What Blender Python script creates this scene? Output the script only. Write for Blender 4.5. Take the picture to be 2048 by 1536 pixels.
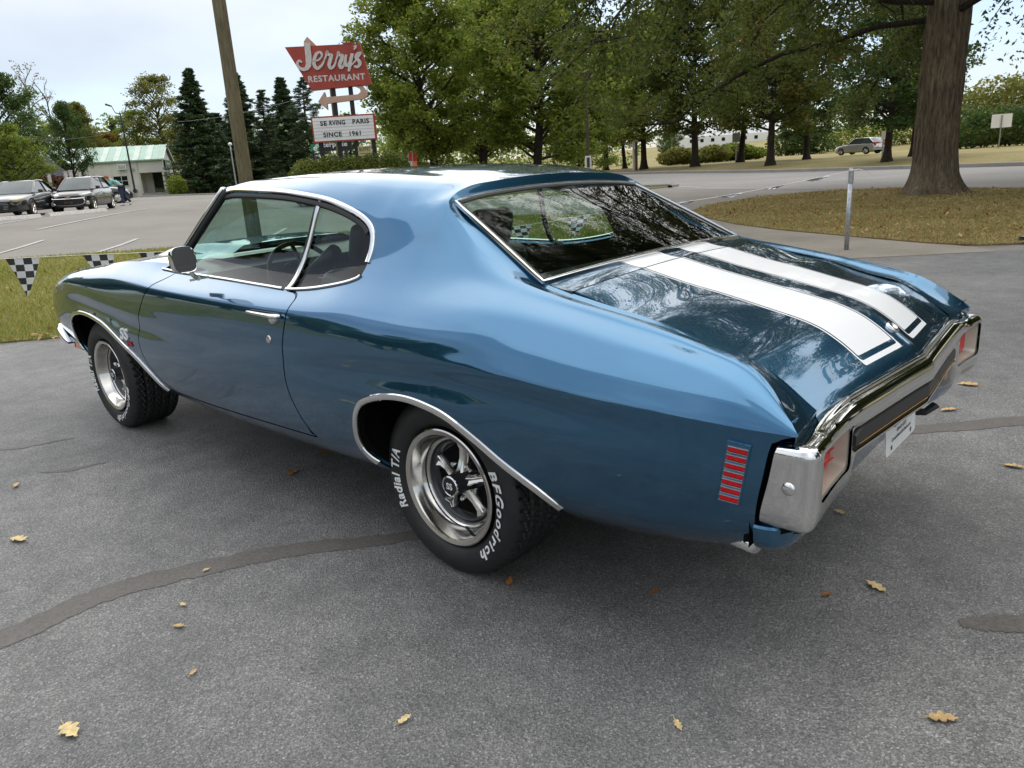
import bpy, bmesh, math, random
import numpy as np
from mathutils import Vector, Matrix
from mathutils import noise as mnoise

random.seed(11); RNG = np.random.default_rng(11)
SC = bpy.context.scene
COL = SC.collection
for o in list(bpy.data.objects): bpy.data.objects.remove(o)

# ------------------------------------------------------------------ camera
CAM_POS = (-1.76624, 2.42429, 1.35992); YAW, PITCH, ROLL, FPX = -0.828740, -0.280087, -0.0614495, 1502.89
def cam_axes():
    cy, sy, cp, sp = math.cos(YAW), math.sin(YAW), math.cos(PITCH), math.sin(PITCH)
    f = Vector((cy*cp, sy*cp, sp)); r = Vector((sy, -cy, 0)); u = r.cross(f)
    c, s = math.cos(ROLL), math.sin(ROLL)
    return r*c + u*s, u*c - r*s, -f
cam = bpy.data.cameras.new('camera'); cam_ob = bpy.data.objects.new('camera', cam); COL.objects.link(cam_ob)
rx, ux, bx_ = cam_axes()
cam_ob.matrix_world = Matrix(((rx.x, ux.x, bx_.x, CAM_POS[0]), (rx.y, ux.y, bx_.y, CAM_POS[1]), (rx.z, ux.z, bx_.z, CAM_POS[2]), (0, 0, 0, 1)))
cam.sensor_width = 36; cam.lens = FPX/2048*36; cam.clip_start = 0.05; cam.clip_end = 3000
SC.camera = cam_ob

# ------------------------------------------------------------------ sky, sun, exposure
SUN_EL, SUN_AZ = math.radians(52), math.radians(-48)      # azimuth measured from +x
world = bpy.data.worlds.new('World'); SC.world = world; world.use_nodes = True
wn, wl = world.node_tree.nodes, world.node_tree.links
wn.clear()
w_out = wn.new('ShaderNodeOutputWorld')
sky = wn.new('ShaderNodeTexSky'); sky.sky_type = 'NISHITA'; sky.sun_disc = False
sky.sun_elevation = SUN_EL; sky.sun_rotation = math.pi/2 - SUN_AZ
bg = wn.new('ShaderNodeBackground'); bg.inputs['Strength'].default_value = 0.1
tc = wn.new('ShaderNodeTexCoord')
sep = wn.new('ShaderNodeSeparateXYZ'); wl.new(tc.outputs['Generated'], sep.inputs[0])
# cloud sheet: project the view direction on a plane overhead
zc_ = wn.new('ShaderNodeMath'); zc_.operation = 'MAXIMUM'; zc_.inputs[1].default_value = 0.0; wl.new(sep.outputs['Z'], zc_.inputs[0])
za = wn.new('ShaderNodeMath'); za.operation = 'ADD'; za.inputs[1].default_value = 0.22; wl.new(zc_.outputs[0], za.inputs[0])
dx = wn.new('ShaderNodeMath'); dx.operation = 'DIVIDE'; wl.new(sep.outputs['X'], dx.inputs[0]); wl.new(za.outputs[0], dx.inputs[1])
dy = wn.new('ShaderNodeMath'); dy.operation = 'DIVIDE'; wl.new(sep.outputs['Y'], dy.inputs[0]); wl.new(za.outputs[0], dy.inputs[1])
cmb = wn.new('ShaderNodeCombineXYZ'); wl.new(dx.outputs[0], cmb.inputs[0]); wl.new(dy.outputs[0], cmb.inputs[1])
cn = wn.new('ShaderNodeTexNoise'); cn.inputs['Scale'].default_value = 0.55; cn.inputs['Detail'].default_value = 7; cn.inputs['Roughness'].default_value = 0.5
wl.new(cmb.outputs[0], cn.inputs['Vector'])
cr = wn.new('ShaderNodeValToRGB'); cr.color_ramp.elements[0].position = 0.34; cr.color_ramp.elements[1].position = 0.56
cr.color_ramp.elements[0].color = (0.25, 0.25, 0.25, 1); cr.color_ramp.elements[1].color = (1, 1, 1, 1)
wl.new(cn.outputs['Fac'], cr.inputs[0])
# overcast luminance rises towards the zenith (CIE overcast sky)
lum = wn.new('ShaderNodeMapRange'); lum.inputs['From Min'].default_value = 0; lum.inputs['From Max'].default_value = 1
lum.inputs['To Min'].default_value = 4.5; lum.inputs['To Max'].default_value = 11.5; wl.new(zc_.outputs[0], lum.inputs['Value'])
cn2 = wn.new('ShaderNodeTexNoise'); cn2.inputs['Scale'].default_value = 1.3; cn2.inputs['Detail'].default_value = 5; wl.new(cmb.outputs[0], cn2.inputs['Vector'])
cv = wn.new('ShaderNodeMapRange'); cv.inputs['From Min'].default_value = 0.25; cv.inputs['From Max'].default_value = 0.75; cv.inputs['To Min'].default_value = 0.78; cv.inputs['To Max'].default_value = 1.12
wl.new(cn2.outputs['Fac'], cv.inputs['Value'])
lm = wn.new('ShaderNodeMath'); lm.operation = 'MULTIPLY'; wl.new(lum.outputs[0], lm.inputs[0]); wl.new(cv.outputs[0], lm.inputs[1])
cc = wn.new('ShaderNodeVectorMath'); cc.operation = 'SCALE'; cc.inputs[0].default_value = (0.965, 0.985, 1.0); wl.new(lm.outputs[0], cc.inputs['Scale'])
skb = wn.new('ShaderNodeVectorMath'); skb.operation = 'MULTIPLY'; skb.inputs[1].default_value = (0.80, 0.90, 1.05); wl.new(sky.outputs[0], skb.inputs[0])
mx = wn.new('ShaderNodeMix'); mx.data_type = 'RGBA'
cz = wn.new('ShaderNodeMapRange'); cz.inputs['From Min'].default_value = 0.02; cz.inputs['From Max'].default_value = 0.30; cz.inputs['To Min'].default_value = 0.45; cz.inputs['To Max'].default_value = 1.0; wl.new(zc_.outputs[0], cz.inputs['Value'])
cf = wn.new('ShaderNodeMath'); cf.operation = 'MULTIPLY'; wl.new(cr.outputs['Color'], cf.inputs[0]); wl.new(cz.outputs[0], cf.inputs[1]); wl.new(cf.outputs[0], mx.inputs['Factor']); wl.new(skb.outputs[0], mx.inputs['A']); wl.new(cc.outputs[0], mx.inputs['B'])
wl.new(mx.outputs['Result'], bg.inputs['Color']); wl.new(bg.outputs[0], w_out.inputs['Surface'])

sun = bpy.data.lights.new('sun', 'SUN'); sun.energy = 1.35; sun.angle = math.radians(110); sun.color = (1.0, 0.96, 0.9)
sun_ob = bpy.data.objects.new('sun', sun); COL.objects.link(sun_ob); sun_ob.location = (10, -10, 30)
sd = Vector((math.cos(SUN_EL)*math.cos(SUN_AZ), math.cos(SUN_EL)*math.sin(SUN_AZ), math.sin(SUN_EL)))
sun_ob.rotation_euler = sd.to_track_quat('Z', 'Y').to_euler()
vs = SC.view_settings; vs.view_transform = 'Standard'; vs.look = 'None'; vs.gamma = 1; vs.use_curve_mapping = False; vs.exposure = 0.74
SC.cycles.max_bounces = 10; SC.cycles.transparent_max_bounces = 24; SC.cycles.transmission_bounces = 8
SC.cycles.caustics_reflective = False; SC.cycles.caustics_refractive = False; SC.cycles.sample_clamp_indirect = 6

# ------------------------------------------------------------------ materials
def nt(name):
    m = bpy.data.materials.new(name); m.use_nodes = True
    return m, m.node_tree.nodes, m.node_tree.links, m.node_tree.nodes['Principled BSDF']
def ramp(n, l, src, stops):
    r = n.new('ShaderNodeValToRGB'); e = r.color_ramp.elements
    while len(e) < len(stops): e.new(0.5)
    for i, (p, c) in enumerate(stops): e[i].position = p; e[i].color = (*c, 1) if len(c) == 3 else c
    l.new(src, r.inputs[0]); return r
def noise(n, l, scale, detail=4, rough=0.55, coord='Object', stretch=None):
    t = n.new('ShaderNodeTexCoord'); x = n.new('ShaderNodeTexNoise')
    x.inputs['Scale'].default_value = scale; x.inputs['Detail'].default_value = detail; x.inputs['Roughness'].default_value = rough
    if stretch:
        mp = n.new('ShaderNodeMapping'); mp.inputs['Scale'].default_value = stretch
        l.new(t.outputs[coord], mp.inputs[0]); l.new(mp.outputs[0], x.inputs['Vector'])
    else: l.new(t.outputs[coord], x.inputs['Vector'])
    return x
def simple(name, col, rough=0.5, metal=0.0, var=0.0, scale=20, bump=0.0, coat=0.0, spec=None, stretch=None):
    m, n, l, b = nt(name)
    b.inputs['Base Color'].default_value = (*col, 1); b.inputs['Roughness'].default_value = rough; b.inputs['Metallic'].default_value = metal
    if coat: b.inputs['Coat Weight'].default_value = coat; b.inputs['Coat Roughness'].default_value = 0.03
    if spec is not None: b.inputs['Specular IOR Level'].default_value = spec
    if var or bump:
        x = noise(n, l, scale, 5, 0.6, stretch=stretch)
        if var:
            lo = tuple(max(0, c*(1-var)) for c in col); hi = tuple(min(1, c*(1+var)) for c in col)
            r = ramp(n, l, x.outputs['Fac'], [(0.3, lo), (0.7, hi)]); l.new(r.outputs[0], b.inputs['Base Color'])
        if bump:
            bp = n.new('ShaderNodeBump'); bp.inputs['Strength'].default_value = bump; bp.inputs['Distance'].default_value = 0.01
            l.new(x.outputs['Fac'], bp.inputs['Height']); l.new(bp.outputs[0], b.inputs['Normal'])
    return m
MAT = {}
def car_paint():
    # metallic base coat: part of the flakes lie flat (sharp lobe), part are tilted (broad lobe), all under clear lacquer
    m, n, l, b = nt('blue_metallic_paint'); b2 = n.new('ShaderNodeBsdfPrincipled'); out = n['Material Output']
    x = noise(n, l, 1400, 2, 0.6); r = ramp(n, l, x.outputs['Fac'], [(0.35, (0.017, 0.104, 0.208)), (0.65, (0.029, 0.147, 0.274))])
    for q, rg, mt in ((b, .085, 1.0), (b2, .36, .85)):
        q.inputs['Metallic'].default_value = mt; q.inputs['Roughness'].default_value = rg
        q.inputs['Coat Weight'].default_value = 1.0; q.inputs['Coat Roughness'].default_value = 0.012; q.inputs['Coat IOR'].default_value = 1.6
        l.new(r.outputs[0], q.inputs['Base Color'])
    mx = n.new('ShaderNodeMixShader'); mx.inputs[0].default_value = .42; l.new(b.outputs[0], mx.inputs[1]); l.new(b2.outputs[0], mx.inputs[2]); l.new(mx.outputs[0], out.inputs['Surface'])
    return m
MAT['paint'] = car_paint()
MAT['stripe'] = simple('white_stripe_paint', (0.84, 0.84, 0.83), 0.35, var=0.02, scale=3, coat=0.3)
MAT['chrome'] = simple('chrome', (0.74, 0.74, 0.73), 0.045, 1.0, var=0.04, scale=6)
MAT['brushed'] = simple('polished_steel', (0.66, 0.64, 0.60), 0.13, 1.0, var=0.08, scale=9)
MAT['argent'] = simple('charcoal_wheel_paint', (0.045, 0.047, 0.05), 0.38, 0.5, var=0.1, scale=30, coat=0.3)
MAT['black'] = simple('satin_black', (0.010, 0.010, 0.011), 0.45, var=0.25, scale=20)
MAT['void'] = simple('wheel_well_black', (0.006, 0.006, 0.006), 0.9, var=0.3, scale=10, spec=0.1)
MAT['vinyl'] = simple('black_vinyl', (0.014, 0.015, 0.016), 0.42, var=0.2, scale=60, bump=0.15)
MAT['pad'] = simple('black_bumper_pad', (0.018, 0.018, 0.018), 0.42, var=0.15, scale=40)
MAT['rubber'] = simple('tyre_rubber', (0.016, 0.016, 0.016), 0.52, var=0.3, scale=14, bump=0.05)
MAT['white'] = simple('white_lettering', (0.80, 0.80, 0.78), 0.5, var=0.04, scale=30)
MAT['red_lens'] = simple('red_lens', (0.62, 0.005, 0.012), 0.28, var=0.30, scale=160, coat=.25, spec=.3)
MAT['orange_lens'] = simple('orange_lens', (0.75, 0.16, 0.01), 0.15, var=0.2, scale=90, coat=1.0)
MAT['cream'] = simple('lamp_bezel_argent', (0.56, 0.50, 0.41), 0.4, 0.3, var=0.08, scale=14)
MAT['gold'] = simple('gold_pinstripe', (0.62, 0.33, 0.10), 0.35, 0.6, var=0.05)
MAT['red_paint'] = simple('red_enamel', (0.45, 0.02, 0.02), 0.4, var=0.1)
MAT['rubber_seal'] = simple('window_rubber', (0.008, 0.008, 0.008), 0.55, var=0.2, scale=30)
def glass(name, tint, extra=0.0):
    m, n, l, b = nt(name); n.remove(b); out = n['Material Output']
    tr = n.new('ShaderNodeBsdfTransparent'); tr.inputs[0].default_value = (*tint, 1)
    x = noise(n, l, 3, 3); r = ramp(n, l, x.outputs['Fac'], [(0.3, tuple(c*0.97 for c in tint)), (0.7, tint)]); l.new(r.outputs[0], tr.inputs[0])
    g = n.new('ShaderNodeBsdfGlossy'); g.inputs['Roughness'].default_value = 0.0
    ge = n.new('ShaderNodeNewGeometry'); dt = n.new('ShaderNodeVectorMath'); dt.operation = 'DOT_PRODUCT'; l.new(ge.outputs['Incoming'], dt.inputs[0]); l.new(ge.outputs['Normal'], dt.inputs[1])
    ab = n.new('ShaderNodeMath'); ab.operation = 'ABSOLUTE'; l.new(dt.outputs['Value'], ab.inputs[0]); om = n.new('ShaderNodeMath'); om.operation = 'SUBTRACT'; om.inputs[0].default_value = 1; l.new(ab.outputs[0], om.inputs[1])
    pw = n.new('ShaderNodeMath'); pw.operation = 'POWER'; pw.inputs[1].default_value = 5; l.new(om.outputs[0], pw.inputs[0])
    a = n.new('ShaderNodeMath'); a.operation = 'MULTIPLY_ADD'; a.inputs[1].default_value = .92; a.inputs[2].default_value = .032 + extra; a.use_clamp = True; l.new(pw.outputs[0], a.inputs[0])
    mx = n.new('ShaderNodeMixShader'); l.new(a.outputs[0], mx.inputs[0]); l.new(tr.outputs[0], mx.inputs[1]); l.new(g.outputs[0], mx.inputs[2])
    l.new(mx.outputs[0], out.inputs['Surface']); return m
MAT['glass'] = glass('green_tinted_glass', (0.66, 0.80, 0.74))
MAT['dark_glass'] = simple('dark_window_glass', (0.012, 0.015, 0.016), 0.04, var=0.2, scale=2, coat=1.0)
MAT['pale_glass'] = simple('sky_lit_window_glass', (0.055, 0.07, 0.068), 0.04, var=0.2, scale=2)
MAT['mirror'] = simple('mirror_silver', (0.85, 0.87, 0.88), 0.01, 1.0, var=0.01)

# ------------------------------------------------------------------ mesh helpers
class MB:
    def __init__(s): s.v = []; s.f = []
    def add(s, v, f):
        b = len(s.v); s.v.extend([tuple(map(float, p)) for p in v]); s.f.extend([tuple(i + b for i in q) for q in f]); return s
    def box(s, c, d, R=None):
        hx, hy, hz = d[0]/2, d[1]/2, d[2]/2
        v = [Vector((x, y, z)) for x in (-hx, hx) for y in (-hy, hy) for z in (-hz, hz)]
        if R is not None: v = [R @ p for p in v]
        v = [p + Vector(c) for p in v]
        return s.add(v, [(0, 1, 3, 2), (4, 6, 7, 5), (0, 4, 5, 1), (2, 3, 7, 6), (0, 2, 6, 4), (1, 5, 7, 3)])
    def tube(s, pts, rad, n=8, closed=False, caps=True, flat=1.0):
        P = [Vector(p) for p in pts]; m = len(P)
        R = rad if hasattr(rad, '__len__') else [rad]*m
        rings = []; up = None
        for i in range(m):
            if closed: t = P[(i+1) % m] - P[i-1]
            else: t = P[min(i+1, m-1)] - P[max(i-1, 0)]
            if t.length < 1e-9: t = Vector((0, 0, 1))
            t.normalize()
            if up is None: up = Vector((0, 0, 1)) if abs(t.z) < 0.9 else Vector((1, 0, 0))
            a = t.cross(up)
            if a.length < 1e-6: a = t.orthogonal()
            a.normalize(); b = a.cross(t); up = b
            rings.append([P[i] + a*R[i]*math.cos(2*math.pi*k/n) + b*R[i]*flat*math.sin(2*math.pi*k/n) for k in range(n)])
        v = [p for r in rings for p in r]; f = []
        for i in range(m if closed else m-1):
            j = (i+1) % m
            for k in range(n): f.append((i*n+k, i*n+(k+1) % n, j*n+(k+1) % n, j*n+k))
        if caps and not closed: f.append(tuple(range(n-1, -1, -1))); f.append(tuple((m-1)*n+k for k in range(n)))
        return s.add(v, f)
    def lathe(s, prof, n=48, c=(0, 0, 0), axis='y'):
        # prof: (radius, along-axis)
        v = []; f = []; m = len(prof)
        for k in range(n):
            a = 2*math.pi*k/n
            for r, h in prof:
                if axis == 'y': v.append((c[0]+r*math.cos(a), c[1]+h, c[2]+r*math.sin(a)))
                else: v.append((c[0]+r*math.cos(a), c[1]+r*math.sin(a), c[2]+h))
        for k in range(n):
            for i in range(m-1):
                q = (k*m+i, k*m+i+1, ((k+1) % n)*m+i+1, ((k+1) % n)*m+i)
                f.append(q if axis == 'y' else q[::-1])
        return s.add(v, f)
    def prism(s, poly, d, frame):
        # poly in (a,b); frame = (origin, A, B, N); extruded by d along N
        o, A, B, N = (Vector(q) for q in frame); n = len(poly)
        v = [o + A*a + B*b for a, b in poly] + [o + A*a + B*b + N*d for a, b in poly]
        f = [tuple(range(n-1, -1, -1)), tuple(range(n, 2*n))] + [(i, (i+1) % n, n+(i+1) % n, n+i) for i in range(n)]
        return s.add(v, f)
    def grid(s, P):
        P = np.asarray(P); a, b = P.shape[:2]
        return s.add(P.reshape(-1, 3), [(i*b+j, i*b+j+1, (i+1)*b+j+1, (i+1)*b+j) for i in range(a-1) for j in range(b-1)])
    def mesh(s, name, smooth=False, bevel=None):
        me = bpy.data.meshes.new(name); me.from_pydata(s.v, [], s.f); me.update()
        if smooth == 'auto': shade_auto(me)
        elif smooth: me.polygons.foreach_set('use_smooth', [True]*len(me.polygons))
        return me
    def build(s, name, mat, parent=None, smooth=False):
        return link(name, s.mesh(name, smooth), mat, parent)
def shade_auto(me, ang=35):
    bm = bmesh.new(); bm.from_mesh(me); lim = math.radians(ang)
    for f in bm.faces: f.smooth = True
    for e in bm.edges:
        if len(e.link_faces) == 2 and e.calc_face_angle(0) > lim: e.smooth = False
    bm.to_mesh(me); bm.free()
def link(name, me, mat, parent=None, loc=None, rot=None):
    if mat is not None and len(me.materials) == 0: me.materials.append(MAT[mat] if isinstance(mat, str) else mat)
    o = bpy.data.objects.new(name, me); COL.objects.link(o)
    if parent is not None: o.parent = parent
    if loc is not None: o.location = loc
    if rot is not None: o.rotation_euler = rot
    return o
def tag(o, label=None, cat=None, group=None, kind=None):
    if label: o['label'] = label
    if cat: o['category'] = cat
    if group: o['group'] = group
    if kind: o['kind'] = kind
    return o
def thing(name, label, cat, loc=(0, 0, 0), rz=0.0, group=None):
    o = bpy.data.objects.new(name, None); COL.objects.link(o); o.location = loc; o.rotation_euler = (0, 0, rz)
    o.empty_display_size = 0.1
    return tag(o, label, cat, group)
CHILDREN = {}
def copy_tree(o, parent=None):
    c = o.copy(); COL.objects.link(c)
    if parent is not None: c.parent = parent
    for ch in [x for x in bpy.data.objects if x.parent == o]: copy_tree(ch, c)
    return c
def spl(pts, n=8, closed=False):
    """Catmull-Rom through points (any dimension) -> denser list"""
    P = [np.array(p, float) for p in pts]; m = len(P); out = []
    for i in range(m if closed else m-1):
        p0 = P[i-1] if (closed or i > 0) else 2*P[0]-P[1]
        p1 = P[i]; p2 = P[(i+1) % m]; p3 = P[(i+2) % m] if (closed or i+2 < m) else 2*P[-1]-P[-2]
        for k in range(n):
            t = k/n
            out.append(0.5*((2*p1)+(-p0+p2)*t+(2*p0-5*p1+4*p2-p3)*t*t+(-p0+3*p1-3*p2+p3)*t**3))
    if not closed: out.append(P[-1])
    return np.array(out)
_txt = {}
def text_mesh(s, size=1.0, bold=0.0, shear=0.0, spacing=1.0, extrude=0.0, align='CENTER', res=3):
    """text as (verts Nx3, faces) in its own XY plane"""
    cu = bpy.data.curves.new('lettering', 'FONT'); cu.body = s; cu.size = size; cu.offset = bold; cu.shear = shear; cu.space_character = spacing
    cu.extrude = extrude; cu.align_x = align; cu.align_y = 'CENTER'; cu.resolution_u = res; cu.fill_mode = 'FRONT' if extrude == 0 else 'BOTH'
    ob = bpy.data.objects.new('lettering', cu); COL.objects.link(ob)
    dg = bpy.context.evaluated_depsgraph_get(); me = bpy.data.meshes.new_from_object(ob.evaluated_get(dg))
    v = np.array([tuple(q.co) for q in me.vertices]).reshape(-1, 3); f = [tuple(p.vertices) for p in me.polygons]
    bpy.data.objects.remove(ob); bpy.data.curves.remove(cu); bpy.data.meshes.remove(me)
    return v, f
def place(v, o, A, B, N=None):
    o, A, B = np.array(o, float), np.array(A, float), np.array(B, float)
    N = np.cross(A, B) if N is None else np.array(N, float)
    return o + v[:, :1]*A + v[:, 1:2]*B + v[:, 2:3]*N
# ------------------------------------------------------------------ clipped surface patches
def sstep(a, b, x):
    t = np.clip((x-a)/(b-a), 0, 1); return t*t*(3-2*t)
def grid_normals(P):
    du = np.gradient(P, axis=0); dv = np.gradient(P, axis=1); n = np.cross(du, dv); n /= np.linalg.norm(n, axis=-1, keepdims=True)+1e-12
    return n
class Patch:
    def __init__(s, P, N, V=None, swap=False):
        a, b = P.shape[:2]; s.P = P.reshape(-1, 3).copy(); s.N = N.reshape(-1, 3).copy()
        s.w = (np.zeros(a*b) if V is None else np.tile(V, a))
        s.F = [(i*b+j, i*b+j+1, (i+1)*b+j+1, (i+1)*b+j) for i in range(a-1) for j in range(b-1)]
        if swap: s.F = [q[::-1] for q in s.F]
        s.cut = []
    def copy(s):
        q = object.__new__(Patch); q.P, q.N, q.w, q.F, q.cut = s.P.copy(), s.N.copy(), s.w.copy(), list(s.F), list(s.cut); return q
    def clip(s, fn):
        """keep where fn > 0"""
        val = fn(s.P, s.w)+1e-9; ins = val > 0
        P, N, w = [s.P], [s.N], [s.w]; n0 = len(s.P); cache = {}; nP, nN, nw = [], [], []
        F = []; cut = [c for c in s.cut]
        FA = s.F
        for q in FA:
            k = sum(1 for i in q if ins[i])
            if k == len(q): F.append(q); continue
            if k == 0: continue
            out = []; ends = []
            for a, b in zip(q, q[1:]+q[:1]):
                if ins[a]: out.append(a)
                if ins[a] != ins[b]:
                    key = (min(a, b), max(a, b))
                    if key not in cache:
                        t = val[a]/(val[a]-val[b]); cache[key] = n0+len(nP)
                        nP.append(s.P[a]+(s.P[b]-s.P[a])*t); nn = s.N[a]+(s.N[b]-s.N[a])*t; nN.append(nn/(np.linalg.norm(nn)+1e-12)); nw.append(s.w[a]+(s.w[b]-s.w[a])*t)
                    out.append(cache[key]); ends.append((cache[key], ins[a]))
            if len(out) >= 3: F.append(tuple(out))
            if len(ends) == 2:
                a, b = ends[0][0], ends[1][0]
                cut.append((a, b) if ends[0][1] else (b, a))      # leaving edge first
        if nP: s.P = np.vstack([s.P, nP]); s.N = np.vstack([s.N, nN]); s.w = np.concatenate([s.w, nw])
        s.F = F
        used = set(i for q in F for i in q); s.cut = [c for c in cut if c[0] in used and c[1] in used]
        return s
    def offset(s, d): s.P = s.P+s.N*d; return s
    def mirror(s):
        q = s.copy(); q.P = q.P*[1, -1, 1]; q.N = q.N*[1, -1, 1]; q.F = [f[::-1] for f in q.F]; q.cut = [c[::-1] for c in q.cut]; return q
    def mesh(s, name, flange=0.018):
        idx = sorted(set(i for q in s.F for i in q)); mp = {j: i for i, j in enumerate(idx)}
        v = [s.P[i] for i in idx]; n = [s.N[i] for i in idx]
        smp = s.F[::max(1, len(s.F)//60)]
        if sum(1 if np.dot(np.cross(s.P[q[1]]-s.P[q[0]], s.P[q[2]]-s.P[q[0]]), s.N[q[0]]) < 0 else -1 for q in smp) > 0: s.F = [q[::-1] for q in s.F]; s.cut = [c[::-1] for c in s.cut]
        F = [tuple(mp[i] for i in q) for q in s.F]; LN = [tuple(n[i]) for q in F for i in q]
        if flange:
            for a, b in s.cut:
                pa, pb = s.P[a], s.P[b]; qa, qb = pa-s.N[a]*flange, pb-s.N[b]*flange
                fn = np.cross(pb-pa, qb-pa); l = np.linalg.norm(fn)
                if l < 1e-12: continue
                fn = fn/l; k = len(v); v += [pa, pb, qb, qa]; F.append((k, k+1, k+2, k+3)); LN += [tuple(fn)]*4
        me = bpy.data.meshes.new(name); me.from_pydata([tuple(p) for p in v], [], F); me.update()
        me.polygons.foreach_set('use_smooth', [True]*len(me.polygons)); me.normals_split_custom_set(LN); return me
    def build(s, name, mat, parent=None, flange=0.018): return link(name, s.mesh(name, flange), mat, parent)

def sdf_poly(px, py, poly):
    """signed distance, negative inside"""
    poly = np.asarray(poly, float); d2 = np.full(px.shape, 1e9); inside = np.zeros(px.shape, bool)
    for (ax, ay), (bx, by) in zip(poly, np.roll(poly, -1, 0)):
        ex, ey = bx-ax, by-ay; L = ex*ex+ey*ey+1e-15; t = np.clip(((px-ax)*ex+(py-ay)*ey)/L, 0, 1)
        d2 = np.minimum(d2, (px-ax-t*ex)**2+(py-ay-t*ey)**2)
        if ay != by: inside ^= ((ay > py) != (by > py)) & (px < (bx-ax)*(py-ay)/(by-ay)+ax)
    return np.sqrt(d2)*np.where(inside, -1, 1)
# ================================================================== ground
def hsm(a, b, x):
    t = np.clip((np.asarray(x, float)-a)/(b-a), 0, 1); return t*t*(3-2*t)
def H(x, y):
    x, y = np.asarray(x, float), np.asarray(y, float)
    wy = hsm(-46, -20, y)
    left = (hsm(18, 33, x)*.60+np.clip((x-32)/50, 0, 1)*.45+np.clip((x-84)/25, 0, 2)*1.2)*(.25+.75*wy)
    d = -(x-4.65)*.42-(y+41)*.905
    bank = hsm(0, 6, d)*.50+np.clip(d-6, 0, 40)*.006+np.clip(d-45, 0, 160)*.062
    return left*(1-hsm(0, 5, d)*.5)+bank
def cam_ray(px, py):
    r, u, b = cam_axes(); d = r*((px-1024)/FPX)-u*((py-768)/FPX)-b; return Vector(CAM_POS), d
def at(px, D, py=340):
    """ground point in direction of photo column px, D metres away"""
    o, d = cam_ray(px, py); h = math.hypot(d.x, d.y); x, y = o.x+d.x/h*D, o.y+d.y/h*D
    return x, y, float(H(x, y))
def z_at(px, py, D):
    o, d = cam_ray(px, py); return o.z+d.z/math.hypot(d.x, d.y)*D
def smooth_poly(p, n=4): return [tuple(q) for q in spl(p, n, closed=True)]
class GPatch:
    pass
def sheet(name, poly, dz, mat, step=1.0, edge=0.0, kind='structure'):
    poly = np.array(poly, float); x0, y0 = poly.min(0)-.01; x1, y1 = poly.max(0)+.01
    xs, ys = np.arange(x0, x1+step, step), np.arange(y0, y1+step, step)
    X, Y = np.meshgrid(xs, ys, indexing='ij'); P = np.stack([X, Y, H(X, Y)+dz], -1); N = np.zeros_like(P); N[..., 2] = 1
    e = .4; N[..., 0] = -(H(X+e, Y)-H(X-e, Y))/(2*e); N[..., 1] = -(H(X, Y+e)-H(X, Y-e))/(2*e); N /= np.linalg.norm(N, axis=-1, keepdims=True)
    p = Patch(P, N); p.clip(lambda Q, w: -sdf_poly(Q[:, 0], Q[:, 1], poly))
    o = link(name, p.mesh(name, edge), mat); return tag(o, kind=kind)
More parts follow.
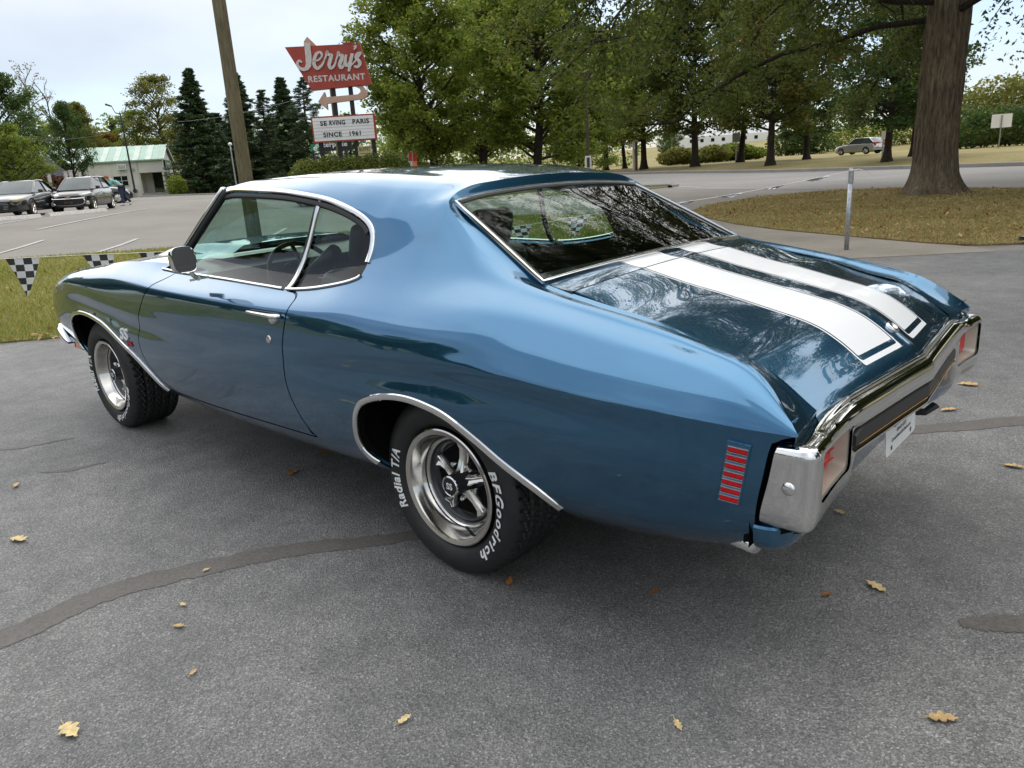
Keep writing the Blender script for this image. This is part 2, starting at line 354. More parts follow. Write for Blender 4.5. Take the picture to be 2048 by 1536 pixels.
def mat_asphalt():
    m, n, l, b = nt('dark_asphalt'); t = n.new('ShaderNodeTexCoord')
    v = n.new('ShaderNodeTexVoronoi'); v.inputs['Scale'].default_value = 235; l.new(t.outputs['Object'], v.inputs['Vector'])
    v2 = n.new('ShaderNodeTexVoronoi'); v2.inputs['Scale'].default_value = 118; l.new(t.outputs['Object'], v2.inputs['Vector'])
    big = noise(n, l, .55, 5, .6); mid = noise(n, l, 6, 5, .65); fine = noise(n, l, 70, 3, .7)
    # aggregate tone per stone
    r1 = ramp(n, l, v.outputs['Color'], [(0.0, (.075, .074, .073)), (.5, (.158, .156, .153)), (.82, (.245, .242, .236)), (1.0, (.44, .43, .41))])
    r2 = ramp(n, l, big.outputs['Fac'], [(.32, (.74, .74, .74)), (.5, (1, 1, .99)), (.68, (1.32, 1.30, 1.27))])
    r3 = ramp(n, l, mid.outputs['Fac'], [(.3, (.80, .80, .80)), (.7, (1.20, 1.19, 1.18))])
    m1 = n.new('ShaderNodeMix'); m1.data_type = 'RGBA'; m1.blend_type = 'MULTIPLY'; m1.inputs['Factor'].default_value = 1; l.new(r1.outputs[0], m1.inputs['A']); l.new(r2.outputs[0], m1.inputs['B'])
    m2 = n.new('ShaderNodeMix'); m2.data_type = 'RGBA'; m2.blend_type = 'MULTIPLY'; m2.inputs['Factor'].default_value = 1; l.new(m1.outputs['Result'], m2.inputs['A']); l.new(r3.outputs[0], m2.inputs['B'])
    # sparse pale chips, gathered in drifts
    v3 = n.new('ShaderNodeTexVoronoi'); v3.inputs['Scale'].default_value = 46; l.new(t.outputs['Object'], v3.inputs['Vector'])
    c3 = n.new('ShaderNodeMath'); c3.operation = 'LESS_THAN'; c3.inputs[1].default_value = .13; l.new(v3.outputs['Distance'], c3.inputs[0])
    dr = noise(n, l, 1.1, 4, .6); rd = ramp(n, l, dr.outputs['Fac'], [(.50, (0, 0, 0)), (.66, (1, 1, 1))])
    sepc = n.new('ShaderNodeSeparateColor'); l.new(v3.outputs['Color'], sepc.inputs[0]); gt = n.new('ShaderNodeMath'); gt.operation = 'GREATER_THAN'; gt.inputs[1].default_value = .70; l.new(sepc.outputs[0], gt.inputs[0])
    q1 = n.new('ShaderNodeMath'); q1.operation = 'MULTIPLY'; l.new(c3.outputs[0], q1.inputs[0]); l.new(gt.outputs[0], q1.inputs[1])
    q2 = n.new('ShaderNodeMath'); q2.operation = 'MULTIPLY'; l.new(q1.outputs[0], q2.inputs[0]); l.new(rd.outputs[0], q2.inputs[1])
    m3 = n.new('ShaderNodeMix'); m3.data_type = 'RGBA'; l.new(q2.outputs[0], m3.inputs['Factor']); l.new(m2.outputs['Result'], m3.inputs['A']); m3.inputs['B'].default_value = (.42, .40, .36, 1)
    l.new(m3.outputs['Result'], b.inputs['Base Color']); b.inputs['Roughness'].default_value = .62; b.inputs['Specular IOR Level'].default_value = .45
    ad = n.new('ShaderNodeMath'); ad.operation = 'ADD'; l.new(v.outputs['Distance'], ad.inputs[0]); l.new(v2.outputs['Distance'], ad.inputs[1])
    ad2 = n.new('ShaderNodeMath'); ad2.operation = 'ADD'; l.new(ad.outputs[0], ad2.inputs[0]); l.new(fine.outputs['Fac'], ad2.inputs[1])
    bp = n.new('ShaderNodeBump'); bp.inputs['Strength'].default_value = .75; bp.inputs['Distance'].default_value = .004; l.new(ad2.outputs[0], bp.inputs['Height']); l.new(bp.outputs[0], b.inputs['Normal'])
    return m
MAT['asphalt'] = mat_asphalt()
def mat_ground(name, cols, scale, fine_scale, rough=.9, bump=.3, bd=.01):
    m, n, l, b = nt(name); a = noise(n, l, scale, 6, .65); f = noise(n, l, fine_scale, 4, .7)
    r = ramp(n, l, a.outputs['Fac'], [(.25+.5*i/max(1, len(cols)-1), c) for i, c in enumerate(cols)])
    rf = ramp(n, l, f.outputs['Fac'], [(.3, (.72, .72, .72)), (.7, (1.25, 1.25, 1.25))])
    mx = n.new('ShaderNodeMix'); mx.data_type = 'RGBA'; mx.blend_type = 'MULTIPLY'; mx.inputs['Factor'].default_value = 1; l.new(r.outputs[0], mx.inputs['A']); l.new(rf.outputs[0], mx.inputs['B'])
    l.new(mx.outputs['Result'], b.inputs['Base Color']); b.inputs['Roughness'].default_value = rough; b.inputs['Specular IOR Level'].default_value = .25
    bp = n.new('ShaderNodeBump'); bp.inputs['Strength'].default_value = bump; bp.inputs['Distance'].default_value = bd; l.new(f.outputs['Fac'], bp.inputs['Height']); l.new(bp.outputs[0], b.inputs['Normal'])
    return m
MAT['old_pave'] = mat_ground('weathered_pavement', [(.19, .17, .15), (.24, .22, .195), (.28, .255, .23)], .22, 40)
MAT['road'] = mat_ground('pale_road', [(.24, .23, .215), (.28, .265, .25), (.31, .30, .28)], .25, 30)
MAT['concrete'] = mat_ground('stained_concrete', [(.21, .185, .15), (.28, .25, .205), (.33, .30, .25)], .8, 60)
MAT['kerb'] = mat_ground('kerb_concrete', [(.30, .285, .26), (.38, .36, .33)], 1.2, 30)
MAT['paint_line'] = mat_ground('worn_road_paint', [(.42, .41, .39), (.58, .57, .55)], 2.5, 25)
MAT['tar'] = mat_ground('tar_seal', [(.098, .089, .080), (.125, .114, .103), (.15, .138, .125)], 2.2, 90, .6)
MAT['lawn_soil'] = mat_ground('lawn_soil', [(.11, .12, .032), (.17, .165, .05), (.24, .20, .08)], .9, 26, bump=.6, bd=.03)
MAT['dry_soil'] = mat_ground('dry_lawn', [(.17, .13, .055), (.27, .195, .095), (.34, .25, .135)], 1.0, 24, bump=.6, bd=.03)
MAT['field'] = mat_ground('mown_dry_field', [(.17, .155, .05), (.26, .215, .08), (.32, .25, .11)], .12, 6, bump=.6, bd=.05)
MAT['green_field'] = mat_ground('green_verge', [(.09, .12, .025), (.14, .16, .04)], .2, 8, bump=.5, bd=.04)

xs = np.concatenate([-np.geomspace(1500, 60, 14), np.arange(-50, 150, 3.0), np.geomspace(160, 1500, 14)]); ys = np.concatenate([-np.geomspace(1500, 230, 12), np.arange(-222, 60, 3.0), np.geomspace(66, 1500, 14)])
X, Y = np.meshgrid(xs, ys, indexing='ij')
def Hfar(X, Y): return H(np.clip(X, -50, 150), np.clip(Y, -220, 60))-.10
tag(MB().grid(np.stack([X, Y, Hfar(X, Y)], -1)).build('terrain', 'field', None, True), kind='structure')
OLD = [(-45,30),(-45,-14),(-20,-29.6),(-8,-35.1),(4.65,-41.0),(16,-46.3),(37,-56.0),(60,-66.6),(72,-72),(66,-50),(60,-36),(58,-29),(63,-24),(67,-18),(70,-6),(72,30)]
sheet('old_car_park', OLD, 0.0, 'old_pave', 1.5)
ROAD = [(-45,-14),(-20,-29.6),(-8,-35.1),(4.65,-41.0),(16,-46.3),(37,-56.0),(60,-66.6),(72,-72),(70,-62),(40,-45),(25,-36),(14.5,-27.5),(7.6,-24.4),(5.2,-24.4),(1.5,-22.6),(-10,-16.5),(-45,0)]
sheet('road', ROAD, .006, 'road', 1.5)
ASPH = [(-30,22),(-30,-14),(-12,-14),(-4,-11.4),(-.22,-8.75),(1.3,-7.55),(2.84,-6.50),(4.4,-4.6),(5.6,-2.2),(6.36,.02),(6.74,.45),(9.2,3.3),(20,15.4),(24,22)]
sheet('asphalt_lot', ASPH, .012, 'asphalt', 1.0)
STRIP = [(24,20),(9.2,3.3),(6.74,.45),(6.36,.02),(5.75,-2.4),(5.2,-4.6),(4.9,-7.0),(6.2,-10.0),(8.4,-13.2),(10.3,-14.6),(12.4,-14.3),(13.9,-11.0),(14.7,-8.2),(15.8,-5.68),(18.52,-2.68),(36,16.6)]
sheet('grass_strip', STRIP, .030, 'lawn_soil', .8, .03)
ISL2 = [(18.2,-31.3),(17.1,-30.2),(20,-25.5),(23.8,-18.5),(25.4,-15.8),(27,-16.5),(28.5,-20),(24,-28)]
sheet('sign_island', ISL2, .03, 'lawn_soil', .8, .03)
ISL = [(7.6,-14.6),(5.07,-11.87),(3.71,-10.81),(2.23,-9.93),(.97,-9.2),(.25,-9.0),(-.1,-9.35),(-2.6,-11.8),(-6.5,-15.2),(-6.6,-17.2),(1.72,-21.67),(5.28,-23.69),(7.2,-23.3),(8.5,-20.7),(8.5,-17.4)]
def mound(x, y): return .0
sheet('grass_island', ISL, .035, 'dry_soil', .8, .03)
MAT['bare_soil'] = mat_ground('bare_soil', [(.085, .062, .042), (.14, .105, .07)], 2.5, 30, bump=.6, bd=.03)
sheet('bare_soil', [(3.55+(1.5+.45*math.sin(3*a)+.2*math.sin(7*a))*math.cos(a), -20.2+(1.25+.35*math.sin(2*a+1)+.2*math.sin(5*a))*math.sin(a)) for a in np.linspace(0, 6.283, 40, endpoint=False)], .040, 'bare_soil', .25)
APR = [(1.3,-7.5),(2.84,-6.45),(4.4,-4.55),(5.15,-4.5),(4.85,-7.0),(6.15,-10.05),(8.3,-13.2),(7.6,-14.5),(5.07,-11.85),(3.71,-10.79),(2.23,-9.91),(.97,-9.18),(.25,-8.98),(-.1,-9.33),(-.22,-8.7)]
sheet('concrete_apron', APR, .016, 'concrete', .6)
VERGE = [(58.6,-29),(63.5,-23.6),(70,-20),(110,-22),(110,-60),(75,-62),(64,-42)]
sheet('building_lawn', VERGE, .02, 'green_field', 1.5)
# kerbs
def kerb(path, name='kerb', w=.16, h=.13, mat='kerb', z0=.0):
    P = np.array(path, float); T = np.gradient(P, axis=0); T /= np.linalg.norm(T, axis=1, keepdims=True); N = np.stack([-T[:, 1], T[:, 0]], 1); rows = []
    for o, z in ((-w/2, -.08), (-w/2, h-.02), (-w/2+.02, h), (w/2-.02, h), (w/2, h-.03), (w/2, -.08)):
        q = P+N*o; rows.append(np.stack([q[:, 0], q[:, 1], H(q[:, 0], q[:, 1])+z+z0], 1))
    return tag(MB().grid(np.stack(rows, 1)).build(name, mat), kind='structure')
kerb(spl([(-30,-24.2),(-20,-29.7),(-8,-35.2),(4.65,-41.1),(16,-46.4),(37,-56.1),(60,-66.7)], 8), w=.30, h=.20)
kerb(spl([(-.1,-9.42),(-2.6,-11.9),(-6.5,-15.3)], 6), w=.15, h=.10)
kerb(spl([(17.0,-29.9),(18.2,-31.5),(24.1,-28.1)], 6), w=.2, h=.12)
kerb(spl([(58.4,-29),(63.2,-23.8),(68,-20.2)], 6), w=.2, h=.12)
# road and parking markings
def stripe_line(name, a, b, w=.10, dz=.014, mat='paint_line'):
    a, b = np.array(a[:2], float), np.array(b[:2], float); d = b-a; L = np.linalg.norm(d); d /= L; nn = np.array([-d[1], d[0]])*w/2; k = max(2, int(L/1.5)); rows = []
    for t in np.linspace(0, 1, k+1):
        p = a+d*L*t; rows.append([(q[0], q[1], float(H(q[0], q[1]))+dz) for q in (p-nn, p+nn)])
    return tag(MB().grid(np.array(rows)).build(name, mat), kind='structure')
LINES = dict(parking_line=[((17.63,-4.49),(20.51,-6.62)), ((26.0,-5.75),(31.55,-11.7)), ((29.2,-5.4),(31.05,-7.3)), ((20.3,-3.05),(22.8,-4.95)), ((15.9,-8.0),(18.6,-10.2))],
             lane_line=[((25.5,-41.0),(23.6,-40.6)), ((18.5,-39.5),(16,-37.9)), ((10.7,-34),(8.2,-32.2)), ((18.7,-32.4),(14.8,-28.9)), ((2.4,-29.4),(-1.0,-27.3)), ((31.6,-45.2),(29.0,-43.7))])
for nm, ls in LINES.items():
    for a, b in ls: stripe_line(nm, a, b, .12 if nm == 'parking_line' else .16)
# tar seams on the dark asphalt
def seam(pts, ws, name='tar_seam'):
    P = spl(pts, 70); W = np.interp(np.linspace(0, 1, len(P)), np.linspace(0, 1, len(ws)), ws); T = np.gradient(P, axis=0); T /= np.linalg.norm(T, axis=1, keepdims=True); N = np.stack([-T[:, 1], T[:, 0]], 1); r = np.random.default_rng(len(pts)*7)
    sm = lambda a: np.convolve(np.pad(a, 3, 'edge'), np.ones(7)/7, 'valid')
    ja, jb = sm(r.normal(0, .009, len(P)))+r.normal(0, .0018, len(P)), sm(r.normal(0, .009, len(P)))+r.normal(0, .0018, len(P))
    G_ = np.stack([np.c_[P+N*(W/2+ja)[:, None], np.full(len(P), .0140)], np.c_[P-N*(W/2+jb)[:, None], np.full(len(P), .0140)]], 1)
    return tag(MB().grid(G_).build(name, 'tar'), kind='structure')
seam([(1.0,2.9),(.93,2.4),(.89,2.0),(.90,1.68),(.78,1.38),(.62,1.10),(.38,.82),(.1,.4),(-.3,-.4),(-.75,-1.25),(-1.1,-1.65),(-1.6,-2.2)], [.13,.13,.125,.12,.12,.105,.085,.07,.07,.10,.12,.12])
seam([(-1.42,.19),(-1.50,.13),(-1.62,.04),(-1.8,-.1)], [.04,.085,.10,.08], 'tar_patch')
seam([(3.2,1.55),(3.0,1.35),(2.9,1.1)], [.01,.05,.01], 'tar_patch'); seam([(2.45,1.42),(2.35,1.30),(2.3,1.15)], [.01,.05,.01], 'tar_patch')
# the mown ground under the car is level with the lot: lift the car by the asphalt thickness
# ================================================================== vegetation
def leaf_mat(name, stops, trans=.50, noise_scale=.5, rough=.55):
    m, n, l, b = nt(name); out = n['Material Output']
    g = n.new('ShaderNodeNewGeometry'); a = noise(n, l, noise_scale, 3, .6)
    mxv = n.new('ShaderNodeMath'); mxv.operation = 'MULTIPLY_ADD'; mxv.inputs[1].default_value = .55; l.new(g.outputs['Random Per Island'], mxv.inputs[0])
    sc = n.new('ShaderNodeMath'); sc.operation = 'MULTIPLY'; sc.inputs[1].default_value = .75; l.new(a.outputs['Fac'], sc.inputs[0]); l.new(sc.outputs[0], mxv.inputs[2])
    oi = n.new('ShaderNodeObjectInfo'); ad = n.new('ShaderNodeMath'); ad.operation = 'MULTIPLY_ADD'; ad.inputs[1].default_value = .16; l.new(oi.outputs['Random'], ad.inputs[0]); l.new(mxv.outputs[0], ad.inputs[2])
    sb = n.new('ShaderNodeMath'); sb.operation = 'SUBTRACT'; sb.inputs[1].default_value = .12; l.new(ad.outputs[0], sb.inputs[0])
    r = ramp(n, l, sb.outputs[0], stops)
    b.inputs['Roughness'].default_value = rough; b.inputs['Specular IOR Level'].default_value = .3; l.new(r.outputs[0], b.inputs['Base Color'])
    t = n.new('ShaderNodeBsdfTranslucent'); l.new(r.outputs[0], t.inputs[0]); mx = n.new('ShaderNodeMixShader'); mx.inputs[0].default_value = trans
    l.new(b.outputs[0], mx.inputs[1]); l.new(t.outputs[0], mx.inputs[2]); l.new(mx.outputs[0], out.inputs['Surface']); return m
MAT['leaf_green'] = leaf_mat('maple_leaves', [(.15, (0.065, 0.114, 0.017)), (.5, (0.168, 0.232, 0.033)), (.75, (0.276, 0.333, 0.048)), (1, (0.420, 0.420, 0.078))])
MAT['leaf_dark'] = leaf_mat('dark_leaves', [(.15, (0.024, 0.055, 0.016)), (.5, (0.059, 0.109, 0.029)), (.8, (0.109, 0.168, 0.040)), (1, (0.199, 0.229, 0.049))])
MAT['leaf_oak'] = leaf_mat('oak_leaves', [(.12, (0.034, 0.058, 0.013)), (.45, (0.078, 0.112, 0.020)), (.74, (0.129, 0.155, 0.029)), (.93, (0.213, 0.190, 0.039)), (1, (0.336, 0.168, 0.050))])
MAT['leaf_yellow'] = leaf_mat('yellowing_leaves', [(.15, (0.076, 0.094, 0.016)), (.5, (0.179, 0.193, 0.034)), (.8, (0.276, 0.255, 0.055)), (1, (0.386, 0.304, 0.069))])
MAT['leaf_gold'] = leaf_mat('golden_leaves', [(.15, (.10, .085, .012)), (.5, (.22, .15, .02)), (1, (.36, .22, .03))])
MAT['leaf_brown'] = leaf_mat('sparse_brown_leaves', [(.15, (.06, .05, .02)), (.5, (.14, .11, .04)), (1, (.22, .15, .07))])
MAT['needle'] = leaf_mat('spruce_needles', [(.15, (0.017, 0.036, 0.017)), (.5, (0.043, 0.078, 0.032)), (.8, (0.078, 0.122, 0.043)), (1, (0.131, 0.174, 0.064))], .15)
MAT['needle_pine'] = leaf_mat('pine_needles', [(.15, (0.028, 0.053, 0.025)), (.5, (0.067, 0.103, 0.044)), (1, (0.138, 0.179, 0.076))], .2)
MAT['hedge'] = leaf_mat('hedge_leaves', [(.15, (0.043, 0.073, 0.011)), (.5, (0.116, 0.154, 0.023)), (1, (0.250, 0.250, 0.039))], .25)
MAT['hedge_red'] = leaf_mat('barberry_leaves', [(.15, (.04, .014, .008)), (.5, (.10, .035, .018)), (1, (.16, .075, .03))], .25)
MAT['leaf_dead'] = leaf_mat('fallen_leaves', [(.15, (.16, .075, .022)), (.5, (.32, .18, .06)), (.8, (.45, .29, .12)), (1, (.55, .42, .22))], .15, .9, .7)
MAT['blade_green'] = leaf_mat('grass_blades', [(.12, (0.116, 0.163, 0.022)), (.42, (0.217, 0.256, 0.040)), (.62, (0.310, 0.319, 0.062)), (.8, (0.482, 0.404, 0.139)), (1, (0.500, 0.500, 0.233))], .3, .35, .6)
MAT['blade_dry'] = leaf_mat('dry_grass_blades', [(.12, (0.152, 0.152, 0.039)), (.38, (0.285, 0.240, 0.081)), (.65, (0.482, 0.356, 0.152)), (1, (0.500, 0.500, 0.285))], .25, .5, .7)
def bark(name, c0, c1, sc=(7, 7, 1.1), strength=.9):
    m, n, l, b = nt(name); x = noise(n, l, 3.2, 8, .72, stretch=sc); y = noise(n, l, 1.2, 3)
    r = ramp(n, l, x.outputs['Fac'], [(.32, tuple(c*.35 for c in c0)), (.46, c0), (.68, c1)]); r2 = ramp(n, l, y.outputs['Fac'], [(.3, (.75, .75, .75)), (.7, (1.2, 1.2, 1.15))])
    mx = n.new('ShaderNodeMix'); mx.data_type = 'RGBA'; mx.blend_type = 'MULTIPLY'; mx.inputs['Factor'].default_value = 1; l.new(r.outputs[0], mx.inputs['A']); l.new(r2.outputs[0], mx.inputs['B'])
    l.new(mx.outputs['Result'], b.inputs['Base Color']); b.inputs['Roughness'].default_value = .9; b.inputs['Specular IOR Level'].default_value = .2
    bp = n.new('ShaderNodeBump'); bp.inputs['Strength'].default_value = strength; bp.inputs['Distance'].default_value = .06; l.new(x.outputs['Fac'], bp.inputs['Height']); l.new(bp.outputs[0], b.inputs['Normal']); return m
MAT['bark'] = bark('grey_bark', (.165, .128, .088), (.32, .26, .185)); MAT['bark_dark'] = bark('dark_bark', (.040, .032, .025), (.085, .068, .052)); MAT['bark_pale'] = bark('pale_dead_wood', (.16, .14, .12), (.30, .27, .23))

def leaves(P, size, rng, aspect=.5, up=.25, droop=0.0, name='crown'):
    """one four-sided leaf at every point of P -> mesh with loose leaf islands"""
    n = len(P); a = rng.normal(0, 1, (n, 3)); a[:, 2] = a[:, 2]*.6-droop; a /= np.linalg.norm(a, axis=1, keepdims=True)
    nr = rng.normal(0, 1, (n, 3)); nr[:, 2] += up*3; b = np.cross(a, nr); b /= np.linalg.norm(b, axis=1, keepdims=True)+1e-9
    s = (size*rng.uniform(.65, 1.3, n))[:, None]; c = np.cross(a, b); k = rng.uniform(-.12, .22, (n, 1))
    V = np.stack([P-a*s*.5, P+b*s*aspect*.5+c*s*k*.5, P+a*s*.5, P-b*s*aspect*.5+c*s*k*.5], 1).reshape(-1, 3)
    me = bpy.data.meshes.new(name); me.vertices.add(4*n); me.vertices.foreach_set('co', V.astype(np.float32).ravel())
    me.loops.add(4*n); me.loops.foreach_set('vertex_index', np.arange(4*n, dtype=np.int32)); me.polygons.add(n)
    me.polygons.foreach_set('loop_start', np.arange(0, 4*n, 4, dtype=np.int32)); me.polygons.foreach_set('loop_total', np.full(n, 4, dtype=np.int32)); me.update(calc_edges=True); return me
def fuzz(C, per, r, rng, flat=.7):
    """scatter `per` points round each cluster centre"""
    d = rng.normal(0, 1, (len(C), per, 3)); d /= np.linalg.norm(d, axis=2, keepdims=True)+1e-9; d *= (rng.uniform(0, 1, (len(C), per, 1))**.45)*r; d[..., 2] *= flat
    return (C[:, None]+d).reshape(-1, 3)
def make_tree(seed, h, rad, base, tr=.22, limbs=34, subs=6, per=22, clus=.42, leaf=.16, style='round', droop=.0, aspect=.6, trunk_mat='bark_dark', leaf_m='leaf_green', flare=1.6, sparse=1.0, up_angle=.5, bark_n=10):
    rng = np.random.default_rng(seed); mb = MB(); C = []; RR = []
    lean = rng.normal(0, .02, 2); tz = np.linspace(0, h*.92, 16); tx = lean[0]*tz+.12*np.sin(tz*.5+seed); ty = lean[1]*tz+.12*np.cos(tz*.43+seed*2); tx -= tx[0]; ty -= ty[0]
    trr = tr*np.clip(1-tz/(h*.95), .06, 1)**.8; trr[0] *= flare; trr = np.where(tz > 0, trr, trr)
    tz2 = np.concatenate([[-.3, 0, .25, .6], tz[1:]]); mb.tube(np.c_[np.interp(tz2, tz, tx), np.interp(tz2, tz, ty), tz2], np.concatenate([[tr*flare*1.1, tr*flare, tr*1.22, tr*1.04], trr[1:]]), bark_n)
    def env(u):
        if style == 'round': return math.sin(math.pi*min(1, .16+.84*u)**.85)**.62 if u < .98 else .12
        if style == 'oval': return math.sin(math.pi*(.12+.86*u))**.55
        if style == 'cone': return (1.03-u)**1.0*(.7+.3*min(1, u*8))
        return 1-.6*u
    for i in range(limbs):
        u = (i+.5)/limbs; z = base+(h*.97-base)*u**(.9 if style != 'cone' else 1.0)
        az = i*2.39996+rng.normal(0, .3); L = rad*env(u)*(rng.uniform(.72, 1.12) if style != 'cone' else rng.uniform(.55, 1.25)); z0 = max(base*.75, z-(.28*L if style != 'cone' else -.02*L))
        p0 = np.array([np.interp(z0, tz, tx), np.interp(z0, tz, ty), z0]); el = up_angle*(1-.5*u)+u*u*.7 if style != 'cone' else -.22+.45*u
        d = np.array([math.cos(az)*math.cos(el), math.sin(az)*math.cos(el), math.sin(el)]); pts = [p0]; nst = 6; cur = d.copy()
        for k in range(nst):
            cur = cur+rng.normal(0, .10, 3)+np.array([0, 0, -droop*(.5+k*.25) if style != 'cone' else .05]); cur /= np.linalg.norm(cur); pts.append(pts[-1]+cur*L/nst)
        pts = np.array(pts); r0 = min(tr*.42, .018+.022*L); mb.tube(pts, np.linspace(r0, .012, nst+1), 5, caps=False)
        for s in range(subs):
            t = rng.uniform(.25, 1.0) if style != 'cone' else rng.uniform(.12, 1.0); q = np.array([np.interp(t*nst, np.arange(nst+1), pts[:, k]) for k in range(3)])
            sd_ = cur+rng.normal(0, .75, 3); sd_[2] -= droop*.6; sd_ /= np.linalg.norm(sd_); sl_ = L*rng.uniform(.16, .38)*(1.1-.5*t)+.25; e = q+sd_*sl_
            if s % 2 == 0: mb.tube([q, (q+e)/2+rng.normal(0, .05, 3), e], [.016, .011, .005], 4, caps=False)
            for f in (.35, .7, 1.0):
                if rng.uniform() < sparse: C.append(q+(e-q)*f+rng.normal(0, .1 if style != 'cone' else .05, 3)); RR.append(1.0 if style != 'cone' else .30+.70*min(1, L/rad*1.3))
    C = np.array(C); P = fuzz(C, per, clus*np.array(RR)[:, None, None], rng, .62 if style != 'cone' else .5)
    return mb.mesh('trunk', True), leaves(P, leaf, rng, aspect, .25, .35 if style == 'cone' else .15)
VAR = {}
def variant(key, **k):
    lm, tm = k.pop('leaf_m'), k.pop('trunk_mat', 'bark_dark'); t, c = make_tree(trunk_mat=tm, leaf_m=lm, **k); VAR[key] = (t, c, lm, tm, k['h'])
def tree(name, label, key, x, y, h, group=None, rz=0.0, leaf_m=None, trunk_mat=None, cat='tree', wide=1.0):
    t, c, lm, tm, h0 = VAR[key]; s = h/h0; o = thing(name, label, cat, (x, y, float(H(x, y))-.05), rz, group); o.scale = (s*wide, s*wide, s)
    def sub(nm, me, m):
        ob = bpy.data.objects.new(nm, me); COL.objects.link(ob); ob.parent = o
        if not me.materials: me.materials.append(MAT[m])
        ob.material_slots[0].link = 'OBJECT'; ob.material_slots[0].material = MAT[m]; return ob
    sub('trunk', t, trunk_mat or tm); sub('crown', c, leaf_m or lm); return o
variant('maple', seed=3, h=15, rad=5.0, base=2.2, tr=.34, limbs=66, subs=8, per=30, clus=.66, leaf=.25, style='oval', leaf_m='leaf_green', up_angle=.55)
variant('maple2', seed=8, h=15, rad=4.6, base=2.4, tr=.30, limbs=62, subs=8, per=30, clus=.66, leaf=.25, style='round', leaf_m='leaf_green', up_angle=.6)
variant('roadside', seed=5, h=11, rad=4.2, base=2.5, tr=.25, limbs=50, subs=7, per=27, clus=.58, leaf=.22, style='round', leaf_m='leaf_oak', up_angle=.35, droop=.03)
variant('roadside2', seed=15, h=11, rad=3.7, base=2.7, tr=.24, limbs=46, subs=7, per=25, clus=.58, leaf=.22, style='oval', leaf_m='leaf_oak', up_angle=.4, sparse=.95)
variant('broad', seed=21, h=10, rad=4.6, base=1.0, tr=.28, limbs=44, subs=7, per=24, clus=.55, leaf=.22, style='round', leaf_m='leaf_dark', up_angle=.6)
variant('airy', seed=31, h=13, rad=4.0, base=2.0, tr=.22, limbs=40, subs=7, per=20, clus=.6, leaf=.22, style='oval', leaf_m='leaf_yellow', up_angle=.7, sparse=.8)
variant('bare', seed=44, h=13, rad=3.4, base=4.0, tr=.20, limbs=16, subs=5, per=7, clus=.38, leaf=.20, style='oval', leaf_m='leaf_brown', trunk_mat='bark_pale', up_angle=1.0, sparse=.35)
variant('dead', seed=47, h=11, rad=3.0, base=4.5, tr=.16, limbs=10, subs=5, per=2, clus=.30, leaf=.12, style='oval', leaf_m='leaf_brown', trunk_mat='bark_pale', up_angle=1.05, sparse=.12)
variant('spruce', seed=61, h=15, rad=3.0, base=.7, tr=.24, limbs=150, subs=7, per=17, clus=.34, leaf=.30, style='cone', leaf_m='needle', aspect=.28)
variant('pine', seed=66, h=14, rad=3.2, base=1.5, tr=.22, limbs=60, subs=6, per=20, clus=.42, leaf=.26, style='cone', leaf_m='needle_pine', aspect=.22, sparse=.8)
def tr_(name, label, key, px, D, top, group=None, **k):
    x, y, z = at(px, D); h = z_at(px, top, D)-z; return tree(name, label, key, x, y, max(h, 2), group, rz=px*.37, **k)
GL = 'trees beyond the far car park'
tr_('broadleaf_tree', 'big dense dark green tree at the far left edge above the two dark cars', 'broad', 8, 62, 152, GL, wide=1.05)
tr_('bushy_tree', 'light green bushy tree growing down to the ground behind the dark grey sedan', 'broad', 22, 52, 252, GL, leaf_m='leaf_green', wide=1.1)
tr_('broadleaf_tree', 'dark green forked tree standing in front of the white metal building', 'broad', 146, 78, 208, GL, wide=.62)
tr_('half_bare_tree', 'half bare tree with thin brown leaves rising above the treeline at left', 'bare', 92, 98, 128, GL)
tr_('dead_tree', 'leafless dead tree with forked bare branches next to the half bare tree', 'dead', 122, 92, 158, GL)
tr_('broadleaf_tree', 'yellow-green round tree behind the left end of the white metal building', 'maple2', 176, 106, 205, GL, leaf_m='leaf_yellow', wide=.8)
tr_('golden_tree', 'small golden yellow tree showing above the green metal roof', 'broad', 212, 118, 268, GL, leaf_m='leaf_gold', wide=1.3)
tr_('spruce_tree', 'small distant spruce directly behind the twin-headed lamp post', 'spruce', 240, 122, 232, GL, leaf_m='needle_pine')
tr_('broadleaf_tree', 'green tree filling the gap over the ridge of the metal building', 'airy', 285, 116, 225, GL, leaf_m='leaf_green', wide=1.3)
tr_('airy_tree', 'tall pale yellow-green airy tree left of the tallest dark spruce', 'airy', 335, 114, 158, GL, wide=1.15)
tr_('airy_tree', 'lower pale tree half hidden between the metal building and the spruces', 'airy', 372, 108, 255, GL, wide=1.5)
GS = 'spruces and pines behind the restaurant sign'
tr_('spruce_tree', 'tallest dark spruce left of the leaning wooden utility pole', 'spruce', 405, 86, 132, GS, wide=1.5)
tr_('spruce_tree', 'dark spruce right behind the leaning wooden utility pole', 'spruce', 496, 90, 138, GS, wide=1.45)
tr_('spruce_tree', 'low spruce filling in between the two tall dark spruces', 'spruce', 452, 96, 222, GS, wide=2.4)
tr_('pine_tree', 'lighter green pine between the dark spruces and the restaurant sign', 'pine', 545, 92, 172, GS, wide=1.5)
tr_('spruce_tree', 'pointed dark spruce left of the red restaurant sign', 'spruce', 588, 88, 150, GS, wide=1.45)
tr_('pine_tree', 'light pine directly behind the red restaurant sign', 'pine', 632, 84, 146, GS, wide=1.5)
tr_('pine_tree', 'low pine behind the white letter board', 'pine', 706, 88, 222, GS, leaf_m='needle', wide=1.7)
tr_('spruce_tree', 'stout spruce low behind the green rental sign', 'spruce', 545, 99, 232, GS, wide=2.6)
GM = 'tall green maples behind the coupe roof'
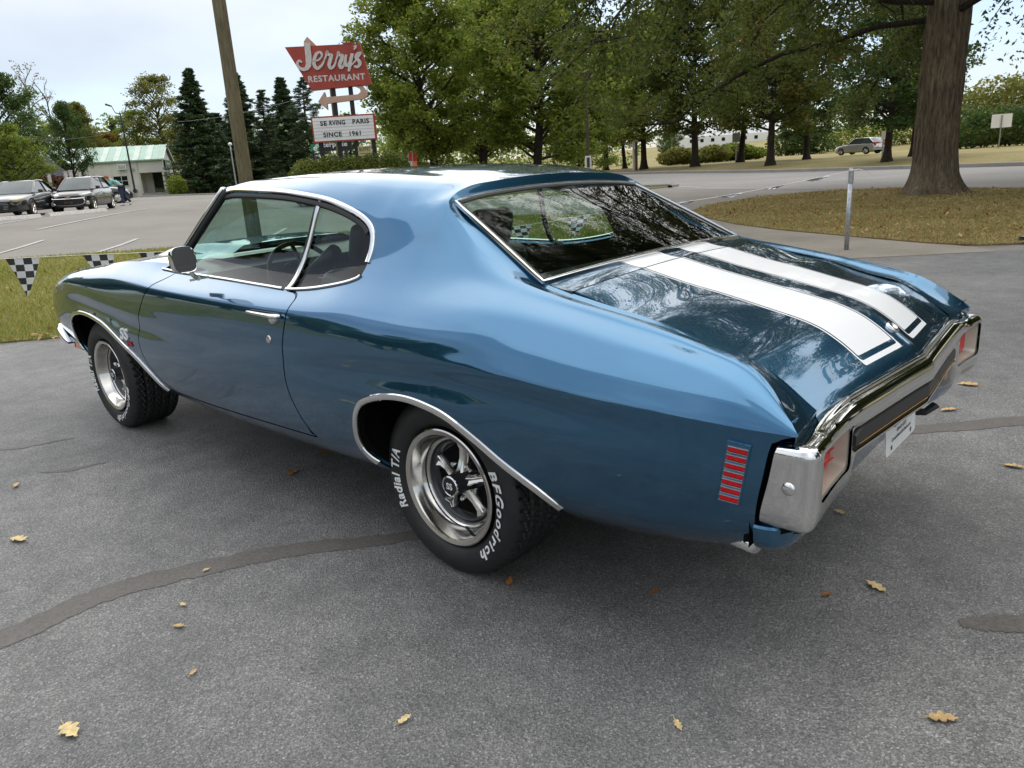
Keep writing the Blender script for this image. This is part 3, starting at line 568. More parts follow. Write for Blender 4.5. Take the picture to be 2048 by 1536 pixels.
tr_('maple_tree', 'tall full green maple just right of the restaurant sign', 'maple', 872, 44, -70, GM, wide=1.02)
tr_('maple_tree', 'tall green maple in the middle with a dark visible trunk', 'maple2', 1072, 43, -120, GM, wide=1.12)
tr_('maple_tree', 'green maple half hidden behind the two nearer maples', 'maple', 965, 60, -40, GM, wide=1.1)
tr_('maple_tree', 'shorter rounded maple at the right flank of the maple group', 'maple2', 1158, 60, 128, GM, wide=1.25)
tr_('maple_tree', 'low spreading maple closing the left flank of the maple group above the hedge', 'broad', 815, 58, 205, GM, leaf_m='leaf_green', wide=.85)
GR = 'roadside trees along the far bank'
for (px, D, top, key, lab, w, lm) in (
    (1165, 82, 120, 'roadside', 'roadside tree seen just left of the brown lamp post', .9, 'leaf_green'),
    (1212, 84, 95, 'roadside2', 'thin roadside tree just right of the brown lamp post', 1.0, 'leaf_green'),
    (1250, 86, 110, 'roadside2', 'slim roadside tree second right of the brown lamp post', .9, 'leaf_yellow'),
    (1288, 77, 25, 'roadside', 'sturdy straight roadside tree before the grassy slope', .95, 'leaf_green'),
    (1390, 72, -40, 'roadside', 'tall roadside tree in front of the yellowish shrubs', .95, None),
    (1480, 80, 10, 'roadside2', 'roadside tree with orange-tinged low branches', 1.0, None),
    (1540, 63, -60, 'roadside', 'roadside tree with grey trunk left of the dark pair', .92, None),
    (1612, 75, 60, 'roadside', 'dark roadside tree with low hanging branches behind the post', 1.1, 'leaf_dark'),
    (1772, 55, -30, 'roadside', 'dark green roadside tree to the left of the big oak trunk', 1.05, 'leaf_dark'),
    (1822, 62, 40, 'roadside2', 'leaning roadside tree partly hidden by the big oak trunk', 1.0, 'leaf_dark')):
    tr_('roadside_tree', lab, key, px, D, top, GR, wide=w, leaf_m=lm)
for (px, D, top, lab) in ((1695, 165, 262, 'small round far tree on the skyline above the silver car'), (1592, 170, 258, 'far skyline tree left of the silver car'), (1345, 190, 250, 'dark far tree left of the white barn'), (1330, 150, 268, 'far tree low on the slope by the white barn')):
    tr_('far_tree', lab, 'broad', px, D, top, 'far trees on the skyline', leaf_m='leaf_dark')
# trees on the near side of the lot: the coupe's flank mirrors them
for i, (az, D, h, key, lm) in enumerate(((3, 56, 13, 'maple', None), (9, 52, 15, 'maple2', None), (15, 50, 16, 'maple', None), (21, 48, 15, 'maple2', 'leaf_dark'), (27, 47, 14.5, 'maple', None), (33, 46, 13, 'broad', 'leaf_green'), (39, 45, 10.5, 'maple2', None), (45, 46, 9.5, 'broad', None), (51, 46, 9, 'broad', 'leaf_green'), (57, 47, 8.5, 'maple2', None), (63, 46, 8.2, 'broad', 'leaf_green'), (70, 46, 8.6, 'broad', None), (78, 45, 8, 'maple2', None), (87, 44, 8.5, 'broad', 'leaf_green'), (98, 44, 9, 'broad', None), (110, 44, 9, 'maple2', None))):
    tree('lot_edge_tree', 'leafy tree in the treeline that the flank of the coupe mirrors', key, D*math.cos(math.radians(az)), 1+D*math.sin(math.radians(az)), h, 'treeline along the near edge of the lot', rz=i*1.3, leaf_m=lm, wide=1.35)
for i, (x, y, h, key) in enumerate(((-7, -25, 16, 'maple'), (-15, -22, 15, 'maple2'), (-22, -15, 15, 'maple'), (-3, -36, 17, 'maple2'), (-13, -33, 16, 'broad'), (-27, -6, 13, 'maple2'))): tree('lot_edge_tree', 'leafy tree right of the view that the chrome bumper mirrors', key, x, y, h, 'trees right of the view', rz=i*1.9, wide=1.3, leaf_m='leaf_oak')

# ---- the big oak on the island
def make_oak():
    rng = np.random.default_rng(77); mb = MB(); lb = MB(); h = 24; tr = .50
    na = 150; zs = list(np.r_[[-.2, -.02, .06, .12, .2, .3, .42, .55, .7], np.arange(.9, 6.6, .22), [6.6, 8.2, 10, 12, 15, 18]]); rows = []
    for z in zs:
        r = tr*(1-.010*z)*(1 if z < 4 else max(.12, 1-.062*(z-4))); fl = .44*math.exp(-max(z, 0)/.36); ring = []
        for k in range(na+1):
            a = 2*math.pi*k/na; butt = 1+.30*math.cos(5*a+.6)+.16*math.cos(8*a+1.9); ridg = .016*math.sin(23*a+z*.7+1.5*math.sin(z*1.3))+.012*math.sin(41*a-z*1.1+math.sin(z*2.1+a))
            ridg += .030*mnoise.noise(Vector((4.5*math.cos(a), 4.5*math.sin(a), z*.55)))+.022*mnoise.noise(Vector((13*math.cos(a), 13*math.sin(a), z*1.3))); rr = max(.06, r+fl*max(.25, butt)*.75+ridg*min(1, r/.3)); ring.append((rr*math.cos(a)+.03*math.sin(z*.8), rr*math.sin(a)+.02*z, z))
        rows.append(ring)
    mb.grid(np.array(rows)[:, ::-1]); C = []; LM = []
    az0 = math.atan2(CAM_POS[1]+20.3, CAM_POS[0]-3.6)
    for i in range(88):
        u = i/87; z0 = 4.3+15.0*u**1.1; az = i*2.39996+rng.normal(0, .2); L = float(np.interp(u, [0, .22, .38, .7, 1], [10.6, 11.0, 13.4, 12.0, 5.5]))*rng.uniform(.85, 1.1); el = rng.uniform(-.02, .30)+u*.75
        p = np.array([.45*math.cos(az), .45*math.sin(az)+.02*z0, z0]); cur = np.array([math.cos(az)*math.cos(el), math.sin(az)*math.cos(el), math.sin(el)]); pts = [p]; nst = 9
        for k in range(nst):
            cur = cur+rng.normal(0, .11, 3)+np.array([0, 0, (-.035 if u < .5 else -.02)*(1+k*.35)]); cur /= np.linalg.norm(cur); pts.append(pts[-1]+cur*L/nst)
        pts = np.array(pts); pts[:, 2] = np.maximum(pts[:, 2], 2.3+.0*pts[:, 2]); lb.tube(pts, np.linspace(.088 if u < .5 else .065, .012, nst+1), 6, caps=False)
        for s in range(18):
            t = rng.uniform(.14, 1.0); q = np.array([np.interp(t*nst, np.arange(nst+1), pts[:, k]) for k in range(3)]); sd_ = cur*.5+rng.normal(0, .8, 3); sd_[2] -= .35; sd_ /= np.linalg.norm(sd_); sl_ = rng.uniform(.9, 2.3); e = q+sd_*sl_; e[2] = max(e[2], 2.25+rng.uniform(0, .7)); m_ = (q+e)/2+rng.normal(0, .1, 3)+np.array([0, 0, .12])
            lb.tube([q, m_, e], [.024, .016, .006], 4, caps=False)
            for f in (.3, .5, .7, .85, 1.0): C.append(q*(1-f)**2+2*m_*f*(1-f)+e*f*f+rng.normal(0, .12, 3))
    C = np.array(C); ca = np.array([CAM_POS[0]-3.55, CAM_POS[1]+20.3]); ca /= np.linalg.norm(ca); fwd = C[:, 0]*ca[0]+C[:, 1]*ca[1]; lat = np.abs(-C[:, 0]*ca[1]+C[:, 1]*ca[0])
    C = C[~((fwd > 0) & (lat < 1.5+.05*fwd) & (C[:, 2] < 5.3))]; P = fuzz(C, 34, .50, rng, .6); return mb.mesh('trunk', True), lb.mesh('limbs', True), leaves(P, .138, rng, .46, .2, .45)
_ot, _ol, _oc = make_oak(); oak = thing('oak_tree', 'large oak with a thick flared trunk on the dry grass island', 'tree', (3.55, -20.3, -.0))
link('trunk', _ot, 'bark', oak); link('limbs', _ol, 'bark_dark', oak); link('crown', _oc, 'leaf_oak', oak)

# ---- hedges, shrubs
def blob_points(boxes, n, rng):
    out = []
    for c, d in boxes:
        k = int(n*d[0]*d[1]*d[2]/sum(b[1][0]*b[1][1]*b[1][2] for b in boxes))+20
        q = rng.normal(0, 1, (k, 3)); q /= np.linalg.norm(q, axis=1, keepdims=True); q *= rng.uniform(.55, 1.0, (k, 1))**.5; out.append(np.array(c)+q*np.array(d)/2)
    return np.vstack(out)
def shrub(name, label, cat, boxes, n, leaf, mat, seed, group=None, twigs=True, loc=None):
    rng = np.random.default_rng(seed); P = blob_points(boxes, n, rng); P += np.array([[mnoise.noise(Vector(p)*1.7)*.25 for _ in range(1)]+[0, 0] for p in P])*.6
    base = np.array([boxes[0][0][0], boxes[0][0][1], 0]) if loc is None else np.array(loc)
    o = thing(name, label, cat, tuple(base), 0, group); link('foliage', leaves(P-base, leaf, rng, .6, .2, .05), mat, o)
    if twigs:
        mb = MB()
        for c, d in boxes:
            for k in range(5):
                b = np.array([c[0]+rng.normal(0, d[0]*.1), c[1]+rng.normal(0, d[1]*.1), base[2]-.05]); e = np.array(c)+rng.normal(0, .25, 3)*np.array(d); mb.tube([b-base, (b+e)/2-base+rng.normal(0, .05, 3), e-base], [.03, .02, .008], 5)
        mb.build('stems', 'bark_dark', o)
    return o
def ground_boxes(lst):
    """(px, D, width, depth, height) blobs standing on the ground"""
    out = []
    for px, D, w, d, hh in lst:
        x, y, z = at(px, D); out.append(((x, y, z+hh*.48), (w, d, hh*1.04)))
    return out
bx = ground_boxes([(605+i*13, 33+.13*i, 1.3, 1.3, 1.85+.10*math.sin(i*1.9)+.012*i) for i in range(16)]); shrub('hedge', 'long clipped green hedge in front of the restaurant sign posts', 'hedge', bx, 30000, .10, 'hedge', 5, loc=(bx[8][0][0], bx[8][0][1], float(H(bx[8][0][0], bx[8][0][1]))))
bx = ground_boxes([(348, 82, 2.0, 1.8, 2.0), (340, 81.5, 1.2, 1.2, 1.5), (356, 82.5, 1.2, 1.2, 1.6)]); shrub('shrub', 'bright green shrub beside the porch of the white metal building', 'shrub', bx, 2600, .17, 'leaf_green', 6, loc=at(348, 82))
bx = ground_boxes([(86+i*9, 58, 2.2, 1.6, 1.9-.04*i) for i in range(11)]); shrub('red_hedge', 'low reddish brown hedge behind the two parked dark cars', 'hedge', bx, 7000, .16, 'hedge_red', 7, loc=bx[5][0][:2]+(float(H(bx[5][0][0], bx[5][0][1])),))
for i, (lst, lab, mt) in enumerate(((([(1340+k*14, 88+k*.6, 3.0, 3, 1.45+.4*math.sin(k*1.3)) for k in range(8)]), 'yellowish green shrubs on the bank below the white barn', 'leaf_yellow'), ([(1450+k*12, 95, 3.2, 3, 1.6+.4*math.sin(k)) for k in range(6)], 'dark green shrubs on the bank right of the yellowish ones', 'leaf_green'),
        ([(1560+k*16, 112, 4.2, 3, 3.4+.5*math.sin(k*2.1)) for k in range(6)], 'grey-green thicket behind the roadside trees', 'leaf_dark'), ([(1655+k*15, 118, 4.2, 3, 3.6+.8*math.sin(k*1.7)) for k in range(14)], 'mixed thicket behind the silver car', 'leaf_green'),
        ([(1905+k*26, 84, 4.6, 4, 3.4+.5*math.sin(k*2.3)) for k in range(9)], 'dark green thicket behind the white signboard', 'leaf_dark'))):
    bx = ground_boxes(lst); shrub('thicket', lab, 'shrubs', bx, 5200, .34, mt, 20+i, 'thickets on the far bank', loc=bx[len(bx)//2][0][:2]+(float(H(bx[len(bx)//2][0][0], bx[len(bx)//2][0][1])),))
bx = ground_boxes([(1880+k*24, 104+3*math.sin(k), 7, 6, 5.6+.22*k+.7*math.sin(k*1.9)) for k in range(13)])
rng = np.random.default_rng(99); P = blob_points(bx, 16000, rng); tag(link('wooded_hillside', leaves(P, .42, rng, .6, .25, .0), 'leaf_yellow'), kind='stuff')
bx = ground_boxes([(-260+k*42, 132+6*math.sin(k*2), 11, 9, 9.5+2.2*math.sin(k*1.7)) for k in range(26)]); P = blob_points(bx, 26000, rng); tag(link('far_woods', leaves(P, .55, rng, .6, .25, .0), 'leaf_green'), kind='stuff')
bx = ground_boxes([(800+k*36, 118+5*math.sin(k*2), 9, 8, 6.5+1.6*math.sin(k*1.3)) for k in range(13)]); P = blob_points(bx, 9000, rng); tag(link('far_woods', leaves(P, .5, rng, .6, .25, .0), 'leaf_green'), kind='stuff')

# ---- grass blades and litter
def blades(name, poly, n, h, mat, bias, rng, zoff, wid=.006, lean=.5):
    poly = np.array(poly); lo, hi = poly.min(0), poly.max(0); Q = rng.uniform(lo, hi, (n*5, 2)); d = np.hypot(Q[:, 0]-CAM_POS[0], Q[:, 1]-CAM_POS[1])
    k = (sdf_poly(Q[:, 0], Q[:, 1], poly) < .03) & (rng.uniform(0, 1, len(Q)) < np.minimum(1, (bias/d)**2)); Q = Q[k][:n]; n = len(Q); d = np.hypot(Q[:, 0]-CAM_POS[0], Q[:, 1]-CAM_POS[1])
    az = rng.uniform(0, 2*math.pi, n); hh = h*rng.uniform(.4, 1.25, n); ln = rng.normal(0, lean, (n, 2)); w = wid*np.maximum(1, d/9)
    B = np.c_[Q, H(Q[:, 0], Q[:, 1])+zoff]; side = np.c_[np.cos(az), np.sin(az), np.zeros(n)]*w[:, None]; top = B+np.c_[ln*hh[:, None], hh]
    V = np.stack([B-side, B+side, top], 1).reshape(-1, 3); me = bpy.data.meshes.new(name); me.vertices.add(3*n); me.vertices.foreach_set('co', V.astype(np.float32).ravel()); me.loops.add(3*n); me.loops.foreach_set('vertex_index', np.arange(3*n, dtype=np.int32)); me.polygons.add(n)
    me.polygons.foreach_set('loop_start', np.arange(0, 3*n, 3, dtype=np.int32)); me.polygons.foreach_set('loop_total', np.full(n, 3, dtype=np.int32)); me.update(calc_edges=True); return tag(link(name, me, mat), kind='stuff')
rng = np.random.default_rng(5)
SV = [(14.5,8.5),(9.2,3.3),(6.74,.45),(6.36,.02),(5.75,-2.4),(5.2,-4.6),(4.9,-7.0),(6.2,-10.0),(8.4,-13.2),(10.3,-14.6),(12.4,-14.3),(13.9,-11.0),(14.7,-8.2),(15.8,-5.68),(18.52,-2.68),(24,3.4)]
blades('grass', SV, 170000, .055, 'blade_green', 10.5, rng, .028, .0055)
blades('dry_grass', ISL, 130000, .032, 'blade_dry', 13, rng, .033, .0055, .8); blades('grass', ISL, 14000, .045, 'blade_green', 13, rng, .033, .0055, .6)
def litter(name, poly, n, size, rng, z, bias=14):
    poly = np.array(poly); lo, hi = poly.min(0), poly.max(0); Q = rng.uniform(lo, hi, (n*6, 2)); Q = Q[sdf_poly(Q[:, 0], Q[:, 1], poly) < 0][:n]; P = np.c_[Q, H(Q[:, 0], Q[:, 1])+z+rng.uniform(0, .03, len(Q))]; return tag(link(name, leaves(P, size, rng, .55, 2.5, 0), 'leaf_dead'), kind='stuff')
litter('leaf_litter', ISL, 2600, .08, rng, .066); litter('leaf_litter', SV, 900, .08, rng, .05)
litter('leaf_litter', [(6.85,.55),(6.3,.10),(5.9,-.9),(6.15,-1.0),(6.6,0),(7.1,.5)], 60, .06, rng, .03)
# ================================================================== the blue coupe: body surface
def pchip(xk, yk):
    xk = np.asarray(xk, float); yk = np.asarray(yk, float); h = np.diff(xk); d = np.diff(yk)/h; m = np.zeros_like(yk)
    for i in range(1, len(xk)-1):
        if d[i-1]*d[i] > 0:
            w1 = 2*h[i]+h[i-1]; w2 = h[i]+2*h[i-1]; m[i] = (w1+w2)/(w1/d[i-1]+w2/d[i])
    m[0] = d[0]; m[-1] = d[-1]
    def f(x):
        x = np.asarray(x, float); i = np.clip(np.searchsorted(xk, x)-1, 0, len(h)-1); t = (x-xk[i])/h[i]
        t = np.clip(t, -0.5, 1.5)
        return (yk[i]*(1+2*t)*(1-t)**2 + m[i]*h[i]*t*(1-t)**2 + yk[i+1]*t*t*(3-2*t) + m[i+1]*h[i]*t*t*(t-1))
    return f
def tab(s):
    a = np.array([[float(q) for q in r.split()] for r in s.strip().split(';')]); return a
_yc = tab('-1.2 .832;-1.18 .838;-1.07 .868;-.96 .897;-.78 .926;-.6 .941;-.39 .948;-.145 .952;.1 .953;.6 .954;1.33 .952;2.05 .942;2.57 .928;3.07 .906;3.25 .893;3.4 .877;3.52 .858;3.60 .835;3.65 .80;3.69 .72')
_zc = tab('-1.2 .722;-1.168 .729;-1.07 .736;-.96 .747;-.78 .759;-.6 .771;-.39 .785;-.145 .79;.1 .78;.6 .752;1.33 .737;2.05 .752;2.57 .785;3.07 .815;3.3 .79;3.5 .745;3.69 .69')
_zb = tab('-1.2 .41;-1.07 .412;-.8 .39;-.5 .375;0 .345;.3 .333;1.3 .325;2.0 .345;3.0 .36;3.3 .40;3.69 .44')
fyc, fzc, fzb = pchip(_yc[:, 0], _yc[:, 1]), pchip(_zc[:, 0], _zc[:, 1]), pchip(_zb[:, 0], _zb[:, 1])
_ridge = tab('-1.2 .842 .715;-1.166 .836 .732;-1.111 .79 .786;-1.041 .756 .838;-.979 .742 .866;-.871 .736 .890;-.728 .732 .922;-.525 .726 .958;-.31 .71 .995;-.187 .695 1.028;-.066 .665 1.083;.047 .632 1.153;.135 .608 1.232')
fry, frz = pchip(_ridge[:, 0], _ridge[:, 1]), pchip(_ridge[:, 0], _ridge[:, 2])
# hand-set sections (x: k4..k11 as y z)
SECT = {}
for xs in (-1.2, -1.13, -1.06, -1.0, -.85, -.7, -.55, -.4):
    a = np.array([fyc(xs), fzc(xs)]); b = np.array([fry(xs), frz(xs)]); d = b-a; nrm = np.array([-d[1], d[0]]); nrm = nrm*(-1 if nrm[0] < 0 else 1)/max(np.hypot(*d), 1e-6)
    if nrm[1] < 0: nrm = -nrm
    bul = 0.10*np.hypot(*d); row = []
    for t in (.22, .45, .66, .85): row.append(a + d*t + nrm*bul*4*t*(1-t)*(1.12-.24*t))
    row.append(b); row += [b+np.array([-.12*b[1], .04]), b+np.array([-.4, .055]), np.array([0, b[1]+.06])]
    SECT[xs] = row
def S(x, *p): SECT[x] = [np.array(q) for q in p]
S(-.2, (.938,.850),(.912,.901),(.852,.949),(.779,.989),(.70,1.024),(.60,1.06),(.3,1.09),(0,1.10))
S(-.05, (.939,.850),(.911,.904),(.843,.957),(.757,1.015),(.661,1.091),(.56,1.14),(.3,1.17),(0,1.18))
S(.1, (.941,.848),(.911,.906),(.832,.966),(.737,1.052),(.617,1.20),(.51,1.25),(.3,1.28),(0,1.29))
S(.18, (.942,.847),(.910,.908),(.828,.972),(.736,1.070),(.612,1.242),(.50,1.285),(.3,1.305),(0,1.314))
S(.28, (.943,.846),(.907,.910),(.820,.977),(.741,1.085),(.650,1.222),(.55,1.291),(.33,1.322),(0,1.331))
S(.4, (.943,.845),(.914,.908),(.814,.973),(.748,1.088),(.682,1.209),(.585,1.302),(.35,1.338),(0,1.348))
S(.6, (.9435,.838),(.925,.899),(.808,.957),(.746,1.102),(.688,1.236),(.605,1.32),(.36,1.357),(0,1.365))
S(.9, (.944,.834),(.929,.897),(.804,.941),(.742,1.12),(.672,1.293),(.60,1.343),(.36,1.368),(0,1.377))
S(1.2, (.943,.834),(.930,.900),(.789,.949),(.728,1.125),(.657,1.313),(.58,1.351),(.35,1.372),(0,1.380))
S(1.5, (.941,.836),(.927,.905),(.768,.953),(.705,1.135),(.635,1.322),(.55,1.351),(.34,1.368),(0,1.375))
S(1.75, (.938,.840),(.922,.911),(.748,.957),(.685,1.14),(.605,1.322),(.515,1.342),(.32,1.356),(0,1.362))
S(1.95, (.934,.845),(.915,.917),(.738,.965),(.67,1.145),(.58,1.31),(.49,1.33),(.3,1.34),(0,1.345))
S(2.1, (.930,.850),(.908,.922),(.765,.974),(.66,1.14),(.57,1.30),(.48,1.32),(.3,1.33),(0,1.335))
S(2.4, (.922,.862),(.893,.924),(.79,.976),(.68,1.1),(.57,1.2),(.48,1.25),(.3,1.28),(0,1.28))
S(2.8, (.912,.868),(.868,.918),(.79,.948),(.68,.98),(.57,1.0),(.48,1.0),(.3,1.02),(0,1.02))
S(3.05,(.898,.868),(.858,.902),(.79,.928),(.68,.94),(.57,.95),(.48,.96),(.3,.97),(0,.97))
S(3.3, (.878,.838),(.842,.872),(.785,.893),(.68,.90),(.57,.91),(.48,.92),(.3,.93),(0,.93))
S(3.5, (.850,.78),(.82,.808),(.77,.826),(.68,.84),(.57,.85),(.48,.86),(.3,.87),(0,.87))
S(3.62,(.80,.728),(.78,.742),(.74,.752),(.66,.76),(.57,.77),(.48,.78),(.3,.79),(0,.79))
S(3.69,(.70,.695),(.68,.70),(.66,.705),(.6,.71),(.5,.71),(.4,.71),(.3,.71),(0,.71))
_sx = sorted(SECT); _fk = [(pchip(_sx, [SECT[x][k][0] for x in _sx]), pchip(_sx, [SECT[x][k][1] for x in _sx])) for k in range(8)]
KN = 12
def feats(x):
    x = np.asarray(x, float); yc, zc, zb = fyc(x), fzc(x), fzb(x)
    Y = [yc-.125, yc-.072, yc-.010, yc]; Z = [zb-.035, zb+.008, zb*.45+zc*.55-.03, zc]
    for fy, fz in _fk: Y.append(fy(x)); Z.append(fz(x))
    return np.stack([np.stack(Y, -1), np.stack(Z, -1)], -1)        # (nx,K,2)
fcrease = pchip([-1.2, -.85, -.55, -.2, .3, 1.0, 1.6, 2.4, 3.3, 3.69], [.95, .95, .9, .75, .6, .55, .6, .75, .75, .3])
def side_surface(x, v):
    """points (nx,nv,3) of the left body surface; v is the running feature number"""
    F = feats(x); ch = np.sqrt(((F[:, 1:]-F[:, :-1])**2).sum(-1))+1e-6      # (nx,K-1)
    d = (F[:, 1:]-F[:, :-1])/ch[..., None]; T = np.zeros_like(F)
    T[:, 1:-1] = (d[:, :-1]*ch[:, 1:, None]+d[:, 1:]*ch[:, :-1, None])/(ch[:, :-1]+ch[:, 1:])[..., None]
    T[:, 0] = d[:, 0]; T[:, -1] = d[:, -1]; T[:, -1, 1] = 0
    c = fcrease(x)[:, None]; TL = T.copy(); TR = T.copy()
    TL[:, 3] = T[:, 3]*(1-c)+d[:, 2]*c; TR[:, 3] = T[:, 3]*(1-c)+d[:, 3]*c
    i = np.clip(v.astype(int), 0, KN-2); t = v-i
    p0, p1 = F[:, i], F[:, i+1]; m0, m1 = TR[:, i]*ch[:, i, None], TL[:, i+1]*ch[:, i, None]
    t = t[None, :, None]
    P = p0*(1+2*t)*(1-t)**2+m0*t*(1-t)**2+p1*t*t*(3-2*t)+m1*t*t*(t-1)
    X = np.repeat(np.asarray(x)[:, None], len(v), 1)
    Yv, Zv = P[..., 0], P[..., 1]
    # concave scoops under the crease, over each wheel (the car's "hips")
    zc = fzc(X)
    low = (v < 3.6)[None, :]
    w = sstep(3.28, 2.9, X)*sstep(1.15, 2.1, X)*.0105+sstep(-1.0, -.45, X)*sstep(.85, .25, X)*.0115
    Yv = Yv-w*np.where(Zv < zc, np.exp(-((Zv-(zc-.060))/.043)**2)*(1-np.exp(-((zc-Zv)/.028)**2)), 0)
    # flare over the arches
    for xa, za, r in ((2.62, .36, .40), (-.03, .33, .42)):
        rr = np.hypot((X-xa)*.85, Zv-za); Yv = Yv+low*.006*np.exp(-((rr-.33)/.05)**2)
    return np.stack([X, Yv, Zv], -1)
XG = np.concatenate([np.linspace(-1.2, 3.3, 410), np.linspace(3.3, 3.69, 40)[1:]])
NS = [3, 6, 14, 14, 9, 9, 9, 12, 14, 9, 8]
VG = np.concatenate([np.linspace(i, i+1, n+1)[:-1] for i, n in enumerate(NS)]+[[KN-1]])
PG = side_surface(XG, VG)
def fair(Pall, eps0=1.2e-3):
    """thin-plate smoothing of everything above the crease so that reflections run clean"""
    j0 = int(np.argmin(np.abs(VG-3))); P = Pall[:, j0:]
    W = np.broadcast_to(VG[None, j0:], P.shape[:2]); Xc = P[..., 0]; free = np.ones(P.shape[:2]); free[W <= 3.01] = 0; free[:2] = 0; free[-2:] = 0
    free[(np.abs(W-8) < .01) & (Xc < .15)] = 0
    E = np.full(P.shape[:2], eps0); E[(np.abs(W-8) < .01) & (Xc > .15) & (Xc < .5)] = 2e-3; E[(Xc < -.95) | (Xc > 3.0)] = 8e-3; E[(W > 8.05) & (Xc < .15)] *= .05; free[(W > 8.2) & (Xc > .17)] = 0; E[(W > 3) & (W < 5.1)] *= (1+16*sstep(.15, .6, Xc))[(W > 3) & (W < 5.1)]; E[(Xc > .55) & (np.abs(W-6) < .01)] = 8e-3
    def Lp(A):
        o = np.zeros_like(A); o[1:] += A[:-1]-A[1:]; o[:-1] += A[1:]-A[:-1]; o[:, 1:] += A[:, :-1]-A[:, 1:]; o[:, :-1] += A[:, 1:]-A[:, :-1]; return o
    for c in (1, 2):
        P0 = P[..., c].copy(); D = np.zeros_like(P0); r = -Lp(Lp(P0))*free; p = r.copy(); rs = (r*r).sum()
        for it in range(320):
            Ap = (Lp(Lp(p))+E*p)*free; al = rs/((p*Ap).sum()+1e-30); D += al*p; r -= al*Ap; r2 = (r*r).sum()
            if r2 < 1e-12: break
            p = r+p*(r2/rs); rs = r2
        P[..., c] = P0+D
    return Pall
PG = fair(PG); NG = grid_normals(PG)
if NG[200, 40, 1] < 0: NG = -NG
NG[:, -1, 1] = 0; NG[:, -1] /= np.linalg.norm(NG[:, -1], axis=-1, keepdims=True)

def surf_at(x, z, vmin=3.0, inset=0.0):
    """point and normal of the left side at station x and height z"""
    i = int(np.clip(np.searchsorted(XG, x)-1, 0, len(XG)-2)); t = (x-XG[i])/(XG[i+1]-XG[i])
    Pc = PG[i]*(1-t)+PG[i+1]*t; Nc = NG[i]*(1-t)+NG[i+1]*t; j = np.where(VG >= vmin)[0]
    zz = Pc[j, 2]; k = 0
    for q in range(len(j)-1):
        if zz[q] <= z <= zz[q+1]: k = q; break
    else: k = len(j)-2 if z > zz[-1] else 0
    a, b = j[k], j[k+1]; s = np.clip((z-Pc[a, 2])/(Pc[b, 2]-Pc[a, 2]+1e-9), 0, 1)
    n = Nc[a]*(1-s)+Nc[b]*s; n = n/np.linalg.norm(n); p = Pc[a]*(1-s)+Pc[b]*s; p[0] = x
    return p-n*inset, n

# outlines traced on the side elevation (x, z)
win_bottom = [(.410,1.008),(.428,.997),(.49,.981),(.614,.961),(.72,.949),(.83,.943),(1.0,.946),(1.3,.953),(1.6,.957),(1.82,.960),(1.985,.967)]
win_top = [(1.615,1.316),(1.5,1.323),(1.344,1.319),(1.085,1.308),(.92,1.293),(.757,1.273),(.65,1.25),(.557,1.223),(.49,1.197),(.445,1.170),(.420,1.138),(.407,1.095),(.404,1.042)]
WIN = list(spl(win_bottom, 4)) + list(spl(win_top, 5))
gap_front = [(1.80,1.02),(1.83,.962),(1.86,.935),(1.925,.895),(2.018,.799),(2.089,.694),(2.118,.612),(2.105,.508),(2.018,.430),(1.89,.372)]
gap_rear = [(.650,.389),(.690,.424),(.735,.50),(.758,.607),(.745,.749),(.718,.85),(.714,.895),(.722,.925),(.76,.9385),(.835,.948),(.85,1.0)]
GF, GR = spl(gap_front, 6), spl(gap_rear, 6)
DOOR = list(GF) + [(1.6,.372),(1.2,.378),(.9,.384)] + list(GR)
FEND = [(4.0,1.2),(1.80,1.2)] + list(GF) + [(1.875,.33),(1.86,.2),(4.0,.2)]
rear_arch = [(-.56,.30),(-.514,.389),(-.468,.437),(-.400,.482),(-.328,.522),(-.235,.578),(-.138,.626),(-.06,.645),(.03,.655),(.121,.650),(.22,.629),(.300,.592),(.348,.525),(.362,.445),(.335,.385),(.283,.335),(.25,.28)]
front_arch = [(1.985,.28),(2.022,.355),(2.086,.425),(2.167,.484),(2.276,.552),(2.41,.610),(2.559,.662),(2.734,.690),(2.90,.695),(3.03,.683),(3.13,.645),(3.19,.585),(3.205,.50),(3.175,.42),(3.12,.33)]
RA, FA_ = spl(rear_arch, 5), spl(front_arch, 5)
cutpl = [(.181,-.2),(.181,0),(.180,.3),(.174,.48),(.163,.565),(.135,.608)] + [(r[0], r[1]) for r in _ridge[::-1][1:]] + [(-1.3,.90),(-1.3,-.2)]
CUT = [(.181,-.2),(.181,.0)] + list(spl(cutpl[1:-2], 5))[1:] + [(-1.3,.90),(-1.3,-.2)]
fxe = pchip([.2,.41,.47,.625,.700,.716,.723,.735,.9], [-1.06,-1.069,-1.072,-1.100,-1.114,-1.121,-1.155,-1.172,-1.2])
def apx(P): # front limit of cabin surfaces: windscreen pillar, then roof header
    zl = np.interp(P[:, 2], [.9, .965, 1.318, 1.33], [2.05, 1.985, 1.617, 1.62]); hd = 1.78-.16*(P[:, 1]/.62)**2
    return np.where(P[:, 2] > 1.33, hd, zl)
def base_clip():
    p = Patch(PG, NG, VG)
    p.clip(lambda P, w: np.where(w < 3.35, 1.0, sdf_poly(P[:, 0], P[:, 1], CUT)))
    p.clip(lambda P, w: P[:, 0]-fxe(P[:, 2]))
    p.clip(lambda P, w: np.where(w < 4, sdf_poly(P[:, 0], P[:, 2], RA), 1.0))
    p.clip(lambda P, w: np.where(w < 4, sdf_poly(P[:, 0], P[:, 2], FA_), 1.0))
    p.clip(lambda P, w: np.where(w > 4.9, sdf_poly(P[:, 0], P[:, 2], WIN), 1.0))
    p.clip(lambda P, w: np.where(w > 6.02, apx(P)-P[:, 0], 1.0))
    return p
G = .0034
_base = base_clip()
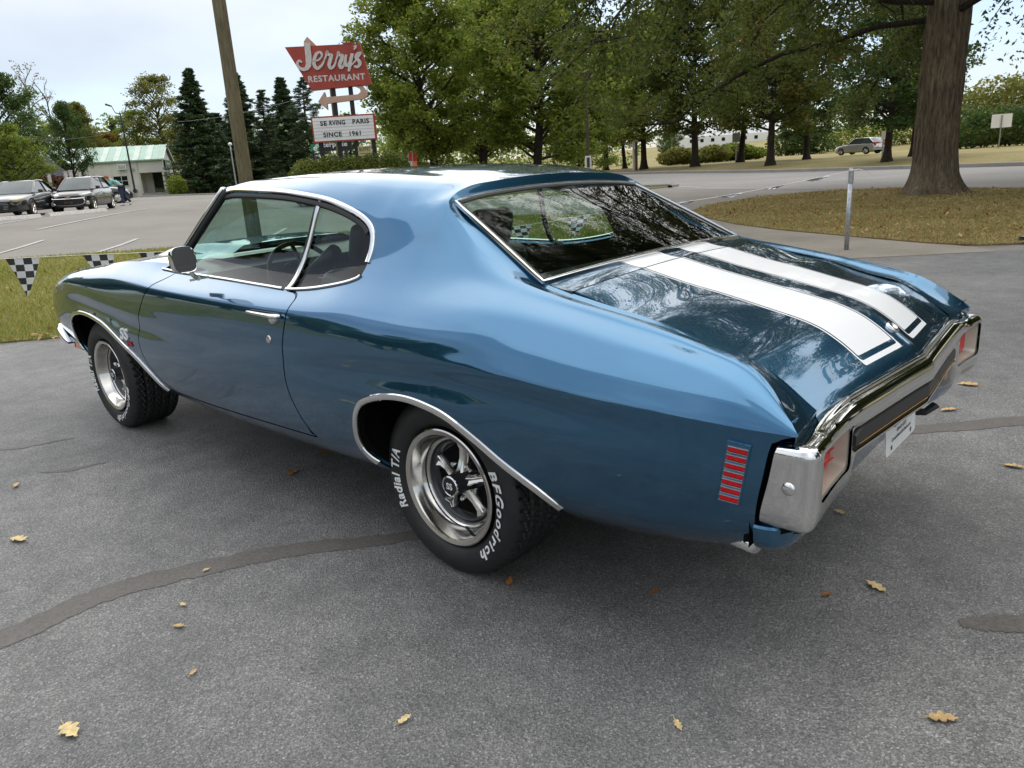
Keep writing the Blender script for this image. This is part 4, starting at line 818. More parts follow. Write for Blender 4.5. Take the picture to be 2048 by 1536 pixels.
doorP = _base.copy().clip(lambda P, w: np.where(w < 7, -sdf_poly(P[:, 0], P[:, 2], DOOR)-G, -1.0))
shellP = _base.copy().clip(lambda P, w: np.where(w < 7, sdf_poly(P[:, 0], P[:, 2], DOOR)-G, 1.0)).clip(lambda P, w: np.where(w < 7, sdf_poly(P[:, 0], P[:, 2], FEND)-G, 1.0))
fendP = _base.copy().clip(lambda P, w: np.where(w < 6.02, -sdf_poly(P[:, 0], P[:, 2], FEND)-G, -1.0)).clip(lambda P, w: 6.0-w)

car = thing('blue_coupe', 'metallic blue classic two-door coupe with white stripes on its trunk lid', 'car')
# ------------------------------------------------------------------ body panels
shell = link('body_shell', shellP.mesh('body_shell'), 'paint', car)
link('body_shell', shellP.mirror().mesh('body_shell_far'), 'paint', car)
door = link('door', doorP.mesh('door'), 'paint', car)
door_far = link('door', doorP.mirror().mesh('door_far'), 'paint', car)
link('front_fender', fendP.mesh('front_fender'), 'paint', car)
link('front_fender', fendP.mirror().mesh('front_fender_far'), 'paint', car)

_O = [(.181,0,1.314),(.180,.3,1.305),(.174,.48,1.288),(.163,.565,1.262),(.135,.608,1.232),(.047,.632,1.153),(-.066,.665,1.083),(-.187,.695,1.028),(-.31,.71,.995),(-.525,.726,.958),(-.728,.732,.922),(-.871,.736,.890),(-.979,.742,.866),(-1.041,.756,.838),(-1.111,.79,.786),(-1.166,.836,.732)]
_I = [(.163,0,1.262),(.160,.3,1.257),(.154,.46,1.245),(.145,.530,1.237),(.128,.553,1.226),(.04,.577,1.177),(-.075,.601,1.117),(-.19,.626,1.056),(-.296,.652,1.002),(-.50,.649,.955),(-.69,.649,.918),(-.84,.648,.876),(-.95,.648,.850),(-1.02,.648,.816),(-1.09,.648,.769),(-1.140,.648,.733)]
_Od, _Id = spl(_O, 7), spl(_I, 7)
def strip_grid():
    us = np.linspace(0, 1, 13); n = len(_Od); tt = np.linspace(0, len(_O)-1, n)
    dip = np.interp(tt, [0, 4, 8, 9, 13, 15], [.004, .004, .006, .012, .010, .004])
    G_ = []
    for u in us:
        e = u**0.75; p = _Od*(1-e)+_Id*e; p[:, 2] -= dip*np.sin(np.pi*u)**1.2; G_.append(p)
    return np.stack(G_, 1)
_sg = strip_grid(); _sn = grid_normals(_sg)
if _sn[60, 5, 2] < 0: _sn = -_sn
_sp = Patch(_sg, _sn)
link('rear_window_surround', _sp.mesh('surround'), 'paint', car); link('rear_window_surround', _sp.mirror().mesh('surround_far'), 'paint', car)

# ---- trunk lid and the panel under the rear window
fz0 = pchip([0,.21,.395,.567,.711,.80,.87,.935,.981,1.0], [1.010,.970,.940,.911,.884,.857,.824,.785,.757,.741])
fzg = pchip([0,.239,.377,.563,.70,.77,.82,.88,.94,1.0], [.981,.936,.918,.878,.853,.841,.822,.797,.765,.731])
def deck(yy, s):
    yn = np.abs(yy)/.645; xf = -.41-.03*(1-yn**2); xr = -1.199+.061*(np.sqrt(yn**2+.01)-.1)/.905
    X = xf+(xr-xf)*s; Z = fz0(s)+(fzg(s)-fz0(s))*yn**2+.006*np.exp(-np.abs(yy)/.022)*sstep(.72, .93, s)*(1-sstep(.97, 1.0, s)*.6)
    return np.stack([X, yy, Z], -1)
ys_ = np.concatenate([np.linspace(-.6445, -.03, 62), np.linspace(-.03, .03, 13)[1:], np.linspace(.03, .6445, 62)[1:]]); ss_ = np.concatenate([np.linspace(0.004, .7, 60), np.linspace(.7, 1, 50)[1:]])
YY, SS_ = np.meshgrid(ys_, ss_, indexing='ij'); Dk = deck(YY, SS_); Dn = grid_normals(Dk)
swapd = Dn[10, 10, 2] < 0
if swapd: Dn = -Dn
dkP = Patch(Dk, Dn, ss_)
lid = link('trunk_lid', dkP.mesh('trunk_lid', 0), 'paint', car)
# lid edges: a return flange all round
mb = MB(); rim = np.concatenate([Dk[:, 0], Dk[-1, 1:], Dk[::-1, -1][1:], Dk[0, ::-1][1:]]); low = rim+[0, 0, -.02]
mb.grid(np.stack([rim, low], 1)); mb.build('lid_flange', 'paint', lid)
def rect(P, s, a, b, e): return np.minimum(np.minimum(np.abs(P[:, 1])-a, b-np.abs(P[:, 1])), (e-s)*.74)
def half(P, sd): return P[:, 1]*sd
for sd in (1, -1):
    q = dkP.copy().clip(lambda P, w: half(P, sd)).clip(lambda P, w: rect(P, w, .066, .294, .925)); q.offset(.0008); q.mesh
    link('stripe', q.mesh('stripe', 0), 'stripe', lid)
    q = dkP.copy().clip(lambda P, w: half(P, sd)).clip(lambda P, w: rect(P, w, .053, .307, .962)).clip(lambda P, w: -rect(P, w, .060, .300, .944)); q.offset(.0008)
    link('stripe_outline', q.mesh('stripe_outline', 0), 'stripe', lid)
def tulip(yy, s):
    yn = np.abs(yy)/.655; a = np.stack([-.300-.045*(1-yn**2), yy, 1.004+.026*(1-yn**2)], -1); b = deck(np.clip(yy, -.645, .645), np.zeros_like(yy)); b = b+np.array([.003, 0, 0]); b[..., 1] = yy
    s_ = s[..., None]; p = a*(1-s_)+b*s_; p[..., 2] -= .004*np.sin(np.pi*s); return p
yt = np.linspace(-.652, .652, 131); st = np.linspace(0, 1, 9); YT, ST = np.meshgrid(yt, st, indexing='ij'); Tg = tulip(YT, ST); Tn = grid_normals(Tg)
if Tn[5, 5, 2] < 0: Tn = -Tn
tuP = Patch(Tg, Tn, st); tul = link('window_base_panel', tuP.mesh('window_base_panel', 0), 'paint', car)
mb = MB(); mb.grid(np.stack([Tg[:, -1], Tg[:, -1]+[0, 0, -.02]], 1)); mb.build('panel_flange', 'paint', tul)
for sd in (1, -1):
    q = tuP.copy().clip(lambda P, w: half(P, sd)).clip(lambda P, w: rect(P, w*0, .066, .294, 9)); q.offset(.0008); link('stripe', q.mesh('stripe_b', 0), 'stripe', tul)
    
    for e0, e1 in ((.053, .060), (.300, .307)): q = tuP.copy().clip(lambda P, w: half(P, sd)).clip(lambda P, w: rect(P, w*0, e0, e1, 9)); q.offset(.0008); link('stripe_outline', q.mesh('stripe_outline_b', 0), 'stripe', tul)
MB().add([(-.36,-.66,.93),(-.36,.66,.93),(-1.13,.66,.66),(-1.13,-.66,.66)], [(0,1,2,3)]).build('trunk_floor', 'void', car)
# trunk lock
pk = deck(np.array([0.0]), np.array([.90]))[0]; nk = Vector((-.62, 0, .78))
mb = MB(); R_ = nk.to_track_quat('Z', 'Y').to_matrix()
def disc(mb, c, n, prof, k=24):
    R = Vector(n).to_track_quat('Z', 'Y').to_matrix(); m = MB().lathe(prof, k, axis='z'); mb.add([R @ Vector(p)+Vector(c) for p in m.v], m.f)
disc(mb, pk, nk, [(.021,-.004),(.020,.004),(.015,.006),(.013,.003),(.0005,.002)]); mb.build('trunk_lock', 'chrome', lid, True)

# ---- hood, cowl, front panel
xs_h = np.linspace(2.06, 3.66, 70); yh = np.linspace(-.778, .778, 61)
Fh = feats(xs_h)[:, 6]
Hd = np.stack([np.stack([np.full_like(yh, x), yh*(Fh[i, 0]-.012)/.778, Fh[i, 1]+.028*(1-(yh/.778)**2)*sstep(3.7, 3.2, x)+.034*sstep(.42, .33, np.abs(yh))*sstep(3.15, 2.85, x)], -1) for i, x in enumerate(xs_h)])
Hn = grid_normals(Hd); Hn = Hn if Hn[5, 5, 2] > 0 else -Hn
link('hood', Patch(Hd, Hn).mesh('hood', 0), 'paint', car)
cg = np.stack([np.stack([np.full(21, x), np.linspace(-.79, .79, 21), np.full(21, z)], -1) for x, z in ((1.90, .955), (2.0, .962), (2.062, .97))]); MB().grid(cg).build('cowl', 'black', car)
MB().box((3.60, 0, .60), (.06, 1.36, .22)).build('grille', 'black', car)

# ---- glass
def bil(top, bot, n=24, bulge=0.0, nz=14):
    t = np.linspace(-1, 1, n*2+1); T_ = np.array([top(a) for a in t]); B_ = np.array([bot(a) for a in t]); out = []
    for k in np.linspace(0, 1, nz):
        p = T_*(1-k)+B_*k; p = p+np.array([-1, 0, .9])*bulge*4*k*(1-k)*(.4+.6*(1-t**2))[:, None]; out.append(p)
    return np.array(out)
rtop = lambda a: (.163-.020*a**4, .556*a, 1.266-.020*a**2-.008*a**6)
rbot = lambda a: (-.300-.045*(1-a*a), .650*a, 1.006+.026*(1-a*a))
Rg = bil(rtop, rbot, 24, .004); Rn = grid_normals(Rg); Rn = Rn if Rn[5, 5, 2] > 0 else -Rn
rp = Patch(Rg, Rn)
link('rear_window', rp.mesh('rear_window', 0), 'glass', car)
wtop = lambda a: (1.775-.155*a*a, .60*a, 1.352-.034*a*a)
wbot = lambda a: (2.30-.33*a*a, .735*a, .985)
Wg = bil(wtop, wbot, 24, -.012); Wn = grid_normals(Wg); Wn = Wn if Wn[5, 5, 0] > 0 else -Wn
link('windshield', Patch(Wg, Wn).mesh('windshield', 0), 'glass', car)
def ribbon(path, nrm, width, height, name, mat, parent, both=False, closed=False):
    P = np.asarray(path, float); N = np.asarray(nrm, float); T = np.gradient(P, axis=0)
    if closed: T = (np.roll(P, -1, 0)-np.roll(P, 1, 0))
    T /= np.linalg.norm(T, axis=1, keepdims=True)+1e-9; B = np.cross(N, T); B /= np.linalg.norm(B, axis=1, keepdims=True)+1e-9
    prof = [(-.5,-.4),(-.5,.35),(-.36,.85),(0,1.0),(.36,.85),(.5,.35),(.5,-.4)]
    rows = [P+B*(a*width)+N*(h*height) for a, h in prof]
    if closed: rows = [np.vstack([r, r[:1]]) for r in rows]
    out = None
    for sd in ((1, -1) if both else (1,)):
        m = MB(); Gd = np.stack(rows, 1)
        if sd < 0: Gd = (Gd*[1, -1, 1])[:, ::-1]
        m.grid(Gd); o = m.build(name, mat, parent[0 if sd > 0 else 1] if isinstance(parent, tuple) else parent, 'auto'); out = out or o
    return out
# rear window: black rubber and bright trim all round
edge = np.vstack([Rg[0], Rg[1:, -1], Rg[-1, ::-1][1:], Rg[::-1, 0][1:-1]]); en = np.vstack([Rn[0], Rn[1:, -1], Rn[-1, ::-1][1:], Rn[::-1, 0][1:-1]])
cen = edge.mean(0); outw = edge-cen; outw -= (outw*en).sum(1, keepdims=True)*en; outw /= np.linalg.norm(outw, axis=1, keepdims=True)
ribbon(edge-outw*.002, en, .016, .004, 'window_seal', 'rubber_seal', car, closed=True)
ribbon(edge+outw*.011+en*.001, en, .013, .009, 'rear_window_trim', 'chrome', car, closed=True)

# side glass
gl = Patch(PG, NG, VG).clip(lambda P, w: np.where(w > 4.9, -sdf_poly(P[:, 0], P[:, 2], WIN)+.012, -1.0)); gl.offset(-.022)
bbar = lambda P: P[:, 0]-(.844-(P[:, 2]-.947)*.163)
for sd, d_ in ((1, door), (-1, door_far)):
    a = gl.copy().clip(lambda P, w: bbar(P)); b = gl.copy().clip(lambda P, w: -bbar(P))
    if sd < 0: a, b = a.mirror(), b.mirror()
    link('door_window', a.mesh('door_window', 0), 'glass', d_); link('quarter_window', b.mesh('quarter_window', 0), 'glass', car)
def along(pts, vmin=4.9, inset=0.0):
    q = [surf_at(x, z, vmin, inset) for x, z in pts]; return np.array([a for a, b in q]), np.array([b for a, b in q])
tp = spl(win_top[:-1]+[(.405,1.052)], 5); P_, N_ = along(tp)
ribbon(P_+N_*.002, N_, .020, .007, 'drip_rail_trim', 'chrome', car, True)
tin = [(x, z) for x, z in spl([(1.60,1.297),(1.5,1.303),(1.344,1.300),(1.085,1.289),(.92,1.274),(.765,1.254),(.66,1.232),(.57,1.206),(.50,1.178),(.462,1.152)], 5)]
P_, N_ = along(tin); ribbon(P_-N_*.012, N_, .024, .010, 'window_seal', 'rubber_seal', car, True)
bt = spl(win_bottom, 5); P_, N_ = along(bt); P_ = P_+np.array([0, 0, .004])
ribbon(P_[bt[:, 0] > .835]-N_[bt[:, 0] > .835]*.001, N_[bt[:, 0] > .835], .011, .006, 'belt_trim', 'chrome', (door, door_far), True)
ribbon(P_[bt[:, 0] < .845]-N_[bt[:, 0] < .845]*.001, N_[bt[:, 0] < .845], .011, .006, 'belt_trim', 'chrome', car, True)
bb = [(.844-(z-.947)*.163, z) for z in np.linspace(.944, 1.268, 14)]; P_, N_ = along(bb)
ribbon(P_-N_*.012, N_, .020, .008, 'window_divider', 'chrome', car, True)
P_, N_ = along([(x+.016, z) for x, z in bb]); ribbon(P_-N_*.014, N_, .014, .007, 'window_seal', 'rubber_seal', car, True)
# windscreen pillars
for sd in (1, -1):
    pl = spl([(2.010,.750*sd,.945),(1.93,.722*sd,1.03),(1.76,.668*sd,1.19),(1.625,.612*sd,1.327)], 5)
    MB().tube(pl, .024, 10, flat=.7).build('windscreen_pillar', 'paint', car, True)
    MB().tube(pl+np.array([-.012,.019*sd,.004]), .009, 8).build('pillar_trim', 'chrome', car, True)
    MB().tube(pl+np.array([-.035,.008*sd,-.006]), .016, 8).build('window_seal', 'rubber_seal', car, True)
hd = np.array([wtop(a) for a in np.linspace(-1, 1, 31)])+[0.0, 0, .004]; MB().tube(hd, .014, 8).build('windshield_trim', 'chrome', car, True)

# ---- bright arch mouldings, wheel wells, floor
def arch(pts, lo, hi, name):
    q = [p for p in pts][lo:hi]; return along(q, 0.0)
for pts, lo, hi in ((RA, 5, -7), (FA_, 5, -6)):
    P_, N_ = along([tuple(p) for p in pts][lo:hi], 0.0); N_ = np.tile([0, .995, .1], (len(P_), 1)); ribbon(P_+N_*.001, N_, .024, .008, 'wheel_arch_trim', 'chrome', car, True)
for pts, yin, x0 in ((RA, .50, 0), (FA_, .50, 2.7)):
    P_, N_ = along([tuple(p) for p in pts], 0.0); P_ = P_+np.array([0, -.002, 0])
    ctr_ = P_.mean(0); rr_ = (ctr_-P_)*[1, 0, 1]; P_ = P_+rr_/np.linalg.norm(rr_, axis=1, keepdims=True)*.0035
    for sd in (1, -1):
        up = P_.copy(); m = MB(); deep = P_.copy(); deep[:, 1] = yin; c = np.array([deep[:, 0].mean(), yin, .36])
        lip = P_.copy(); lip[:, 1] -= .035; wide = lip+(lip-np.array([c[0], 0, c[2]])*[1, 0, 1]-lip*[0, 1, 0])*.10
        G_ = np.stack([P_, lip, wide, wide*[1, 0, 1]+[0, yin, 0]], 1)*[1, sd, 1]; m.grid(G_)
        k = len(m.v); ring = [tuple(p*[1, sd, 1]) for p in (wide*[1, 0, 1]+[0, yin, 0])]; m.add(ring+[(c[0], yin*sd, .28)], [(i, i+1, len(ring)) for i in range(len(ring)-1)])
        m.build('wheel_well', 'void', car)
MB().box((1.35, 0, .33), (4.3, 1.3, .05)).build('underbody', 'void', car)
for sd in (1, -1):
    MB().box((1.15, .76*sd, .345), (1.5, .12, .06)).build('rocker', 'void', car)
    for (px, pz) in ((.352, .53), (.340, .47)): pass

# ---- wheels
def tyre_mesh(R=.3265, yo=.845, yi=.605):
    na = 288; prof = [(.205, yo-.020), (.213, yo-.003), (.225, yo+.010), (.245, yo+.020), (.268, yo+.023), (.288, yo+.017), (.303, yo+.008), (.314, yo-.002)]
    tw = np.linspace(yo-.010, yi+.010, 33); half_w = (yo-yi)/2; cy = (yo+yi)/2
    rows = [(r, y, 0) for r, y in prof]+[(R-.004-.006*((y-cy)/half_w)**4, y, 1) for y in tw]+[(r, yi+yo-y, 0) for r, y in prof[::-1]]
    V = np.zeros((na, len(rows), 3))
    for k in range(na):
        a = 2*math.pi*k/na
        for j, (r, y, tr) in enumerate(rows):
            rr = r
            if tr:
                u = (y-cy)/half_w
                if any(abs(u-g) < .045 for g in (-.55, -.18, .18, .55)): rr -= .009
                else:
                    ph = (k + int(6*math.sin(u*9))) % 6
                    if ph == 0: rr -= .006 if abs(u) < .55 else .008
            elif j in (7,) and k % 6 == 0: rr -= .003
            V[k, j] = (rr*math.cos(a), y, rr*math.sin(a))
    V = np.vstack([V, V[:1]]); m = MB().grid(V[:, ::-1]); return m.mesh('tyre', 'auto')
TY = tyre_mesh()
def arc_text(s, size, r0, phi0, y, shear=.18, bold=.004, sp=1.0, adv=1.0):
    """letters on a circle, clockwise seen from outside (+y side); phi from the viewer's right, counter-clockwise"""
    v, f = text_mesh(s, size, bold, shear, sp, res=3); m = MB()
    out = []
    for x, t, _ in v:
        phi = phi0-(x*adv)/r0; r = r0+t; out.append((-r*math.cos(phi), y(r), r*math.sin(phi)))
    return m.add(out, f)
def ysw(r): return .845+np.interp(r, [.213,.225,.245,.268,.288,.303,.314], [-.003,.010,.020,.023,.017,.008,-.002])+.0040
LET = {}
LET['a'] = arc_text('Radial T/A', .046, .251, math.radians(184), ysw, bold=.0015, sp=1.12, adv=1.05).mesh('radial_lettering')
LET['b'] = arc_text('BFGoodrich', .049, .254, math.radians(-12), ysw, bold=.0015, sp=1.25, adv=1.2).mesh('maker_lettering')
def rim_meshes():
    d = {}
    y0 = .858
    d['trim_ring'] = (MB().lathe([(.200,y0-.035),(.2095,y0-.010),(.2095,y0-.001),(.205,y0+.0015),(.196,y0-.001),(.188,y0-.004),(.184,y0-.012),(.176,y0-.040),(.168,y0-.058),(.160,y0-.066),(.153,y0-.067)], 72), 'brushed')
    d['rim'] = (MB().lathe([(.155,y0-.066),(.150,y0-.072),(.143,y0-.068),(.137,y0-.074),(.130,y0-.094),(.10,y0-.100),(.05,y0-.094),(.001,y0-.094)], 64), 'argent')
    m = MB()
    d['barrel'] = (MB().lathe([(.2,y0-.03),(.165,y0-.06),(.16,y0-.24)], 48), 'black')
    d['hub'] = (MB().lathe([(.047,y0-.096),(.043,y0-.066),(.038,y0-.054),(.036,y0-.020)], 32), 'argent')
    d['hub_cap'] = (MB().lathe([(.0365,y0-.022),(.0375,y0-.017),(.034,y0-.014),(.031,y0-.0155)], 32), 'chrome')
    d['cap_disc'] = (MB().lathe([(.0315,y0-.0155),(.001,y0-.0148)], 24), 'black')
    t, f = text_mesh('SS', .032, .001, 0, 1.0); d['cap_lettering'] = (MB().add([(-a, y0-.0138, b) for a, b, _ in t], f), 'white')
    return d, y0
RIM, RY = rim_meshes()
RIMM = {k: (m.mesh(k, 'auto' if k != 'cap_lettering' else False), mt) for k, (m, mt) in RIM.items()}
def spoke_mesh():
    m = MB(); sec = []
    for r, w, h in ((.036,.016,-.058),(.055,.013,-.066),(.085,.012,-.076),(.115,.014,-.080),(.133,.024,-.078),(.141,.034,-.071)):
        sec.append([(r, RY+h-.022, -w-.006), (r, RY+h-.004, -w), (r, RY+h, -w+.005), (r, RY+h-.006, 0), (r, RY+h, w-.005), (r, RY+h-.004, w), (r, RY+h-.022, w+.006)])
    return m.grid(np.array(sec)[:, ::-1]).mesh('spoke', 'auto')
def window_mesh():
    m = MB(); pts = []
    for r, a in ((.062, 0), (.078,-.30), (.100,-.40), (.125,-.40), (.131,-.34), (.131,.34), (.125,.40), (.100,.40), (.078,.30)): pts.append((r*math.cos(a), r*math.sin(a)))
    return MB().add([(x, RY-.0925, z) for x, z in pts], [tuple(range(len(pts)))]).mesh('wheel_opening')
SPK, WOP = spoke_mesh(), window_mesh()
NUT = MB().lathe([(.0095,RY-.094),(.0095,RY-.072),(.007,RY-.068),(.0005,RY-.067)], 12).mesh('lug_nut', 'auto')
def ry(o, a): o.rotation_euler = (0, -a, 0)
def wheel(x, side, turn, front, lettered):
    w = bpy.data.objects.new('wheel', None); COL.objects.link(w); w.parent = car; w.location = (x, 0, .3185); w.empty_display_size = .1
    if side < 0: w.rotation_euler = (0, 0, math.pi)
    link('tyre', TY, 'rubber', w)
    if lettered:
        for k in ('a', 'b'):
            o = link('lettering', LET[k], 'white', w)
            if front and k == 'b': ry(o, .6)
    for k, (me, mt) in RIMM.items(): o = link(k, me, mt, w)
    for i in range(5):
        o = link('spoke', SPK, 'brushed', w); ry(o, turn+i*2*math.pi/5)
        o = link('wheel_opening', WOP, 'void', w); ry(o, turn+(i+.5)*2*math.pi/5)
        n = bpy.data.objects.new('lug_nut', NUT); NUT.materials.append(MAT['chrome']) if not NUT.materials else None; COL.objects.link(n); n.parent = w
        a = turn+(i+.5)*2*math.pi/5; n.location = (.066*math.cos(a), 0, .066*math.sin(a))
    m = MB(); m.tube([(.178*math.cos(-1.9+turn*0)*1, RY-.045, .178*math.sin(-1.9)), (.15*math.cos(-1.9), RY-.03, .15*math.sin(-1.9))], .005, 8); m.build('valve_stem', 'black', w, True)
    return w
wheel(0, 1, .35, False, True); wheel(2.845, 1, .15, True, True); wheel(0, -1, .2, False, False); wheel(2.845, -1, .5, True, False)
MB().tube([(0,-.7,.31),(0,.7,.31)], .045, 10).build('rear_axle', 'black', car)
# ------------------------------------------------------------------ rear bumper
_path = [(-1.238,0),(-1.229,.10),(-1.219,.22),(-1.209,.35),(-1.200,.47),(-1.195,.56),(-1.197,.64),(-1.204,.72),(-1.211,.79),(-1.212,.820),(-1.204,.838),(-1.188,.848),(-1.16,.852),(-1.12,.852),(-1.05,.850)]
pth = spl(_path, 9); pT = np.gradient(pth, axis=0); pT /= np.linalg.norm(pT, axis=1, keepdims=True); pN = np.stack([-pT[:, 1], pT[:, 0]], 1)
if pN[0, 0] > 0: pN = -pN
pN[0] = (-1, 0)
C_ = np.array([(-.085,.708),(-.036,.735),(-.026,.739),(-.021,.738),(-.018,.729),(-.008,.727),(.002,.719),(.010,.700),(.012,.682),(.008,.666),(-.004,.657),(-.016,.654),(-.016,.602),(-.006,.598),(.000,.591),(-.006,.582),(-.030,.577),(-.070,.575)])
E_ = np.array([(-.12,.697),(-.058,.703),(-.046,.705),(-.036,.706),(-.026,.706),(-.018,.705),(-.008,.702),(-.001,.695),(.004,.684),(.005,.672),(.005,.662),(.005,.650),(.005,.620),(.005,.595),(.005,.575),(.003,.530),(-.012,.495),(-.055,.474)])
# on the flank the top slopes down to the front edge
S_ = E_.copy(); S_[:, 1] = [.700,.703,.705,.706,.706,.705,.702,.697,.688,.676,.664,.650,.620,.595,.570,.530,.497,.478]; S_[:6, 0] = [-.09,-.05,-.042,-.034,-.025,-.016]
prof_y = np.abs(pth[:, 1]); sl = np.cumsum(np.r_[0, np.linalg.norm(np.diff(pth, axis=0), axis=1)])
b1 = sstep(.495, .575, prof_y)[:, None, None]*np.where(np.arange(len(pth)) > 0, 1, 1)[:, None, None]
b2 = sstep(sl[np.argmax(prof_y > .815)], sl[np.argmax(prof_y > .815)]+.06, sl)[:, None, None]
b0 = sstep(.51, .75, prof_y)[:, None, None]; top_ = (np.arange(len(C_)) < 9)[None, :, None]; b1 = np.where(top_, b0, sstep(.505, .56, prof_y)[:, None, None])
PR = (C_*(1-b1)+E_*b1)*(1-b2)+S_*b2
# resample each profile smoothly
def dense(pr, n=5): return spl(pr, n)
PRd = np.array([dense(q, 4) for q in PR])
BX = np.stack([pth[:, 0:1]+pN[:, 0:1]*PRd[..., 0], pth[:, 1:2]+pN[:, 1:2]*PRd[..., 0], PRd[..., 1]], -1)
flank = (b2[:, :, 0]); tilt = np.where(BX[..., 2] > .655, 0, 0)
Bn = grid_normals(BX)
if Bn[5, 30, 0] > 0: Bn = -Bn
Bn[0, :, 1] = 0; Bn[0] /= np.linalg.norm(Bn[0], axis=-1, keepdims=True)
bp_ = Patch(BX, Bn)
def rrect(y, z, y0, y1, z0, z1, r):
    cy, cz = (y0+y1)/2, (z0+z1)/2; qy, qz = np.abs(y-cy)-(y1-y0)/2+r, np.abs(z-cz)-(z1-z0)/2+r
    return np.hypot(np.maximum(qy, 0), np.maximum(qz, 0))+np.minimum(np.maximum(qy, qz), 0)-r
LY0, LY1, LZ0, LZ1 = .560, .805, .562, .684
bp_.clip(lambda P, w: np.where(P[:, 0] < -1.15, rrect(P[:, 1], P[:, 2], LY0, LY1, LZ0, LZ1, .018), 1.0))
bp_.clip(lambda P, w: fxe(np.clip(P[:, 2], .45, .70))-.014-P[:, 0])
bm_ = MB()
bumper = link('rear_bumper', bp_.mesh('rear_bumper', 0), 'chrome', car)
link('bumper_half', bp_.mirror().mesh('bumper_half', 0), 'chrome', bumper)
# bolt heads
for sd in (1, -1):
    mb = MB(); disc(mb, (-1.160, .8575*sd, .607), (0, sd, 0), [(.0165,-.004),(.016,.001),(.012,.0045),(.006,.006),(.0004,.0065)]); mb.build('bumper_bolt', 'chrome', bumper, True)
# tail lamps: pale recess and deep red lens
def face_x(y): return float(np.interp(abs(y), pth[:100, 1], pth[:100, 0]))-.005
for sd in (1, -1):
    ring = []
    for k in range(40):
        a = 2*math.pi*k/40; ca, sa = math.cos(a), math.sin(a); e = .22
        yy = (LY0+LY1)/2+(LY1-LY0)/2*np.sign(ca)*abs(ca)**e; zz = (LZ0+LZ1)/2+(LZ1-LZ0)/2*np.sign(sa)*abs(sa)**e; ring.append((yy, zz))
    ring = np.array(ring); cy, cz = (LY0+LY1)/2, (LZ0+LZ1)/2
    def lay(dx_, sc, shift=0.0): return np.array([(face_x(y)+dx_, (cy+(y-cy)*sc[0]+shift)*sd, cz+(z-cz)*sc[1]) for y, z in ring])
    r0, r1, r2 = lay(.009, (1.06, 1.10)), lay(.010, (.96, .93)), lay(.050, (.87, .87), -.002)
    G_ = np.stack([r0, r1, r2], 1); G_ = np.concatenate([G_, G_[:1]], 0); tl = MB().grid(G_).build('tail_lamp', 'cream', bumper, 'auto')
    lens = lay(.048, (.85, .85), -.002); c_ = lens.mean(0); inner = lay(.043, (.78, .74), -.002); m = MB(); q = np.concatenate([np.stack([lens, inner], 1), np.stack([lens, inner], 1)[:1]], 0); m.grid(q); k = len(m.v)
    m.add([tuple(p) for p in inner]+[tuple(inner.mean(0))], [(i, (i+1) % 40, 40) for i in range(40)]); m.build('lens', 'red_lens', car)
    for dz in (-.026, 0, .026): MB().box((c_[0]-.0065, c_[1], c_[2]+dz), (.003, .175, .003)).build('lens_rib', 'red_lens', car)
# black pad in the bumper with its gold line and badge
for sd in (1, -1):
    yy = np.linspace(0.0, .520, 40); rows = []
    for y in yy:
        zt, zb_ = .651, .604; e = max(0, y-.47)/.05; zt -= .012*e**2; xx = float(np.interp(y, pth[:100, 1], pth[:100, 0]))
        rows.append([(xx+.018, y*sd, zt+.003), (xx+.004, y*sd, zt+.001), (xx-.001, y*sd, zt-.004), (xx-.0015, y*sd, (zt+zb_)/2), (xx-.001, y*sd, zb_+.004), (xx+.004, y*sd, zb_-.001), (xx+.018, y*sd, zb_-.003)])
    rows.append([(r[0]+.02, r[1], r[2]) for r in rows[-1]]); MB().grid(np.array(rows)).build('bumper_pad', 'pad', bumper, 'auto')
    line = [(float(np.interp(y, pth[:100, 1], pth[:100, 0]))-.0022, y*sd, .6105) for y in np.linspace(.012, .500, 30)]
    MB().tube(line, .0013, 5).build('pad_stripe', 'gold', bumper)
t, f = text_mesh('SS', .042, .0012, .25)
xb = lambda y: float(np.interp(abs(y), pth[:100, 1], pth[:100, 0]))-.0025
MB().add([(xb(a*.0+.0+(-a)-.0)-.001, -a-.20, b+.628) for a, b, _ in t], f).build('badge', 'gold', bumper)
# dark gap filler behind the bumper flank and under the lid edge
for sd in (1, -1):
    MB().add([(x, .822*sd, z) for x, z in ((-1.04,.42),(-1.055,.70),(-1.17,.705),(-1.17,.49))], [(0,1,2,3)]).build('gap_filler', 'void', car)
    q = _sg[-1]*[1, sd, 1]; MB().grid(np.stack([q, q+[.004, 0, -.024], q+[.03, 0, -.045]], 1)).build('quarter_end', 'paint', car, True)
    MB().add([(-1.09,.83*sd,.684),(-1.165,.83*sd,.690),(-1.165,.60*sd,.690),(-1.09,.60*sd,.684)], [(0,1,2,3)]).build('gap_filler', 'void', car)
    MB().add([(-1.062,.84*sd,.42),(-1.062,0,.42),(-1.062,0,.70),(-1.062,.84*sd,.70)], [(0,1,2,3)]).build('tail_panel', 'void', car)
MB().add([(-1.08,-.66,.70),(-1.08,.66,.70),(-1.2,.66,.712),(-1.23,0,.715),(-1.2,-.66,.712)], [(0,1,2,3,4)]).build('gap_filler', 'void', car)
